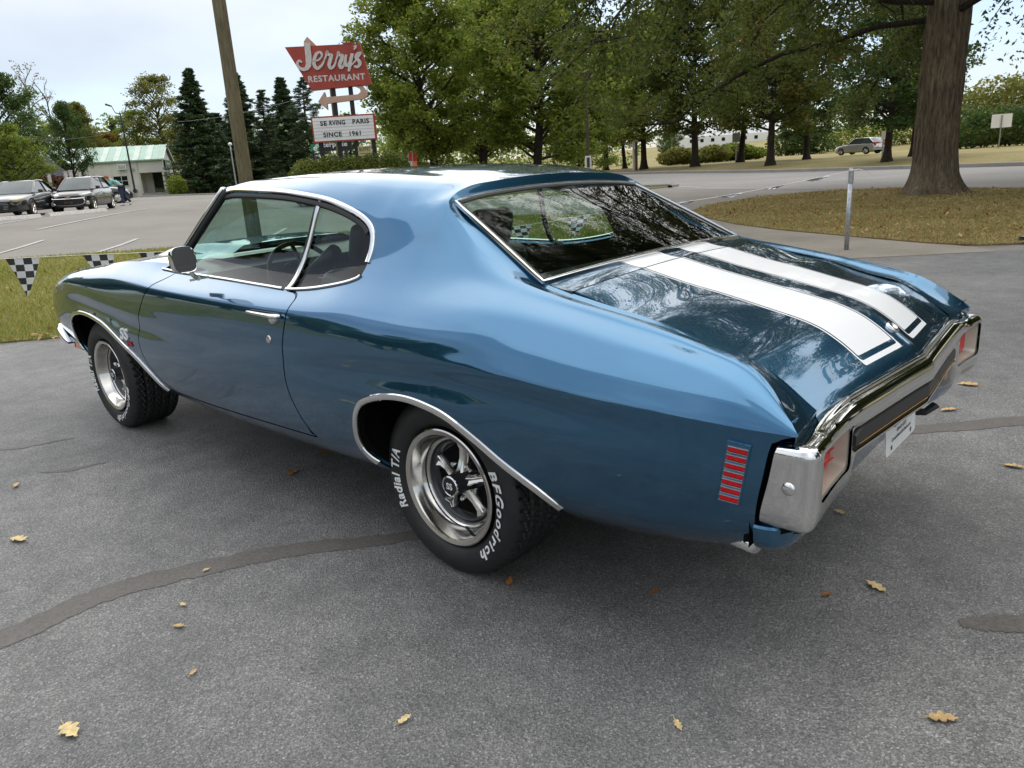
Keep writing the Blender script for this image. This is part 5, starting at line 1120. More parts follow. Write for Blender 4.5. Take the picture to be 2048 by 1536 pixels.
# body-coloured valance below the bumper
vp = spl([(-1.118,0),(-1.128,.4),(-1.158,.66),(-1.158,.76),(-1.145,.805),(-1.12,.832),(-1.09,.841),(-1.0735,.842)], 7); vT = np.gradient(vp, axis=0); vT /= np.linalg.norm(vT, axis=1, keepdims=True); vN = np.stack([-vT[:, 1], vT[:, 0]], 1); vN = -vN if vN[0, 0] > 0 else vN
vpr = [(-.03,.489,1),(-.004,.486,1),(.0,.480,.9),(-.001,.45,.3),(-.010,.428,0),(-.030,.412,0),(-.09,.398,0)]
vup = .11*(1-sstep(.52, .66, np.abs(vp[:, 1])))
VG_ = np.stack([np.stack([vp[:, 0]+vN[:, 0]*o, vp[:, 1]+vN[:, 1]*o, z+vup*k], -1) for o, z, k in vpr], 1)
for sd in (1, -1):
    m = MB(); m.grid(VG_*[1, sd, 1] if sd > 0 else (VG_*[1, sd, 1])[:, ::-1]); m.build('rear_valance', 'paint', car, 'auto')
    MB().tube([(-.75,.66*sd,.355),(-.93,.73*sd,.382),(-1.055,.785*sd,.404)], .024, 14).build('exhaust_tip', 'chrome', car, True)
MB().tube([(-1.02,-.30,.44),(-1.16,-.335,.452),(-1.185,-.36,.475)], .022, 8, flat=.5).build('tow_bracket', 'black', car)
# license plate with dealer lettering
pc = (-1.168, 0.0, .522); tilt = .05
pl = bpy.data.objects.new('license_plate', None); COL.objects.link(pl); pl.parent = car; pl.location = pc; pl.rotation_euler = (0, tilt, 0)
m = MB(); w_, h_, r_ = .154, .076, .014; outl = []
for cx, cz, a0 in ((w_-r_, h_-r_, 0), (-w_+r_, h_-r_, 90), (-w_+r_, -h_+r_, 180), (w_-r_, -h_+r_, 270)):
    for k in range(5): a = math.radians(a0+k*22.5); outl.append((cx+r_*math.cos(a), cz+r_*math.sin(a)))
m.prism(outl, .003, ((0, 0, 0), (0, -1, 0), (0, 0, 1), (-1, 0, 0))); m.build('plate', 'white', pl)
MAT['navy'] = simple('navy_print', (.02, .03, .12), .5, var=.1); MAT['ink'] = simple('black_print', (.02, .02, .02), .5, var=.1)
for s, sz, zc2, mt in (('Kentucky', .040, .044, 'navy'), ('ClassicCars', .036, .010, 'navy'), ('859 621-0572', .017, -.017, 'ink'), ('ConnersMotorCarClassics.com', .0155, -.036, 'ink'), ('★       ★', .016, -.058, 'ink')):
    if '★' in s:
        for sx in (-.10, .10): 
            st = [((.011 if k % 2 == 0 else .005)*math.sin(k*math.pi/5)+sx, (.011 if k % 2 == 0 else .005)*math.cos(k*math.pi/5)-.058) for k in range(10)]
            MB().add([(-.0042, -a, b) for a, b in st], [tuple(range(10))]).build('plate_mark', 'ink', pl)
        continue
    t, f = text_mesh(s, sz, .0004, 0); MB().add([(-.0042, -a, b+zc2) for a, b, _ in t], f).build('plate_lettering', mt, pl)
MB().box((-.0042, 0, .028), (.0006, .19, .0018)).build('plate_rule', 'navy', pl)

# ------------------------------------------------------------------ side fittings
def rbox(c, d, r, seg=2, R=None):
    bm = bmesh.new(); bmesh.ops.create_cube(bm, size=1.0)
    for v in bm.verts: v.co = Vector((v.co.x*d[0], v.co.y*d[1], v.co.z*d[2]))
    bmesh.ops.bevel(bm, geom=list(bm.edges), offset=r, segments=seg, affect='EDGES', profile=.5)
    m = MB(); vs_ = [(R @ v.co if R is not None else v.co)+Vector(c) for v in bm.verts]; m.add(vs_, [tuple(v.index for v in f.verts) for f in bm.faces]); bm.free(); return m
# side reflectors: a raised panel with seven louvred red lenses
p0, n0 = surf_at(-1.036, .622, 0.0); t_up = np.array([-.170, 0, 1.0]); pa_, _ = surf_at(-1.023, .547, 0.0); pb_, _ = surf_at(-1.049, .697, 0.0)
A_ = np.array(surf_at(-1.060, .622, 0.0)[0])-np.array(surf_at(-1.012, .622, 0.0)[0]); A_ /= np.linalg.norm(A_); B_ = pb_-pa_; B_ /= np.linalg.norm(B_); Nn = np.cross(B_, A_); Nn = Nn if Nn[1] > 0 else -Nn; Nn /= np.linalg.norm(Nn); A_ = np.cross(Nn, B_)
if A_[0] > 0: A_ = -A_
for sd in (1, -1):
    mm = lambda v: tuple(np.array(v)*[1, sd, 1])
    def fl(mb):
        if sd < 0: mb.v = [(x, -y, z) for x, y, z in mb.v]; mb.f = [q[::-1] for q in mb.f]
        return mb
    Rm = Matrix([A_, B_, Nn]).transposed()
    body = rbox(p0-Nn*.002, (.058, .170, .012), .004, 2, Rm); ref = fl(body).build('side_reflector', 'paint', car, 'auto')
    for i in range(7):
        c = p0+B_*((3-i)*.0218)+Nn*.0035; le = rbox(c, (.045, .0140, .005), .0015, 1, Rm); fl(le).build('reflector_lens', 'red_lens', ref)
        tr = MB().box(tuple(c+B_*.0075+Nn*.001), (.047, .0022, .007), Rm).box(tuple(c-B_*.0072+Nn*.001), (.047, .0014, .007), Rm); fl(tr).build('lens_trim', 'chrome', ref)
    # door handle and lock
    dn = door if sd > 0 else door_far
    hp, hn = surf_at(.85, .866, 3.0); hp = hp+hn*.0
    m = MB(); path = [(.960,.024,.868),(.93,.031,.869),(.88,.033,.868),(.82,.034,.867),(.775,.033,.866),(.755,.025,.864),(.748,.006,.862)]; path = [(x, hp[1]+o, z) for x, o, z in path]
    m.tube(spl(path, 5), list(np.interp(np.linspace(0, 1, 31), [0,.15,.6,.85,1],[.004,.008,.011,.014,.012])), 10, flat=.75); hdl = fl(m).build('door_handle', 'chrome', dn, True)
    m = MB(); disc(m, (.79, hp[1]+.004, .848), (0, 1, 0), [(.020,-.006),(.018,.012),(.013,.018),(.0005,.019)]); fl(m).build('handle_button', 'chrome', hdl, True)
    m = MB().box((.86, hp[1]+.001, .866), (.20, .008, .012)); fl(m).build('handle_base', 'black', hdl)
    lp, ln = surf_at(.838, .766, 3.0); m = MB(); disc(m, lp-ln*.002, ln, [(.0155,-.002),(.0150,.005),(.012,.0065),(.0005,.006)]); fl(m).build('door_lock', 'brushed', dn, True)
    # SS 396 badge on the fender
    bp0, bn0 = surf_at(2.29, .628, 0.0)
    for s, sz, dz, dx_, mt, th in (('SS', .084, .008, 0.0, 'white', .006), ('396', .036, -.038, -.045, 'red_paint', .004)):
        t, f = text_mesh(s, sz, .0010, .1, 1.0, extrude=th/2)
        if sd > 0: V_ = [(bp0[0]+dx_-a*1.25, surf_at(bp0[0]+dx_-a*1.25, bp0[2]+dz+b, 0.0)[0][1]+c+th/2+.001, bp0[2]+dz+b) for a, b, c in t]; MB().add(V_, f).build('badge', mt, car)
    if sd > 0:
        mir = bpy.data.objects.new('side_mirror', None); COL.objects.link(mir); mir.parent = car; mir.location = (1.36, .985, 1.057); mir.rotation_euler = (0, .15, .10); mir.scale = (.84, .84, .84)
        prof = [(.064*np.sign(math.cos(a))*abs(math.cos(a))**.6, .067*np.sign(math.sin(a))*abs(math.sin(a))**.6*(1.0 if math.sin(a) > 0 else .95)) for a in np.linspace(0, 2*math.pi, 40, endpoint=False)]
        rings = [[(dx_, a*s, b*s) for a, b in prof] for dx_, s in ((-.001,.94),(-.006,.98),(-.002,1.0),(.02,.99),(.045,.88),(.062,.62),(.068,.25))]
        Gm = np.array(rings); Gm = np.concatenate([Gm, Gm[:, :1]], 1); MB().grid(Gm).build('mirror_shell', 'chrome', mir, 'auto')
        MB().add([(-.0015, a*.945, b*.945) for a, b in prof], [tuple(range(39, -1, -1))]).build('mirror_glass', 'mirror', mir)
        MB().tube(spl([(.03,-.03,-.06),(.03,-.05,-.085),(.04,-.075,-.100)], 4), [.016]*9, 10, flat=.7).box((.045,-.082,-.101), (.11,.045,.012)).build('mirror_stem', 'chrome', mir, 'auto')
# front bumper wrapping the corner, marker lamp
fp = spl([(3.755,0),(3.745,.4),(3.71,.70),(3.665,.80),(3.58,.855),(3.46,.880),(3.32,.893)], 8); fT = np.gradient(fp, axis=0); fT /= np.linalg.norm(fT, axis=1, keepdims=True); fN = np.stack([fT[:, 1], -fT[:, 0]], 1); fN = fN if fN[0, 0] > 0 else -fN
fz_ = np.interp(np.arange(len(fp)), [0, 30, len(fp)-1], [0, 0, -.045])
fk_ = np.interp(np.arange(len(fp)), [0, 30, len(fp)-1], [1, 1, .12])
FB = np.stack([np.stack([fp[:, 0]+fN[:, 0]*o, fp[:, 1]+fN[:, 1]*o, .500+(z-.500)*fk_+fz_*.7], -1) for o, z in ((-.03,.556),(-.008,.554),(.000,.546),(.003,.515),(.000,.470),(-.010,.460),(-.04,.455))], 1)
for sd in (1, -1):
    MB().grid(FB*[1, sd, 1] if sd > 0 else (FB*[1, sd, 1])[:, ::-1]).build('front_bumper', 'chrome', car, 'auto')
    pm, nm_ = surf_at(3.255, .452, 0.0); MB().box((pm[0], (pm[1]+.004)*sd, pm[2]), (.085, .012, .035)).build('marker_lamp', 'orange_lens', car)
MB().box((3.45, 0, .40), (.45, 1.5, .05)).build('front_valance', 'void', car)

# ------------------------------------------------------------------ interior
lin = _base.copy().clip(lambda P, w: np.where((P[:, 0] > -1.0) & (P[:, 0] < 2.0), w-1.2, -1.0)).clip(lambda P, w: np.where(w < 6.5, 2.0-P[:, 0], 1.0)); lin.offset(-.034)
lin.F = [f[::-1] for f in lin.F]; lin.N = -lin.N; lin.cut = []
link('interior_trim', lin.mesh('interior_trim', 0), 'vinyl', car); link('interior_trim', lin.mirror().mesh('interior_trim_far', 0), 'vinyl', car)
_li = Patch(_sg, -_sn); _li.offset(.03); _li.F = [f[::-1] for f in _li.F]
def seat(name, y, w, xb, zc_, hr):
    s = bpy.data.objects.new(name, None); COL.objects.link(s); s.parent = car
    rbox((xb+.30, y, .45), (.56, w, .16), .05, 3).build('seat_cushion', 'vinyl', s, 'auto')
    R = Matrix.Rotation(-.25, 3, 'Y'); rbox((xb-.02, y, zc_), (.15, w, .60), .055, 3, R).build('backrest', 'vinyl', s, 'auto')
    if hr: rbox((xb-.115, y, zc_+.385), (.10, .27, .19), .045, 3, R).build('head_restraint', 'vinyl', s, 'auto'); MB().box((xb-.10, y, zc_+.29), (.02, .12, .06)).build('restraint_post', 'chrome', s)
seat('front_seat', .36, .52, .98, .68, True); seat('front_seat', -.36, .52, .98, .68, True)
seat('rear_seat', 0, 1.26, .10, .66, False)
MB().box((-.13, 0, .915), (.36, 1.22, .02)).build('parcel_shelf', 'vinyl', car)
for sd in (1, -1): disc(mb := MB(), (-.13, .36*sd, .9255), (0, 0, 1), [(.0,.001),(.11,.0015),(.115,-.002)]); mb.build('speaker_grille', 'black', car)
dg_ = []
for y in np.linspace(-.74, .74, 25):
    c = .06*(abs(y)/.74)**2; dg_.append([(2.20-c*3,y,.985),(2.0-c,y,.985),(1.78-c,y,.975),(1.70-c,y,.955),(1.675-c,y,.925),(1.70-c,y,.86),(1.74-c,y,.70),(1.80-c,y,.60)])
MB().grid(np.array(dg_)).build('dashboard', 'vinyl', car, 'auto')
for y in (.46, .30): disc(mb := MB(), (1.672, y, .885), (-1, 0, .1), [(.062,-.01),(.060,.012),(.052,.012),(.05,.002),(.001,.002)]); mb.build('gauge', 'argent', car)
stw = bpy.data.objects.new('steering_wheel', None); COL.objects.link(stw); stw.parent = car; stw.location = (1.43, .37, .885); stw.rotation_euler = (0, -math.radians(62), 0)
MB().tube([(.19*math.cos(a), .19*math.sin(a), 0) for a in np.linspace(0, 2*math.pi, 48, endpoint=False)], .0115, 8, closed=True).build('wheel_rim', 'vinyl', stw, True)
for a in (0.3, math.pi-.3, -math.pi/2): MB().tube([(0,0,.02),(.18*math.cos(a+math.pi/2), .18*math.sin(a+math.pi/2), 0)], .012, 6, flat=.5).build('wheel_spoke', 'argent', stw)
MB().tube([(0,0,.03),(0,0,.30)], .035, 10).build('steering_column', 'vinyl', stw, True)
t, f = text_mesh('SS', .05, .001, 0); MB().add([(1.735, -a-.40, b+.80) for a, b, _ in t], f).build('dash_badge', 'brushed', car)
MB().add([(1.74,.62,1.005),(1.99,.60,.998),(2.02,.12,1.0),(1.77,.10,1.008)], [(0,1,2,3)]).build('dash_card', 'white', car)
for k, (u0, u1) in enumerate(((.2,.8),(.25,.7))): MB().add([(1.80+k*.05, .62-.5*u0, 1.0072-k*.001),(1.825+k*.05, .62-.5*u0, 1.0068-k*.001),(1.825+k*.05, .62-.5*u1, 1.0075-k*.001),(1.80+k*.05, .62-.5*u1, 1.0078-k*.001)], [(0,1,2,3)]).build('card_print', 'ink', car)
rbox((1.60, 0, 1.255), (.02, .24, .06), .008).build('rear_view_mirror', 'black', car); MB().tube([(1.60,0,1.27),(1.72,0,1.335)], .008, 6).build('mirror_stalk', 'black', car)
MB().box((.95, 0, .36), (2.1, 1.5, .03)).build('floor_carpet', 'void', car)
# ================================================================== roadside things
MAT['pole_wood'] = bark('utility_pole_wood', (.16, .135, .085), (.27, .235, .16), (22, 22, .9), .35)
MAT['black_steel'] = simple('black_steel', (.018, .018, .02), .5, .2, var=.3, scale=6)
MAT['brown_steel'] = simple('brown_painted_steel', (.075, .048, .04), .55, var=.2, scale=6)
MAT['galv'] = simple('galvanised_steel', (.42, .43, .45), .42, .75, var=.25, scale=22)
MAT['sign_red'] = simple('faded_red_sign', (.36, .050, .030), .55, var=.16, scale=1.6, stretch=(1, 1, .5))
MAT['sign_pink'] = simple('faded_pink_sign', (.56, .36, .27), .6, var=.12, scale=3)
MAT['letter_white'] = simple('weathered_white_letters', (.62, .58, .55), .55, var=.25, scale=14)
MAT['board'] = simple('letter_board_face', (.88, .87, .84), .45, var=.05, scale=2)
MAT['yellow_board'] = simple('yellow_board', (.55, .48, .22), .55, var=.1, scale=4)
MAT['sign_green'] = simple('green_sign', (.010, .22, .075), .45, var=.1, scale=3)
MAT['white_metal'] = simple('white_metal_siding', (.68, .65, .60), .55, var=.09, scale=.7)
MAT['green_metal'] = simple('faded_green_metal_roof', (.30, .44, .35), .5, .1, var=.12, scale=.9)
MAT['green_metal2'] = simple('chalky_green_metal_roof', (.46, .55, .48), .5, .1, var=.12, scale=.9)
MAT['roof_dark'] = simple('dark_shingles', (.055, .05, .052), .8, var=.3, scale=5)
MAT['brick'] = simple('pinkish_brick', (.42, .25, .19), .8, var=.2, scale=6)
MAT['barn_white'] = simple('white_barn_metal', (.78, .78, .77), .5, var=.05, scale=.3)
MAT['skin'] = simple('skin', (.50, .28, .20), .6, var=.1); MAT['hair'] = simple('ginger_hair', (.34, .13, .06), .6, var=.2)
MAT['teal'] = simple('turquoise_shirt', (.12, .52, .52), .7, var=.1); MAT['denim'] = simple('dark_jeans', (.030, .045, .085), .8, var=.2); MAT['shoe'] = simple('white_shoes', (.75, .74, .70), .6, var=.05)
def facing(px, D, turn=0.0):
    """origin on the ground plus right / up / toward-camera axes of an upright board"""
    x, y, z = at(px, D); n = Vector((CAM_POS[0]-x, CAM_POS[1]-y, 0)).normalized(); n = Matrix.Rotation(turn, 3, 'Z') @ n; r = Vector((0, 0, 1)).cross(n).normalized(); return Vector((x, y, z)), r, n
class Board:
    """maps photo-plane outlines onto an upright plane standing in the place"""
    def __init__(s, px, D, turn): s.o, s.r, s.n = facing(px, D, turn)
    def uv(s, px, py, off=0.0):
        o, d = cam_ray(px, py); q = s.o+s.n*off; t = (q-o).dot(s.n)/d.dot(s.n); p = o+d*t-s.o; return p.dot(s.r), p.z
    def frame(s, off=0.0): return (s.n*off, s.r, Vector((0, 0, 1)), s.n)
    def pt(s, u, v, off): return s.r*u+Vector((0, 0, v))+s.n*off
# ---- restaurant sign
Z5 = lambda q: (560+q[0]/5.296, 60+q[1]/5.296)
sb_ = Board(690, 35, math.radians(-9)); sign = thing('restaurant_sign', 'tall faded red roadside restaurant sign with pink arrow above a white letter board', 'sign', tuple(sb_.o))
def zpoly(pts, off=0.0): return [sb_.uv(*Z5(q), off) for q in pts]
MB().prism(zpoly([(62,190),(850,150),(973,578),(345,642)][::-1]), .40, sb_.frame(-.20)).build('red_panel', 'sign_red', sign)
MB().prism(zpoly([(680,156),(680,140),(770,136),(770,153)]), .40, sb_.frame(-.19)).build('panel_cap', 'sign_red', sign)
MB().prism(zpoly([(410,765),(475,660),(492,715),(830,684),(862,655),(846,622),(800,602),(880,596),(925,650),(928,695),(890,732),(502,782),(510,848)][::-1]), .26, sb_.frame(-.11)).build('arrow', 'sign_pink', sign)
MB().prism(zpoly([(258,125),(293,75),(385,165),(385,200),(258,200)][::-1]), .24, sb_.frame(-.13)).build('arrow', 'sign_pink', sign)
def stroke(pts, wd, off, name='lettering', mat='letter_white', n=5):
    P = spl(pts, n) if len(pts) > 2 else np.array(pts, float); W = np.interp(np.linspace(0, 1, len(P)), np.linspace(0, 1, len(wd)), wd) if hasattr(wd, '__len__') else np.full(len(P), wd)
    T = np.gradient(P, axis=0); T /= np.linalg.norm(T, axis=1, keepdims=True)+1e-9; N = np.stack([-T[:, 1], T[:, 0]], 1); m = MB(); rows = []
    for i in range(len(P)):
        a, b = P[i]+N[i]*W[i]/2, P[i]-N[i]*W[i]/2; ua, ub = sb_.uv(*Z5(a), .2), sb_.uv(*Z5(b), .2); rows.append([sb_.pt(*ua, off-.06), sb_.pt(*ua, off), sb_.pt(*ub, off), sb_.pt(*ub, off-.06)])
    return m.grid(np.array([[tuple(q) for q in r] for r in rows]))
JER = [([(262,152),(322,150)], 26), ([(290,150),(298,230),(306,320),(300,385),(262,418),(212,405),(186,362),(205,328),(236,345)], [58,62,64,56,36,30,28,24,16]),
       ([(352,338),(412,318),(446,275),(430,238),(392,250),(366,310),(366,372),(396,408),(440,380),(470,330)], [14,18,20,26,32,36,36,34,26,18]),
       ([(468,330),(492,270),(500,228),(512,262),(546,268),(534,320),(522,370),(540,405),(572,386),(596,330)], [14,20,26,28,34,40,36,32,24,16]),
       ([(592,330),(612,275),(618,236),(632,268),(664,272),(648,326),(634,372),(652,402),(678,372),(692,320)][0:10], [14,20,26,28,34,40,36,32,24,16]),
       ([(704,262),(692,322),(694,366),(720,372),(744,330)], [22,34,36,30,22]), ([(768,250),(752,320),(742,380),(730,440)], [34,36,34,26]),
       ([(752,380),(800,330),(848,262),(862,240)], [12,16,20,22]), ([(866,242),(826,250),(806,290),(836,325),(848,362),(822,392),(786,384)], [20,28,32,36,36,30,20]), ([(792,166),(800,186),(782,212)], [34,28,8])]
m = MB()
for k, (pts, w) in enumerate(JER): q = stroke(pts, w, .262+.0008*k); m.add(q.v, q.f)
m.build('script_lettering', 'letter_white', sign)
def board_text(bd, s, A, B, hpx, off, parent, name, mat, bold=.0, conv=Z5, sp=1.0):
    """text between two points of its baseline"""
    a, b = bd.uv(*conv(A), off), bd.uv(*conv(B), off); L = math.hypot(b[0]-a[0], b[1]-a[1]); t, f = text_mesh(s, 1.0, bold, 0, sp, align='LEFT'); w = t[:, 0].max()-t[:, 0].min(); k = L/w; x0 = t[:, 0].min(); y0 = t[:, 1].min(); ht = t[:, 1].max()-y0
    ky = hpx*L/math.hypot(*(np.array(conv(B))-np.array(conv(A))))/(5.296 if conv is Z5 else 1)/ht; dv = (b[1]-a[1])/L
    V = [tuple(bd.pt(a[0]+(x-x0)*k*(b[0]-a[0])/L, a[1]+(x-x0)*k*dv+(y-y0)*ky, off)) for x, y, _ in t]; return MB().add(V, f).build(name, mat, parent)
board_text(sb_, 'RESTAURANT', (302,556), (906,524), 64, .206, sign, 'lettering', 'letter_white', .028, sp=1.12)
def vpost(px_, top_, name='post', w=.17, mat='black_steel', z0=-.2, off=-.02, bd=sb_, par=sign):
    u, v = bd.uv(*Z5((px_, top_)), off); return MB().prism([(u-w/2, z0), (u+w/2, z0), (u+w/2, v), (u-w/2, v)], w, bd.frame(off-w/2)).build(name, mat, par)
vpost(555,560); vpost(737,540); vpost(430,1150); vpost(988,1150)
vpost(620,1150, w=.15); vpost(803,1150, w=.15)
bq = [(333,922),(997,890),(1034,1163),(366,1197)]; uv = zpoly(bq); us_ = (np.mean([uv[0][0], uv[3][0]]), np.mean([uv[1][0], uv[2][0]])); vs_2 = (np.mean([uv[2][1], uv[3][1]]), np.mean([uv[0][1], uv[1][1]]))
MB().prism([(us_[0], vs_2[0]), (us_[1], vs_2[0]), (us_[1], vs_2[1]), (us_[0], vs_2[1])], .36, sb_.frame(-.18)).build('board_cabinet', 'sign_red', sign)
e_ = .06; MB().prism([(us_[0]+e_, vs_2[0]+e_), (us_[1]-e_, vs_2[0]+e_), (us_[1]-e_, vs_2[1]-e_), (us_[0]+e_, vs_2[1]-e_)], .012, sb_.frame(.18)).build('board_face', 'board', sign)
for k in range(1, 7):
    v = vs_2[0]+e_+(vs_2[1]-vs_2[0]-2*e_)*k/7; MB().prism([(us_[0]+e_, v-.006), (us_[1]-e_, v-.006), (us_[1]-e_, v+.006), (us_[0]+e_, v+.006)], .008, sb_.frame(.192)).build('letter_rail', 'galv', sign)
MAT['letter_black'] = simple('black_sign_letters', (.012, .012, .012), .5, var=.1)
for s, A, B in (('SE', (428,1018), (498,1013.5)), ('RVING', (525,1012), (692,1002)), ('PARIS', (770,997), (945,985)), ('SINCE', (462,1138), (657,1127)), ('1961', (740,1124), (858,1115))): board_text(sb_, s, A, B, 50, .203, sign, 'board_lettering', 'letter_black', .032, sp=1.12)
bz = [(830,1235),(968,1228),(974,1328),(836,1334)]; u_ = zpoly(bz); MB().prism(u_[::-1], .06, sb_.frame(.10)).build('buffet_board', 'yellow_board', sign)
board_text(sb_, 'BUFFET', (842,1286), (962,1278), 40, .164, sign, 'board_lettering', 'letter_black', .01); MB().prism(zpoly([(848,1308),(958,1302),(958,1307),(848,1313)], .16)[::-1], .004, sb_.frame(.16)).build('board_print', 'letter_black', sign)
# ---- rental sign behind
rb_ = Board(665, 62, math.radians(-5)); rs = thing('rental_sign', 'green and black rental office sign seen under the restaurant letter board', 'sign', tuple(rb_.o))
def rz(pts, off=0.0): return [rb_.uv(*Z5(q), off) for q in pts]
MB().prism(rz([(325,1210),(412,1206),(412,1288),(328,1292)])[::-1], .2, rb_.frame(-.1)).build('green_panel', 'sign_green', rs); MB().prism(rz([(412,1206),(760,1188),(764,1268),(412,1288)])[::-1], .2, rb_.frame(-.1)).build('black_panel', 'letter_black', rs)
t, f = text_mesh('e', 1, .02, 0); a = rb_.uv(*Z5((372,1250)), .11); MB().add([tuple(rb_.pt(a[0]+x*.62, a[1]+y*.62, .11)) for x, y, _ in t], f).build('emblem', 'white', rs)
board_text(rb_, 'enterprise', (380,1262), (716,1244), 62, .112, rs, 'lettering', 'white', .012)
for q in (350, 700): u, v = rb_.uv(*Z5((q,1280)), 0); MB().prism([(u-.1, -.2), (u+.1, -.2), (u+.1, v), (u-.1, v)], .2, rb_.frame(-.1)).build('post', 'black_steel', rs)

# ---- utility poles, lamp posts
def pole(name, label, px, D, top, r0, r1, mat='pole_wood', cat='utility pole', lean=(0, 0), wires=()):
    x, y, z = at(px, D); h = max(z_at(px, top, D)-z, 3); o = thing(name, label, cat, (x, y, z)); n = 10
    rad = np.linspace(r0, r1, n)*(1+.015*np.sin(np.arange(n)*2.1)); MB().tube([(lean[0]*k/(n-1), lean[1]*k/(n-1), -.3+(h+.3)*k/(n-1)) for k in range(n)], rad, 18).build('shaft', mat, o, True); return o, h
up, uh = pole('utility_pole', 'thick weathered wooden utility pole leaning at the far edge of the grass strip', 489, 17, -260, .155, .120)
MB().tube([(.13,.03,1.9),(.14,.03,1.9)], .03, 6).build('staple', 'galv', up)
up2, _ = pole('utility_pole', 'thin grey wooden pole standing between the restaurant sign posts', 681, 46, 165, .10, .085)
def wire(name, label, a, b, sag, r=.012):
    t = np.linspace(0, 1, 20); a, b = np.array(a), np.array(b); P = a+(b-a)*t[:, None]; P[:, 2] -= sag*4*t*(1-t); o = MB().tube(P-a, r, 5).build(name, 'black_steel'); o.location = tuple(a); return tag(o, label, 'wire')
xa, ya, _ = at(372, 70); xb, yb, _ = at(640, 46); wire('overhead_wire', 'grey overhead wire crossing in front of the spruces', (xa, ya, z_at(372, 243, 70)), (xb, yb, z_at(640, 190, 46)), .25, .022)
xa, ya, _ = at(-20, 52); xb, yb, _ = at(235, 70); wire('overhead_wire', 'thin wire strung low across the trees at far left', (xa, ya, z_at(-20, 275, 52)), (xb, yb, z_at(235, 266, 70)), .3, .016)
lp, h = pole('twin_lamp_post', 'slim black lamp post with two heads in front of the white metal building', 262, 69, 226, .075, .055, 'black_steel', 'lamp post')
_, rgt, _ = facing(262, 69)
for sd in (-1, 1):
    P = spl([(0,0,h-.02),tuple(rgt*.30*sd+Vector((0,0,h+.02))),tuple(rgt*.42*sd+Vector((0,0,h+.28))),tuple(rgt*.50*sd+Vector((0,0,h+.52)))], 4); ar = MB().tube(P, .03, 6).build('arm', 'black_steel', lp); MB().tube([tuple(P[-1]), tuple(np.array(P[-1])+np.array(rgt)*(.42 if sd < 0 else .15)*sd+[0, 0, .16])], [.09,.13], 8, flat=.6).build('lamp_head', 'black_steel', lp)
MB().tube([(0,0,-.1),(0,0,.35)], .22, 12).build('concrete_base', 'kerb', lp)
lp, h = pole('brown_lamp_post', 'brown lamp post with a box head and a small white notice on its shaft', 1177, 38, 152, .070, .058, 'brown_steel', 'lamp post')
_, rgt, nrm = facing(1177, 38); R_ = Matrix([rgt, nrm, Vector((0,0,1))]).transposed() @ Matrix.Rotation(-.35, 3, 'Y')
MB().box(tuple(rgt*.08+Vector((0,0,h+.08))), (.82, .36, .24), R_).build('lamp_head', 'brown_steel', lp); MB().box(tuple(rgt*.40+Vector((0,0,h+.06))+nrm*.10), (.34, .28, .04), Matrix([rgt, nrm, Vector((0,0,1))]).transposed() @ Matrix.Rotation(-.7, 3, 'Y')).build('lamp_lens', 'yellow_board', lp)
zn = z_at(1177, 325, 38)-float(lp.location.z); MB().box(tuple(nrm*.08+Vector((0,0,zn))), (.30, .03, .62), Matrix([rgt, nrm, Vector((0,0,1))]).transposed()).build('notice', 'board', lp); MB().box(tuple(nrm*.10+Vector((0,0,zn))), (.14, .02, .46), Matrix([rgt, nrm, Vector((0,0,1))]).transposed()).build('notice_print', 'brown_steel', lp)
lp, h = pole('street_lamp', 'small thin lamp post with a round white head left of the wooden utility pole', 468, 75, 290, .07, .05, 'galv', 'lamp post'); MB().lathe([(.0,.32),(.16,.22),(.18,.08),(.08,0)], 12, (0,0,h-.05), 'z').build('lamp_head', 'white', lp, True)
# ---- white signboard seen from behind, on the right
x, y, z = at(1992, 76); o, rgt, nrm = facing(1994, 76); h = z_at(1995, 228, 76)-z; so = thing('signboard', 'blank white back of a roadside signboard on a single post above the dry bank', 'sign', (x, y, z)); Rb = Matrix([rgt, nrm, Vector((0,0,1))]).transposed()
MB().box((0,0,h/2-.1), (.09,.06,h), Rb).build('post', 'galv', so); MB().box(tuple(nrm*-.06+Vector((0,0,h-.55))), (1.42,.03,1.05), Rb).build('panel', 'board', so)
for px, D, lab in ((1324, 79, 'white painted board fence post by the roadside trees'),):
    pass
o, rgt, nrm = facing(1273, 76); so = thing('marker_post', 'pale and reddish pair of marker posts beside the sturdy roadside tree', 'post', tuple(o)); MB().box((0,0,1.2), (.22,.12,2.6)).build('post', 'brown_steel', so); MB().box(tuple(rgt*-.25+Vector((0,0,1.25))), (.18,.12,2.7)).build('post', 'letter_white', so)
o, rgt, nrm = facing(1471, 84); so = thing('small_sign', 'small grey traffic sign in front of the shrubs', 'sign', tuple(o)); MB().box((0,0,1.3), (.08,.06,2.8)).build('post', 'galv', so); MB().box(tuple(nrm*.05+Vector((0,0,2.3))), (.75,.04,.9), Matrix([rgt, nrm, Vector((0,0,1))]).transposed()).build('panel', 'galv', so)
o, rgt, nrm = facing(1762, 60); so = thing('small_sign', 'narrow white roadside sign just left of the dark tree near the silver car', 'sign', tuple(o)); MB().box((0,0,.8), (.07,.06,1.8)).build('post', 'galv', so); MB().box(tuple(nrm*.05+Vector((0,0,1.45))), (.24,.03,.55), Matrix([rgt, nrm, Vector((0,0,1))]).transposed()).build('panel', 'board', so)
o, rgt, nrm = facing(1752, 97); so = thing('white_board', 'plain white board standing on the bank right behind the silver car', 'sign', tuple(o)); MB().box((0,0,.75), (.75,.08,1.5), Matrix([rgt, nrm, Vector((0,0,1))]).transposed()).build('panel', 'board', so)
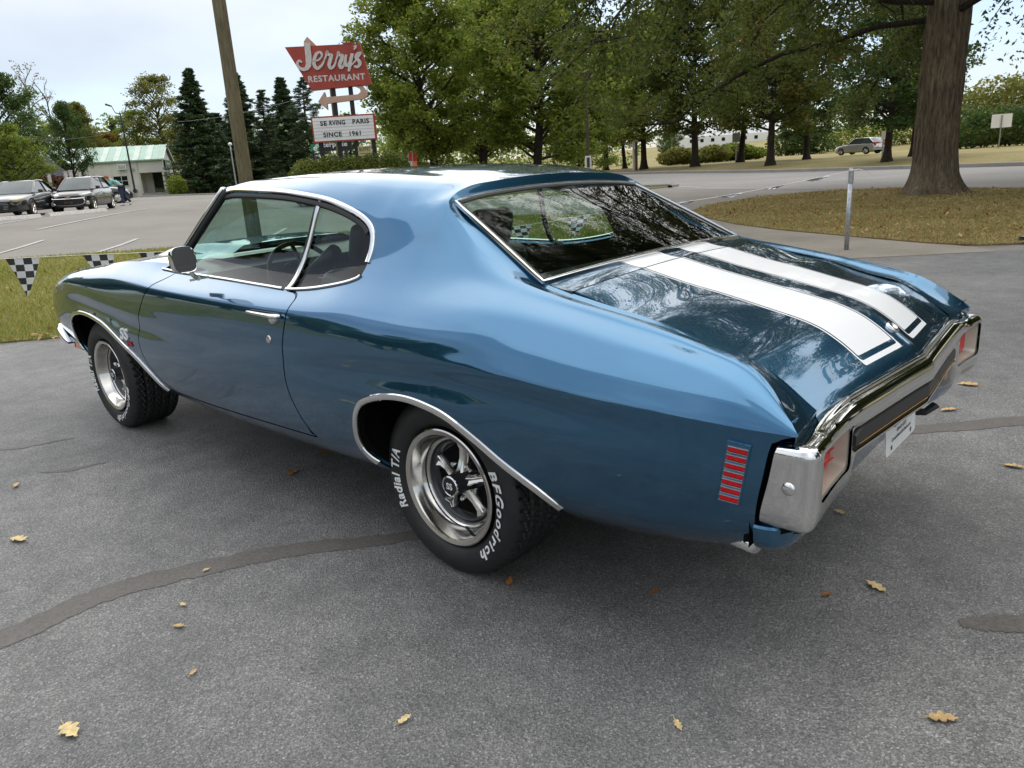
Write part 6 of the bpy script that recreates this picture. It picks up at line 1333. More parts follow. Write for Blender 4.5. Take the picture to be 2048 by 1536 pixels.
# ---- feather flags and a small red notice under the maples
for px, lab, cols in ((818, 'red and white feather flag under the maples', ('red_paint', 'letter_white', 'sign_green')), (826, 'orange and red feather flag right of the red and white one', ('red_paint', 'orange_lens', 'yellow_board'))):
    o, rgt, nrm = facing(px, 56); fo = thing('feather_flag', lab, 'flag', tuple(o), group='feather flags under the maples'); top = z_at(px, 302, 56)-o.z; MB().tube([(0,0,-.1),(0,0,top*.6),tuple(rgt*.06+Vector((0,0,top)))], .025, 6).build('staff', 'galv', fo); Rb = Matrix([rgt, nrm, Vector((0,0,1))]).transposed()
    for k, c in enumerate(cols): MB().box(tuple(rgt*(.20-.02*k)+Vector((0,0,top*(.86-.26*k)))), (.30,.015,top*.25), Rb).build('flag_cloth', c, fo)
o, rgt, nrm = facing(879, 52); so = thing('small_sign', 'small red and white notice on the lawn under the maples', 'sign', tuple(o)); MB().box((0,0,.9), (.05,.05,1.9)).build('post', 'galv', so); hz = z_at(879, 331, 52)-o.z; MB().box(tuple(nrm*.05+Vector((0,0,hz))), (.42,.03,.32), Matrix([rgt, nrm, Vector((0,0,1))]).transposed()).build('panel', 'letter_white', so); MB().box(tuple(nrm*.07+Vector((0,0,hz))), (.36,.02,.14), Matrix([rgt, nrm, Vector((0,0,1))]).transposed()).build('panel_print', 'red_paint', so)

# ---- white metal building
bC = np.array([80.2, -34.8]); Ld, Gd = np.array([.522, .853]), np.array([.853, -.522]); zb0 = 1.0
bld = thing('metal_building', 'long white metal building with a pale green ribbed roof and a corner porch', 'building', (bC[0], bC[1], zb0)); EV, PK, LN, WD = 3.42, 4.95, 22.0, 8.2
def bp3(u, w, z): q = Ld*u+Gd*w; return (q[0], q[1], z)
def bquad(u0, u1, w0, w1, z0, z1): return [bp3(u0, w0, z0), bp3(u1, w1, z0), bp3(u1, w1, z1), bp3(u0, w0, z1)]
def wallbox(name, u0, u1, w0, w1, z0, z1, mat, par=None):
    v = [bp3(u, w, z) for u in (u0, u1) for w in (w0, w1) for z in (z0, z1)]; return MB().add(v, [(0,1,3,2),(4,6,7,5),(0,4,5,1),(2,3,7,6),(0,2,6,4),(1,5,7,3)]).build(name, mat, par or bld)
PU, PW = 2.35, 2.6     # corner porch
# siding panels, each with a standing rib
u = PU
while u < LN-.01: wallbox('siding_panel', u+.012, min(u+.90, LN)-.012, 0, .06, -.3, EV, 'white_metal'); wallbox('siding_rib', min(u+.90, LN)-.05, min(u+.90, LN)+.01, -.035, .05, -.3, EV, 'white_metal'); u += .90
wallbox('porch_beam', -.02, PU, -.01, .20, 2.10, EV, 'white_metal'); wallbox('porch_wall', PU-.06, PU, 0, PW, -.3, 2.4, 'white_metal'); wallbox('porch_wall', 0, PU, PW, PW+.06, -.3, 2.4, 'white_metal'); wallbox('porch_ceiling', 0, PU, 0, PW, 2.30, 2.36, 'white_metal'); wallbox('porch_post', -.02, .16, -.01, .17, -.3, 2.10, 'white_metal'); wallbox('porch_floor', -.2, PU, -.2, PW, -.3, .03, 'kerb')
dr = wallbox('door', .5, 1.45, PW-.05, PW, .03, 2.08, 'dark_glass'); wallbox('door_frame', .42, .5, PW-.07, PW, .03, 2.12, 'galv', dr); wallbox('door_frame', 1.45, 1.53, PW-.07, PW, .03, 2.12, 'galv', dr)
# gable end with its sign band
gx = lambda w: EV+(PK-EV)*(1-abs(w-WD/2)/(WD/2))
g = [bp3(0, w, z) for w, z in ((0, 2.1), (WD, 2.1), (WD, EV), (WD/2, PK), (0, EV))]; gi = [tuple(np.array(p)+np.r_[Ld*.08, 0]) for p in g]; MB().add(g+gi, [(0,1,2,3,4),(9,8,7,6,5)]+[(i, (i+1) % 5, 5+(i+1) % 5, 5+i) for i in range(5)]).build('gable_wall', 'white_metal', bld)
wallbox('gable_wall', 0, .08, PW+.6, WD, -.3, 2.1, 'white_metal'); wallbox('window', -.02, .1, PW+1.0, PW+1.9, .3, 1.9, 'dark_glass'); wallbox('window', -.02, .1, PW+2.3, PW+3.2, .3, 1.9, 'dark_glass'); wallbox('porch_post', -.02, .14, PW+.0, PW+.16, -.3, 2.1, 'white_metal'); wallbox('porch_post', -.02, .14, WD-.1, WD+.06, -.3, 2.1, 'white_metal')
gs = wallbox('wall_sign', -.14, -.01, 1.3, 5.9, 2.42, 3.35, 'letter_black'); wallbox('sign_panel', -.16, -.13, 1.32, 2.6, 2.44, 3.33, 'sign_green', gs)
t, f = text_mesh('enterprise', .62, .012, 0, align='LEFT'); MB().add([bp3(-.165, 2.75+x, 2.98+y) for x, y, _ in t], f).build('sign_lettering', 'white', gs); t, f = text_mesh('rent-a-car', .40, .01, 0, align='LEFT'); MB().add([bp3(-.165, 2.9+x, 2.60+y) for x, y, _ in t], f).build('sign_lettering', 'white', gs)
# ribbed roof
k = 0; u = -.25
while u < LN+.2:
    e = min(u+.62, LN+.25)
    for w0, w1, z0, z1 in ((-.22, WD/2, EV-.03, PK+.05), (WD/2, WD+.22, PK+.05, EV-.03)):
        sf = .0 if k % 2 else .012; v = [bp3(u+.012, w0, z0+sf), bp3(e-.012, w0, z0+sf), bp3(e-.012, w1, z1+sf), bp3(u+.012, w1, z1+sf)]; v += [(x, y, z-.05) for x, y, z in v]; MB().add(v, [(0,1,2,3),(7,6,5,4),(0,4,5,1),(1,5,6,2),(2,6,7,3),(3,7,4,0)]).build('roof_panel', 'green_metal' if (k*7) % 5 < 3 else 'green_metal2', bld)
        if w0 < 0: v = [bp3(a, w, z+.055) for a, w, z in ((e-.03, w0, z0), (e+.03, w0, z0), (e+.03, w1, z1), (e-.03, w1, z1))]; v += [(x, y, z-.06) for x, y, z in v]; MB().add(v, [(0,1,2,3),(0,4,5,1),(1,5,6,2),(3,7,4,0)]).build('roof_rib', 'green_metal2', bld)
    u = e; k += 1
wallbox('gutter', -.25, LN+.25, -.30, -.20, EV-.14, EV-.01, 'green_metal'); wallbox('barge_board', -.28, -.22, -.2, -.1, EV-.1, EV+.02, 'white_metal')
for sgn in (0, 1):
    w0, w1, z0, z1 = ((-.24, WD/2, EV-.02, PK+.06), (WD/2, WD+.24, PK+.06, EV-.02))[sgn]; v = [bp3(-.30, w0, z0-.16), bp3(-.30, w0, z0+.03), bp3(-.30, w1, z1+.03), bp3(-.30, w1, z1-.16)]; v += [tuple(np.array(p)+np.r_[Ld*.06, 0]) for p in v]; MB().add(v, [(0,1,2,3),(7,6,5,4),(0,4,5,1),(1,5,6,2),(2,6,7,3),(3,7,4,0)]).build('barge_board', 'white_metal', bld)
wn_ = wallbox('window', 3.55, 4.85, -.02, .10, .92, 1.88, 'dark_glass')
for a in ((3.49,3.55,.86,1.94),(4.85,4.91,.86,1.94)): wallbox('window_frame', a[0], a[1], -.05, .05, a[2], a[3], 'white_metal', wn_)
for a in ((.86,.92),(1.88,1.94)): wallbox('window_frame', 3.49, 4.91, -.05, .05, a[0], a[1], 'white_metal', wn_)
wallbox('window_bar', 3.55, 4.85, -.035, .0, 1.38, 1.43, 'white_metal', wn_)
ac = wallbox('air_conditioner', 3.45, 4.25, -.38, .05, 2.52, 3.05, 'board')
for q in range(5): wallbox('vent_slat', 3.53+q*.14, 3.62+q*.14, -.40, -.375, 2.60, 2.97, 'galv', ac)
for q in (8.1, 9.7): wallbox('wall_vent', q, q+.16, -.05, .02, 2.05, 2.22, 'galv')
wallbox('wall_lamp', 2.75, 2.92, -.16, .02, 2.35, 2.60, 'galv')
hr = MB(); A = np.array(bp3(3.05, -.06, .33)); hr.tube([tuple(A+np.r_[Ld*.17*math.cos(t), .17*math.sin(t)]) for t in np.linspace(0, 6.283, 16, endpoint=False)], .05, 6, closed=True); hr.build('hose_reel', 'black', bld)
wallbox('downpipe', PU+.1, PU+.2, -.1, .0, -.2, EV, 'white_metal')
# ---- grey roofed shelter behind the left hedge, dim outbuilding at the right of the metal building, white barn on the hill
x, y, z = at(92, 76); o, rgt, nrm = facing(92, 76); sh = thing('shelter', 'low building with a dark hipped roof behind the reddish hedge', 'building', (x, y, z)); sh.scale = (.72, .72, .8); Rb = Matrix([rgt, nrm, Vector((0,0,1))]).transposed()
def rp(a, b, c): return tuple(rgt*a+nrm*b+Vector((0,0,c)))
MB().add([rp(-5,2,2.4),rp(2.6,2,2.4),rp(2.6,-4,2.4),rp(-5,-4,2.4),rp(-3.6,-1,4.5),rp(.2,-1,4.5),rp(-5,2,2.2),rp(2.6,2,2.2),rp(2.6,-4,2.2),rp(-5,-4,2.2)], [(0,1,5,4),(1,2,5),(2,3,4,5),(3,0,4),(0,6,7,1),(1,7,8,2)]).build('roof', 'roof_dark', sh)
MB().box(rp(-1.2,-1.2,1.0), (6.4,4.6,2.4), Rb).build('wall', 'brick', sh)
for a in (2.4, -.9): MB().box(rp(a,1.8,1.1), (.14,.14,2.4), Rb).build('post', 'roof_dark', sh)
for px, D, hh, lab in ((95, 57.2, 2.05, 'leftmost white post by the dark hipped shelter roof'), (129, 57, 2.1, 'white post just left of the tallest one behind the black hatchback'), (139.5, 56, 2.15, 'tallest white post right above the black hatchback roof'), (157, 57.5, 2.05, 'white post second from the right end of the reddish hedge'), (178, 58, 2.0, 'rightmost white post at the end of the reddish hedge')):
    x, y, z = at(px, D); o = MB().box((0,0,hh/2-.15), (.17,.17,hh)).box((0,0,hh-.13), (.21,.21,.06)).build('white_post', 'letter_white'); o.location = (x, y, z); tag(o, lab, 'post', 'white posts along the reddish hedge')
x, y, z = at(425, 96); o, rgt, nrm = facing(425, 96); sh = thing('outbuilding', 'dark low building with pale posts under the spruces', 'building', (x, y, z))
MB().add([rp(-3.5,1,2.6),rp(6,1,2.6),rp(6,-4,3.4),rp(-3.5,-4,3.4),rp(-3.5,1,2.4),rp(6,1,2.4)], [(0,1,2,3),(0,4,5,1)]).build('roof', 'roof_dark', sh); MB().box(rp(1.2,-3,1.1), (9,.2,2.6), Rb).build('wall', 'roof_dark', sh); MB().box(rp(-3.0,0,1.1), (1.6,.2,2.4), Rb).build('plank_wall', 'bark', sh)
MB().box(rp(3.9,-1.5,1.1), (2.2,.15,1.6), Rb).build('brick_panel', 'brick', sh)
for a in (-1.1, -.5, .1, 4.8): MB().box(rp(a,.9,1.2), (.16,.16,2.6), Rb).build('post', 'letter_white', sh)
x, y, z = at(1440, 205, 290); o, rgt, nrm = facing(1440, 205); Rb = Matrix([rgt, nrm, Vector((0,0,1))]).transposed(); zb = z_at(1440, 292, 205)-z; bn = thing('white_barn', 'long white barn with a rounded end on the far hill', 'building', (x, y, z+zb)); L2 = 11.5
ar = [(0, 0), (0, 2.6), (.8, 3.9), (2.0, 4.9), (3.5, 5.2), (5.0, 4.9), (6.2, 3.9), (7.0, 2.6), (7.0, 0)]
Gb = np.array([[rp(-L2+0*u-.4, -w, v) for w, v in ar], [rp(-L2+.25, -w, v) for w, v in ar], [rp(L2, -w, v) for w, v in ar]]); MB().grid(Gb).add([rp(-L2-.4, -w, v) for w, v in ar], [tuple(range(len(ar)))]).build('shell', 'barn_white', bn)
for k in range(7): MB().box(rp(-7+k*2.6, .03, 1.6), (.8,.05,.8), Rb).build('window', 'dark_glass', bn)
MB().box(rp(-L2-.45, -3.5, 1.6), (.06,2.6,2.4), Rb).build('door', 'dark_glass', bn)

# ================================================================== other cars
def rim_disc(R):
    m = MB().lathe([(R*.66,.0),(R*.62,-.02),(R*.60,-.05),(R*.16,-.03),(.001,-.02)], 20); 
    for k in range(7): a = k*2*math.pi/7; m.tube([(R*.12*math.cos(a),-.015,R*.12*math.sin(a)),(R*.60*math.cos(a),-.012,R*.60*math.sin(a))], R*.055, 4)
    return m.mesh('rim', 'auto')
def tyre_simple(R, w): return MB().lathe([(R*.66,-.01),(R*.72,.006),(R*.9,.004),(R*.98,-.02),(R,-.05),(R,-w+.03),(R*.97,-w),(R*.7,-w)], 28).mesh('tyre', 'auto')
def modern_car(name, label, loc, rz, Ln, Wd, Ht, prof, cabin, paint, R=.32, wb=(.78, -.80), front=None, glassm='pale_glass', rearlamps=False, group=None):
    """prof: (x fraction, belt/bonnet z, half-width fraction, sill z); cabin: ((x base front, z), (x roof front), (x roof rear), (x base rear, z))"""
    c = thing(name, label, 'car', loc, rz, group); hw = Wd/2; secs = []
    xs = np.array([p[0] for p in prof])*Ln/2; fz, fw, fs = pchip(xs, [p[1] for p in prof]), pchip(xs, [p[2] for p in prof]), pchip(xs, [p[3] for p in prof])
    X = np.linspace(xs[0], xs[-1], 56); v = np.linspace(0, 1, 17)
    P = []
    for x in X:
        z1, w, z0 = fz(x), fw(x)*hw, fs(x); row = [(x, w*.86, z0), (x, w*.97, z0+.07), (x, w, z0+.22), (x, w, z0+(z1-z0)*.55), (x, w*.985, z0+(z1-z0)*.78), (x, w*.945, z1-.045), (x, w*.88, z1-.008), (x, w*.55, z1+.015), (x, 0, z1+.022)]; P.append(spl(row, 3))
    P = np.array(P); N = grid_normals(P); N = N if N[20, 8, 1] > 0 else -N; p = Patch(P, N)
    for wx in wb:
        cx = wx*Ln/2
        p.clip(lambda Q, w_, cx=cx: np.where(Q[:, 1] > hw*.6, np.hypot(Q[:, 0]-cx, Q[:, 2]-R)-R*1.12, 1.0))
    b = link('body', p.mesh('body', .06), paint, c); link('body', p.mirror().mesh('body', .06), paint, c)
    for e in (0, -1):
        ring = [tuple(q) for q in P[e]]+[(a, -b_, d) for a, b_, d in P[e][::-1]]; MB().add(ring, [tuple(range(len(ring)))]).build('bumper', paint, c)
    MB().box((0,0,fs(0)+.03), (Ln*.9, Wd*.8, .06)).build('underbody', 'void', c); MB().box((0,0,.45), (Ln*.86, Wd*.74, .34)).build('engine_bay', 'void', c)
    (xa, za), xb, xc, (xd, zd) = cabin; wb0, wt = hw*.90, hw*.66
    def cab(t, s):   # t along roof line -1..1 across, not used
        return None
    def roof_z(x): return Ht-.05*((x-(xb+xc)/2)/((xb-xc)/2))**2
    A0, B0, C0, D0 = (xa, wb0*.92, za), (xb, wt, Ht-.055), (xc, wt*.98, Ht-.06), (xd, wb0*.90, zd)
    rows = []
    for x in np.linspace(xc, xb, 9): rows.append([(x, y, roof_z(x)-.055*(abs(y)/wt)**3) for y in np.linspace(-wt*1.01, wt*1.01, 13)])
    MB().grid(np.array(rows)).build('roof', paint, c, True)
    ms = lambda p: (p[0], -p[1], p[2])
    def pane(name_, q, bow=0.0, mat=glassm):
        q = [np.array(k, float) for k in q]; rr = []
        for a in np.linspace(0, 1, 7):
            r_ = []
            for b_ in np.linspace(0, 1, 9): r_.append(q[0]*(1-a)*(1-b_)+q[1]*(1-a)*b_+q[2]*a*b_+q[3]*a*(1-b_)+np.array([bow*4*b_*(1-b_), 0, abs(bow)*.1*4*a*(1-a)]))
            rr.append(r_)
        return MB().grid(np.array(rr)).build(name_, mat, c, True)
    pane('windshield', (ms(A0), A0, B0, ms(B0)), .10); pane('rear_window', (D0, ms(D0), ms(C0), C0), -.08)
    for sd in (1, -1):
        f = (lambda p: p) if sd > 0 else ms; mid0, mid1 = (xa*.48+xd*.52, wb0*.985, (za+zd)/2+.0), (xb*.45+xc*.55, wt*1.02, Ht-.055); dz = lambda p, s, o=.0: tuple(np.array(p)+[s, 0, o])
        pane('side_window', (f(dz(A0,-.10)), f(mid0), f(mid1), f(dz(B0,-.05,-.02))), 0); pane('side_window', (f(dz(mid0,-.06)), f(dz(D0,.12)), f(dz(C0,.04,-.02)), f(dz(mid1,-.05))), 0)
        for a, b_ in ((A0, B0), (D0, C0)): MB().tube([f(a), f(tuple((np.array(a)+b_)/2+[0, .02, .01])), f(b_)], .045, 6, flat=.6).build('pillar', paint, c)
        MB().tube([f(dz(mid0,-.03)), f(dz(mid1,-.02))], .04, 5, flat=.5).build('pillar', 'black', c); MB().tube([f(B0), f((xb*.5+xc*.5, wt*1.03, Ht-.04)), f(C0)], .03, 5).build('roof_rail', paint, c)
        MB().tube([f((xa-.05, wb0*.96, za-.01)), f(mid0), f((xd+.05, wb0*.94, zd))], .028, 5).build('belt_trim', 'black', c)
        rbox((xa-.25, sd*(hw+.075), za+.07), (.10,.17,.13), .03).build('door_mirror', paint, c, 'auto')
        for xx in (mid0[0]+.02,): MB().box((xx+.22, sd*(hw*.992), fz(xx)*.80), (.16,.02,.03)).build('door_handle', 'chrome', c)
        for wx in wb:
            w = bpy.data.objects.new('wheel', None); COL.objects.link(w); w.parent = c; w.location = (wx*Ln/2, sd*(hw-.02), R); w.rotation_euler = (0, 0, 0 if sd > 0 else math.pi); link('tyre', TYS(R), 'rubber', w); link('rim', RMS(R), 'brushed', w)
    if front: front(c, Ln/2, hw)
    return c
_ts, _rs = {}, {}
def TYS(R): return _ts.setdefault(R, tyre_simple(R, .21))
def RMS(R): return _rs.setdefault(R, rim_disc(R))
MAT['grey_paint'] = simple('dark_grey_car_paint', (.035, .038, .043), .3, .5, var=.05, scale=200, coat=1.0); MAT['black_paint'] = simple('black_car_paint', (.018, .017, .019), .3, .4, var=.05, scale=200, coat=1.0); MAT['silver_paint'] = simple('silver_car_paint', (.48, .48, .49), .35, .4, var=.05, scale=200, coat=1.0)
MAT['headlamp'] = simple('clear_headlamp', (.50, .50, .46), .12, .3, var=.2, scale=20, coat=1.0); MAT['old_headlamp'] = simple('yellowed_headlamp', (.46, .42, .27), .3, .1, var=.15, scale=12, coat=.6)
def lux_front(c, x, hw):
    g = MB().prism([(-.40,.40),(-.30,.28),(.30,.28),(.40,.40),(.44,.62),(-.44,.62)], .06, ((x-.02,0,0),(0,-1,0),(0,0,1),(1,0,0))).build('grille', 'black', c)
    for k in range(5): MB().box((x+.045,0,.33+k*.06), (.02,.72-.03*abs(k-3),.012)).build('grille_bar', 'galv', c)
    MB().box((x+.03,0,.635), (.05,.92,.03)).build('grille_trim', 'chrome', c); MB().tube([(x+.06,.055*math.cos(a),.50+.04*math.sin(a)) for a in np.linspace(0,6.283,20,endpoint=False)], .009, 5, closed=True).tube([(x+.06,.02,.525),(x+.06,.0,.485),(x+.06,-.03,.485)], .008, 5).build('badge', 'chrome', c)
    for sd in (1, -1):
        rbox((x-.20,.60*sd,.655), (.44,.36,.13), .05, 3, Matrix.Rotation(-.5*sd, 3, 'Z') @ Matrix.Rotation(.12, 3, 'Y')).build('headlight', 'old_headlamp', c, 'auto'); disc(m := MB(), (x-.08,.60*sd,.33), (1,.2*sd,0), [(.07,-.03),(.065,.02),(.001,.03)]); m.build('fog_lamp', 'headlamp', c)
    MB().box((x+.02,0,.33), (.03,1.3,.07)).build('lower_grille', 'black', c); MB().box((x+.05,0,.40), (.02,.34,.16)).build('front_plate_holder', 'black', c)
def hatch_front(c, x, hw):
    MB().prism([(-.50,.30),(.50,.30),(.62,.44),(.56,.55),(-.56,.55),(-.62,.44)], .05, ((x-.01,0,0),(0,-1,0),(0,0,1),(1,0,0))).build('grille', 'black', c)
    MB().tube(spl([(x+.03,-.64,.60),(x+.05,-.58,.56),(x+.06,0,.555),(x+.05,.58,.56),(x+.03,.64,.60)], 5), .022, 6).build('grille_trim', 'chrome', c); MB().tube(spl([(x+.02,-.58,.55),(x+.03,-.63,.45),(x+.04,-.50,.31),(x+.05,0,.285),(x+.04,.50,.31),(x+.03,.63,.45),(x+.02,.58,.55)], 5), .016, 6).build('grille_trim', 'chrome', c)
    MB().prism([(-.36,.60),(.36,.60),(.44,.66),(-.44,.66)], .04, ((x-.04,0,0),(0,-1,0),(0,0,1),(1,0,0))).build('upper_grille', 'black', c)
    MB().prism([(-.12,-.018),(-.045,-.018),(-.03,-.045),(.03,-.045),(.045,-.018),(.12,-.018),(.10,.018),(.045,.018),(.03,.045),(-.03,.045),(-.045,.018),(-.10,.018)], .02, ((x+.055,0,.625),(0,-1,0),(0,0,1),(1,0,0))).build('badge', 'gold', c)
    for sd in (1, -1):
        rbox((x-.24,.60*sd,.69), (.52,.24,.15), .06, 3, Matrix.Rotation(-.62*sd, 3, 'Z') @ Matrix.Rotation(.16, 3, 'Y')).build('headlight', 'headlamp', c, 'auto'); rbox((x-.09,.68*sd,.36), (.10,.16,.16), .04, 2).build('fog_lamp', 'headlamp', c, 'auto')
    MB().box((x+.02,0,.22), (.04,1.2,.05)).build('lower_lip', 'black', c); MB().box((x+.06,0,.40), (.02,.34,.12)).build('front_plate_holder', 'grey_paint', c)
def face_cam(px, D, off): x, y, z = at(px, D); return (x, y, z), math.atan2(CAM_POS[1]-y, CAM_POS[0]-x)+off
sedan = [(-1,.62,.70,.38),(-.96,.78,.82,.28),(-.8,.90,.95,.22),(-.4,.92,1.0,.19),(.1,.90,1.0,.19),(.45,.86,.985,.2),(.78,.76,.95,.21),(.93,.66,.86,.20),(1,.50,.72,.24)]
loc, a = face_cam(30, 38.2, math.radians(-20)); modern_car('sedan', 'dark grey luxury sedan with yellowed headlights cut off by the left edge', loc, a, 4.75, 1.82, 1.44, sedan, ((.86,.90),-.02,-.98,(-1.72,.93)), 'grey_paint', .33, (.60,-.58), lux_front, group='cars in the far car park')
hat = [(-1,.60,.78,.34),(-.95,.85,.90,.26),(-.7,.93,.98,.2),(0,.93,1.0,.19),(.4,.90,.99,.2),(.70,.83,.96,.21),(.92,.70,.86,.20),(1,.52,.72,.24)]
loc, a = face_cam(157, 39.6, math.radians(-19)); modern_car('hatchback', 'black small hatchback with a wide chrome grille facing the camera', loc, a, 3.64, 1.62, 1.48, hat, ((.98,.92),.18,-1.20,(-1.70,.98)), 'black_paint', .30, (.66,-.66), hatch_front, group='cars in the far car park')
loc, a = face_cam(184, 51, math.radians(80)); modern_car('hatchback', 'dark car partly hidden behind the black hatchback and the bending person', loc, a, 3.6, 1.62, 1.40, hat, ((.70,.92),.15,-1.25,(-1.70,.98)), 'grey_paint', .30, (.66,-.66), group='cars in the far car park')
def rear_lamps(c, x, hw):
    for sd in (1, -1): rbox((-x+.10,.62*sd,.86), (.16,.24,.34), .05, 2).build('tail_lamp', 'red_lens', c, 'auto')
    MB().box((-x-.01,0,.62), (.03,.5,.14)).build('plate', 'board', c)
loc, a = face_cam(1716, 80, math.radians(180+52)); modern_car('silver_car', 'silver hatchback driving along the far bank under the trees', loc, a, 4.35, 1.80, 1.47, hat, ((.72,.92),.10,-1.45,(-2.0,1.0)), 'silver_paint', .32, (.62,-.62), rear_lamps)
# parking kerb painted white in front of the two cars
for i, ((pa, Da), (pb, Db), lab) in enumerate((((-40, 34.4), (62, 34.9), 'long white concrete kerb block under the dark grey sedan'), ((80, 35.2), (199, 36.6), 'long white concrete kerb block in front of the black hatchback'))):
    a, b = at(pa, Da), at(pb, Db); d = Vector((b[0]-a[0], b[1]-a[1], b[2]-a[2])); L = d.length; o = MB().prism([(0,0),(.34,0),(.28,.13),(.06,.13)], L, ((0,0,0),tuple(Vector((0,0,1)).cross(d.normalized())),(0,0,1),tuple(d.normalized()))).build('kerb_block', 'letter_white'); o.location = a; tag(o, lab, 'kerb block', 'white kerb blocks in the far car park')
# ---- person bending over beside the cars
x, y, z = at(233, 44); o, rgt, nrm = facing(233, 44); pr = thing('person', 'person in a turquoise shirt and dark jeans bending forward behind the black hatchback', 'person', (x, y, z)); J = lambda a, b, c: rgt*a+nrm*b+Vector((0,0,c))
sk = {'pel': J(.06,0,.90), 'spi': J(-.10,0,1.08), 'che': J(-.28,.0,1.24), 'nec': J(-.42,.0,1.33), 'hea': J(-.52,0,1.40), 'hip1': J(.06,.11,.86), 'kn1': J(.00,.13,.48), 'an1': J(.06,.13,.09), 'to1': J(-.10,.14,.04), 'hip2': J(.07,-.11,.86), 'kn2': J(.14,-.12,.50), 'an2': J(.38,-.12,.14), 'to2': J(.30,-.12,.04), 'sh1': J(-.33,.19,1.24), 'el1': J(-.42,.22,.98), 'ha1': J(-.62,.18,.92), 'sh2': J(-.33,-.19,1.24), 'el2': J(-.40,-.22,.98), 'ha2': J(-.60,-.16,.94)}
RD = dict(pel=.14, spi=.13, che=.15, nec=.06, hea=.105, hip1=.095, kn1=.062, an1=.045, to1=.035, hip2=.095, kn2=.062, an2=.045, to2=.035, sh1=.06, el1=.045, ha1=.035, sh2=.06, el2=.045, ha2=.035)
ED = [('pel','spi'),('spi','che'),('che','nec'),('nec','hea'),('pel','hip1'),('hip1','kn1'),('kn1','an1'),('an1','to1'),('pel','hip2'),('hip2','kn2'),('kn2','an2'),('an2','to2'),('che','sh1'),('sh1','el1'),('el1','ha1'),('che','sh2'),('sh2','el2'),('el2','ha2')]
def skin(name, keys, edges, grow, mat, par):
    ks = list(keys); me = bpy.data.meshes.new(name); me.from_pydata([tuple(sk[k]) for k in ks], [(ks.index(a), ks.index(b)) for a, b in edges], []); ob = bpy.data.objects.new(name, me); COL.objects.link(ob); md = ob.modifiers.new('skin', 'SKIN')
    for i, k in enumerate(ks): me.skin_vertices[0].data[i].radius = (RD[k]+grow, RD[k]+grow)
    me.skin_vertices[0].data[0].use_root = True; ob.modifiers.new('sub', 'SUBSURF').levels = 1; ob.modifiers['sub'].render_levels = 1
    dg = bpy.context.evaluated_depsgraph_get(); m2 = bpy.data.meshes.new_from_object(ob.evaluated_get(dg)); bpy.data.objects.remove(ob); m2.materials.clear(); m2.polygons.foreach_set('use_smooth', [True]*len(m2.polygons)); return link(name, m2, mat, par)
skin('body', sk.keys(), ED, 0, 'skin', pr); sh_k = ['spi','pel','che','sh1','el1','sh2','el2']; skin('shirt', sh_k, [e for e in ED if e[0] in sh_k and e[1] in sh_k], .022, 'teal', pr)
jn = ['pel','hip1','kn1','an1','hip2','kn2','an2']; skin('trousers', jn, [e for e in ED if e[0] in jn and e[1] in jn], .022, 'denim', pr)
MB().lathe([(.001,.115),(.07,.10),(.115,.04),(.118,-.02),(.09,-.06)], 14, tuple(sk['hea']+Vector((0,0,.02))), 'z').build('hair', 'hair', pr, True)
for a, t in (('an1','to1'),('an2','to2')): MB().tube([tuple(sk[a]+(sk[a]-sk[t])*.2-Vector((0,0,.03))), tuple(sk[a]*.4+sk[t]*.6), tuple(sk[t]+(sk[t]-sk[a])*.3)], [.055,.06,.035], 8).build('shoe', 'shoe', pr, True)

# ================================================================== pennant strings and the steel post
po = thing('steel_post', 'galvanised steel post holding the end of the pennant string on the concrete apron', 'post', (1.735, -8.28, .015)); MB().tube([(0,0,-.05),(0,0,.93)], .031, 16).build('tube', 'galv', po, True); MB().tube([(0,0,.88),(0,0,1.05)], .034, 16).tube([(0,0,1.05),(0,0,1.075)], [.034,.024], 16).build('cap', 'galv', po, 'auto')
rope = spl([(1.735,-8.24,1.055),(2.35,-7.55,.93),(3.05,-6.75,.82),(3.92,-5.80,.735),(4.31,-5.51,.69),(4.82,-5.10,.625),(5.9,-3.9,.575),(6.9,-2.5,.60),(7.31,-1.75,.63),(7.52,-1.30,.655),(7.72,-.75,.69),(7.87,-.22,.72),(8.2,.8,.78),(8.7,2.2,.88),(9.3,3.9,1.0)], 10)
ps = thing('pennant_string', 'string of black and white checkered pennants hung along the edge of the asphalt', 'pennant string', tuple(rope[0])); r0 = rope[0]
MAT['tape'] = simple('white_tape', (.72, .70, .62), .6, var=.06, scale=40); MAT['flag_black'] = simple('black_flag_cloth', (.028, .026, .028), .6, var=.3, scale=40); MAT['flag_white'] = simple('white_flag_cloth', (.70, .70, .72), .6, var=.05, scale=40)
MB().tube(rope-r0, .008, 6, flat=.35).build('tape', 'tape', ps); MB().tube([(0,.02,0),(-.10,-.04,.015),(-.19,-.10,-.03),(-.24,-.14,-.09)], [.008,.006,.004,.002], 5).build('loose_end', 'tape', ps)
seg = np.r_[0, np.cumsum(np.linalg.norm(np.diff(rope, axis=0), axis=1))]
def on_rope(s): return np.array([np.interp(s, seg, rope[:, k]) for k in range(3)])
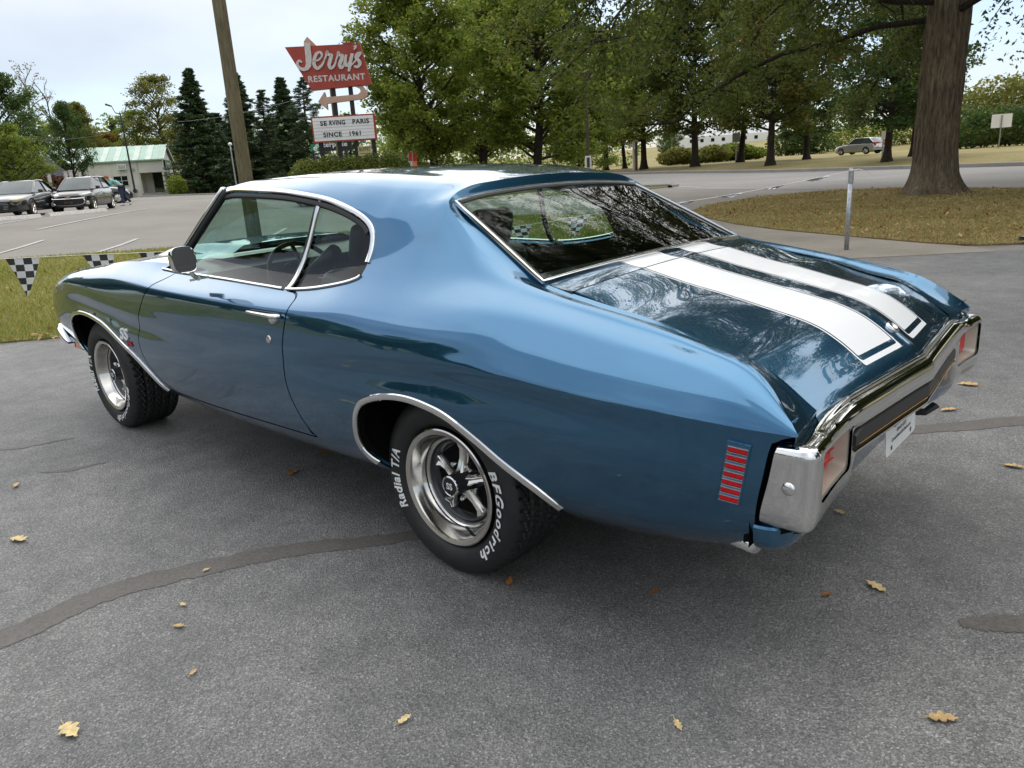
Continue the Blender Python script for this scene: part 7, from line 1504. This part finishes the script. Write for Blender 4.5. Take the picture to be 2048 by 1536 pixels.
def flag(s, w=.325, h=.44, twist=0.0, curl=.02, n=24, squash=1.0, seed=0):
    a, b = on_rope(s-w/2), on_rope(s+w/2); d = (b-a)/np.linalg.norm(b-a); out = np.cross(d, [0, 0, 1]); V, F, Mi = [], [], []; r = np.random.default_rng(seed)
    for i in range(n):
        for j in range(n):
            u0, u1, v0, v1 = j/n, (j+1)/n, i/n, (i+1)/n; lo, hi = v0*.5, 1-v0*.5; lo2, hi2 = v1*.5, 1-v1*.5
            q = [(max(u0, lo), v0), (min(u1, hi), v0), (min(u1, hi2), v1), (max(u0, lo2), v1)]
            if q[0][0] >= q[1][0] and q[3][0] >= q[2][0]: continue
            if q[3][0] > q[2][0]: m_ = min(max((u0+u1)/2, lo2), hi2); q[2] = q[3] = (m_, v1)
            k = len(V)
            for u, v in q:
                th = twist*v; base = a+(b-a)*u; off = h*v*squash; c = .5+(u-.5)*(1-.0*v); wob = curl*math.sin(7*u+5*v+seed)*v
                ctr = a+(b-a)*.5; pos = ctr+(d*math.cos(th)+out*math.sin(th))*(u-.5)*w+np.array([0, 0, -1.0])*off*(math.cos(twist*.9*v) if twist else 1)+d*(off*math.sin(twist*.9*v)*.9 if twist else 0)+out*wob; V.append(tuple(pos-r0))
            F.append((k, k+1, k+2, k+3)); Mi.append((int(u0*4+.001)+int(v0*6+.001)) % 2)
    me = bpy.data.meshes.new('pennant'); me.from_pydata(V, [], F); me.materials.append(MAT['flag_white']); me.materials.append(MAT['flag_black']); me.polygons.foreach_set('material_index', Mi); me.update(); o = bpy.data.objects.new('pennant', me); COL.objects.link(o); o.parent = ps; return o
def s_at(x): return float(seg[np.argmin(np.abs(rope[:, 0]-x))])
for i, x in enumerate((7.865, 7.66, 7.44)): flag(s_at(x)+(0, -.02, .0)[i], twist=(.12, -.15, .1)[i], seed=i)
s1 = s_at(7.865)
for k in (1, 2, 3): flag(s1+.60*k+.1, seed=20+k, twist=.1)
for k, x in enumerate((4.25, 3.75, 4.86)): flag(s_at(x), h=.34, twist=(.3, .8, -.5)[k], seed=5+k, squash=.8)
for k, x in enumerate((2.05, 2.42, 2.85, 3.25)): flag(s_at(x), w=.34, h=.34, twist=(.9, -1.1, 1.0, -.8)[k], curl=.05, squash=.16, seed=9+k)

# ================================================================== fallen leaves on the asphalt
def oak_leaf(seed, L=.10):
    r = np.random.default_rng(seed); n = 26; rows = []; lob = 3.3
    for i in range(n+1):
        t = i/n; w = .30*L*math.sin(math.pi*min(1, .06+.94*t)**.8)**.8*(.42+.58*abs(math.sin(lob*math.pi*t+.35))); w = max(w, .0012); x = (t-.5)*L; c = .10*L*math.sin(math.pi*t)*r.uniform(.7, 1.2)
        rows.append([(x, -w*r.uniform(.8, 1.2), .25*c+.012*L*r.normal()+.10*w), (x, -w*.45, .10*c), (x, 0, .0), (x, w*.45, .10*c), (x, w*r.uniform(.8, 1.2), .25*c+.02*L*r.normal()+.10*w)])
    m = MB().grid(np.array(rows)); m.tube([(-.5*L,0,0),(-.72*L,.02*L,.01*L),(-.92*L,.08*L,.0)], [.0016,.0012,.0009], 4); return m
def leaf_m(name, c): return simple(name, c, .65, var=.3, scale=60)
MAT['leaf_tan'], MAT['leaf_orange'], MAT['leaf_straw'] = leaf_m('tan_dead_leaf', (.50,.33,.14)), leaf_m('orange_brown_leaf', (.36,.14,.035)), leaf_m('straw_dead_leaf', (.60,.46,.22))
LV = [((1.66,1.74),.115,.3,'leaf_straw','curled tan oak leaf on the asphalt left of the tar seam'), ((.24,2.02),.105,2.2,'leaf_straw','yellowish oak leaf with a stalk near the lower left corner'), ((1.30,.68),.10,.1,'leaf_orange','brown oak leaf on the asphalt between the two left wheels'), ((1.39,.42),.075,1.0,'leaf_orange','small brown leaf in the shade under the door sill'), ((-1.48,.64),.085,-.3,'leaf_tan','orange tan oak leaf with a long stalk near the lower right corner'), ((-1.17,.13),.085,.9,'leaf_straw','torn pale leaf on the asphalt behind the rear bumper'),
      ((-.92,-2.34),.135,.4,'leaf_tan','large tan oak leaf on the asphalt just past the far end of the bumper'), ((-.94,-1.81),.11,.2,'leaf_tan','spiky tan oak leaf on the dark seam behind the car'), ((-1.34,-1.16),.10,1.4,'leaf_tan','tan leaf at the right edge of the picture'), ((-.63,.56),.055,2.0,'leaf_orange','small rusty leaf in the shade behind the rear wheel'), ((-1.07,.26),.05,.5,'leaf_orange','tiny rusty leaf left of the torn pale one'), ((-.20,.79),.06,.7,'leaf_orange','rusty leaf scrap at the foot of the rear tyre'), ((-.90,-.33),.06,.2,'leaf_straw','thin pale leaf below the rear bumper corner'), ((.48,1.62),.05,.1,'leaf_tan','small tan leaf right of the wide part of the tar seam'), ((.75,1.39),.035,.3,'leaf_straw','tiny straw leaf lying on the tar seam'), ((.59,1.55),.035,.9,'leaf_straw','tiny pale leaf just off the tar seam edge'), ((.21,1.70),.04,1.9,'leaf_tan','small buff leaf scrap alone in the left foreground'), ((-.43,1.45),.05,.2,'leaf_straw','slim straw leaf in the middle foreground'),
      ((2.35,1.55),.07,.4,'leaf_tan','tan leaf near the front tyre'), ((-.99,1.05),.045,2.4,'leaf_straw','broken straw leaf in the right foreground')]
for i, ((x, y), L, rz_, mt, lab) in enumerate(LV):
    o = oak_leaf(i, L*.78).build('fallen_leaf', mt, None, True); o.location = (x, y, .0165+.004); o.rotation_euler = (.08*math.sin(i*3), .08*math.cos(i*2), rz_+i); tag(o, lab, 'leaf', 'fallen leaves on the asphalt')
rng = np.random.default_rng(41); n = 240; Q = np.c_[rng.uniform(-2.2, 2.4, n), rng.uniform(-4, 2.6, n)]; k = rng.uniform(0, 1, n) < np.where(Q[:, 0] < 0, .9, .45); Q = Q[k]
tag(link('debris_specks', leaves(np.c_[Q, np.full(len(Q), .020)], .0065, rng, .6, 3, 0), 'leaf_dead'), kind='stuff')
car.location.z = .014
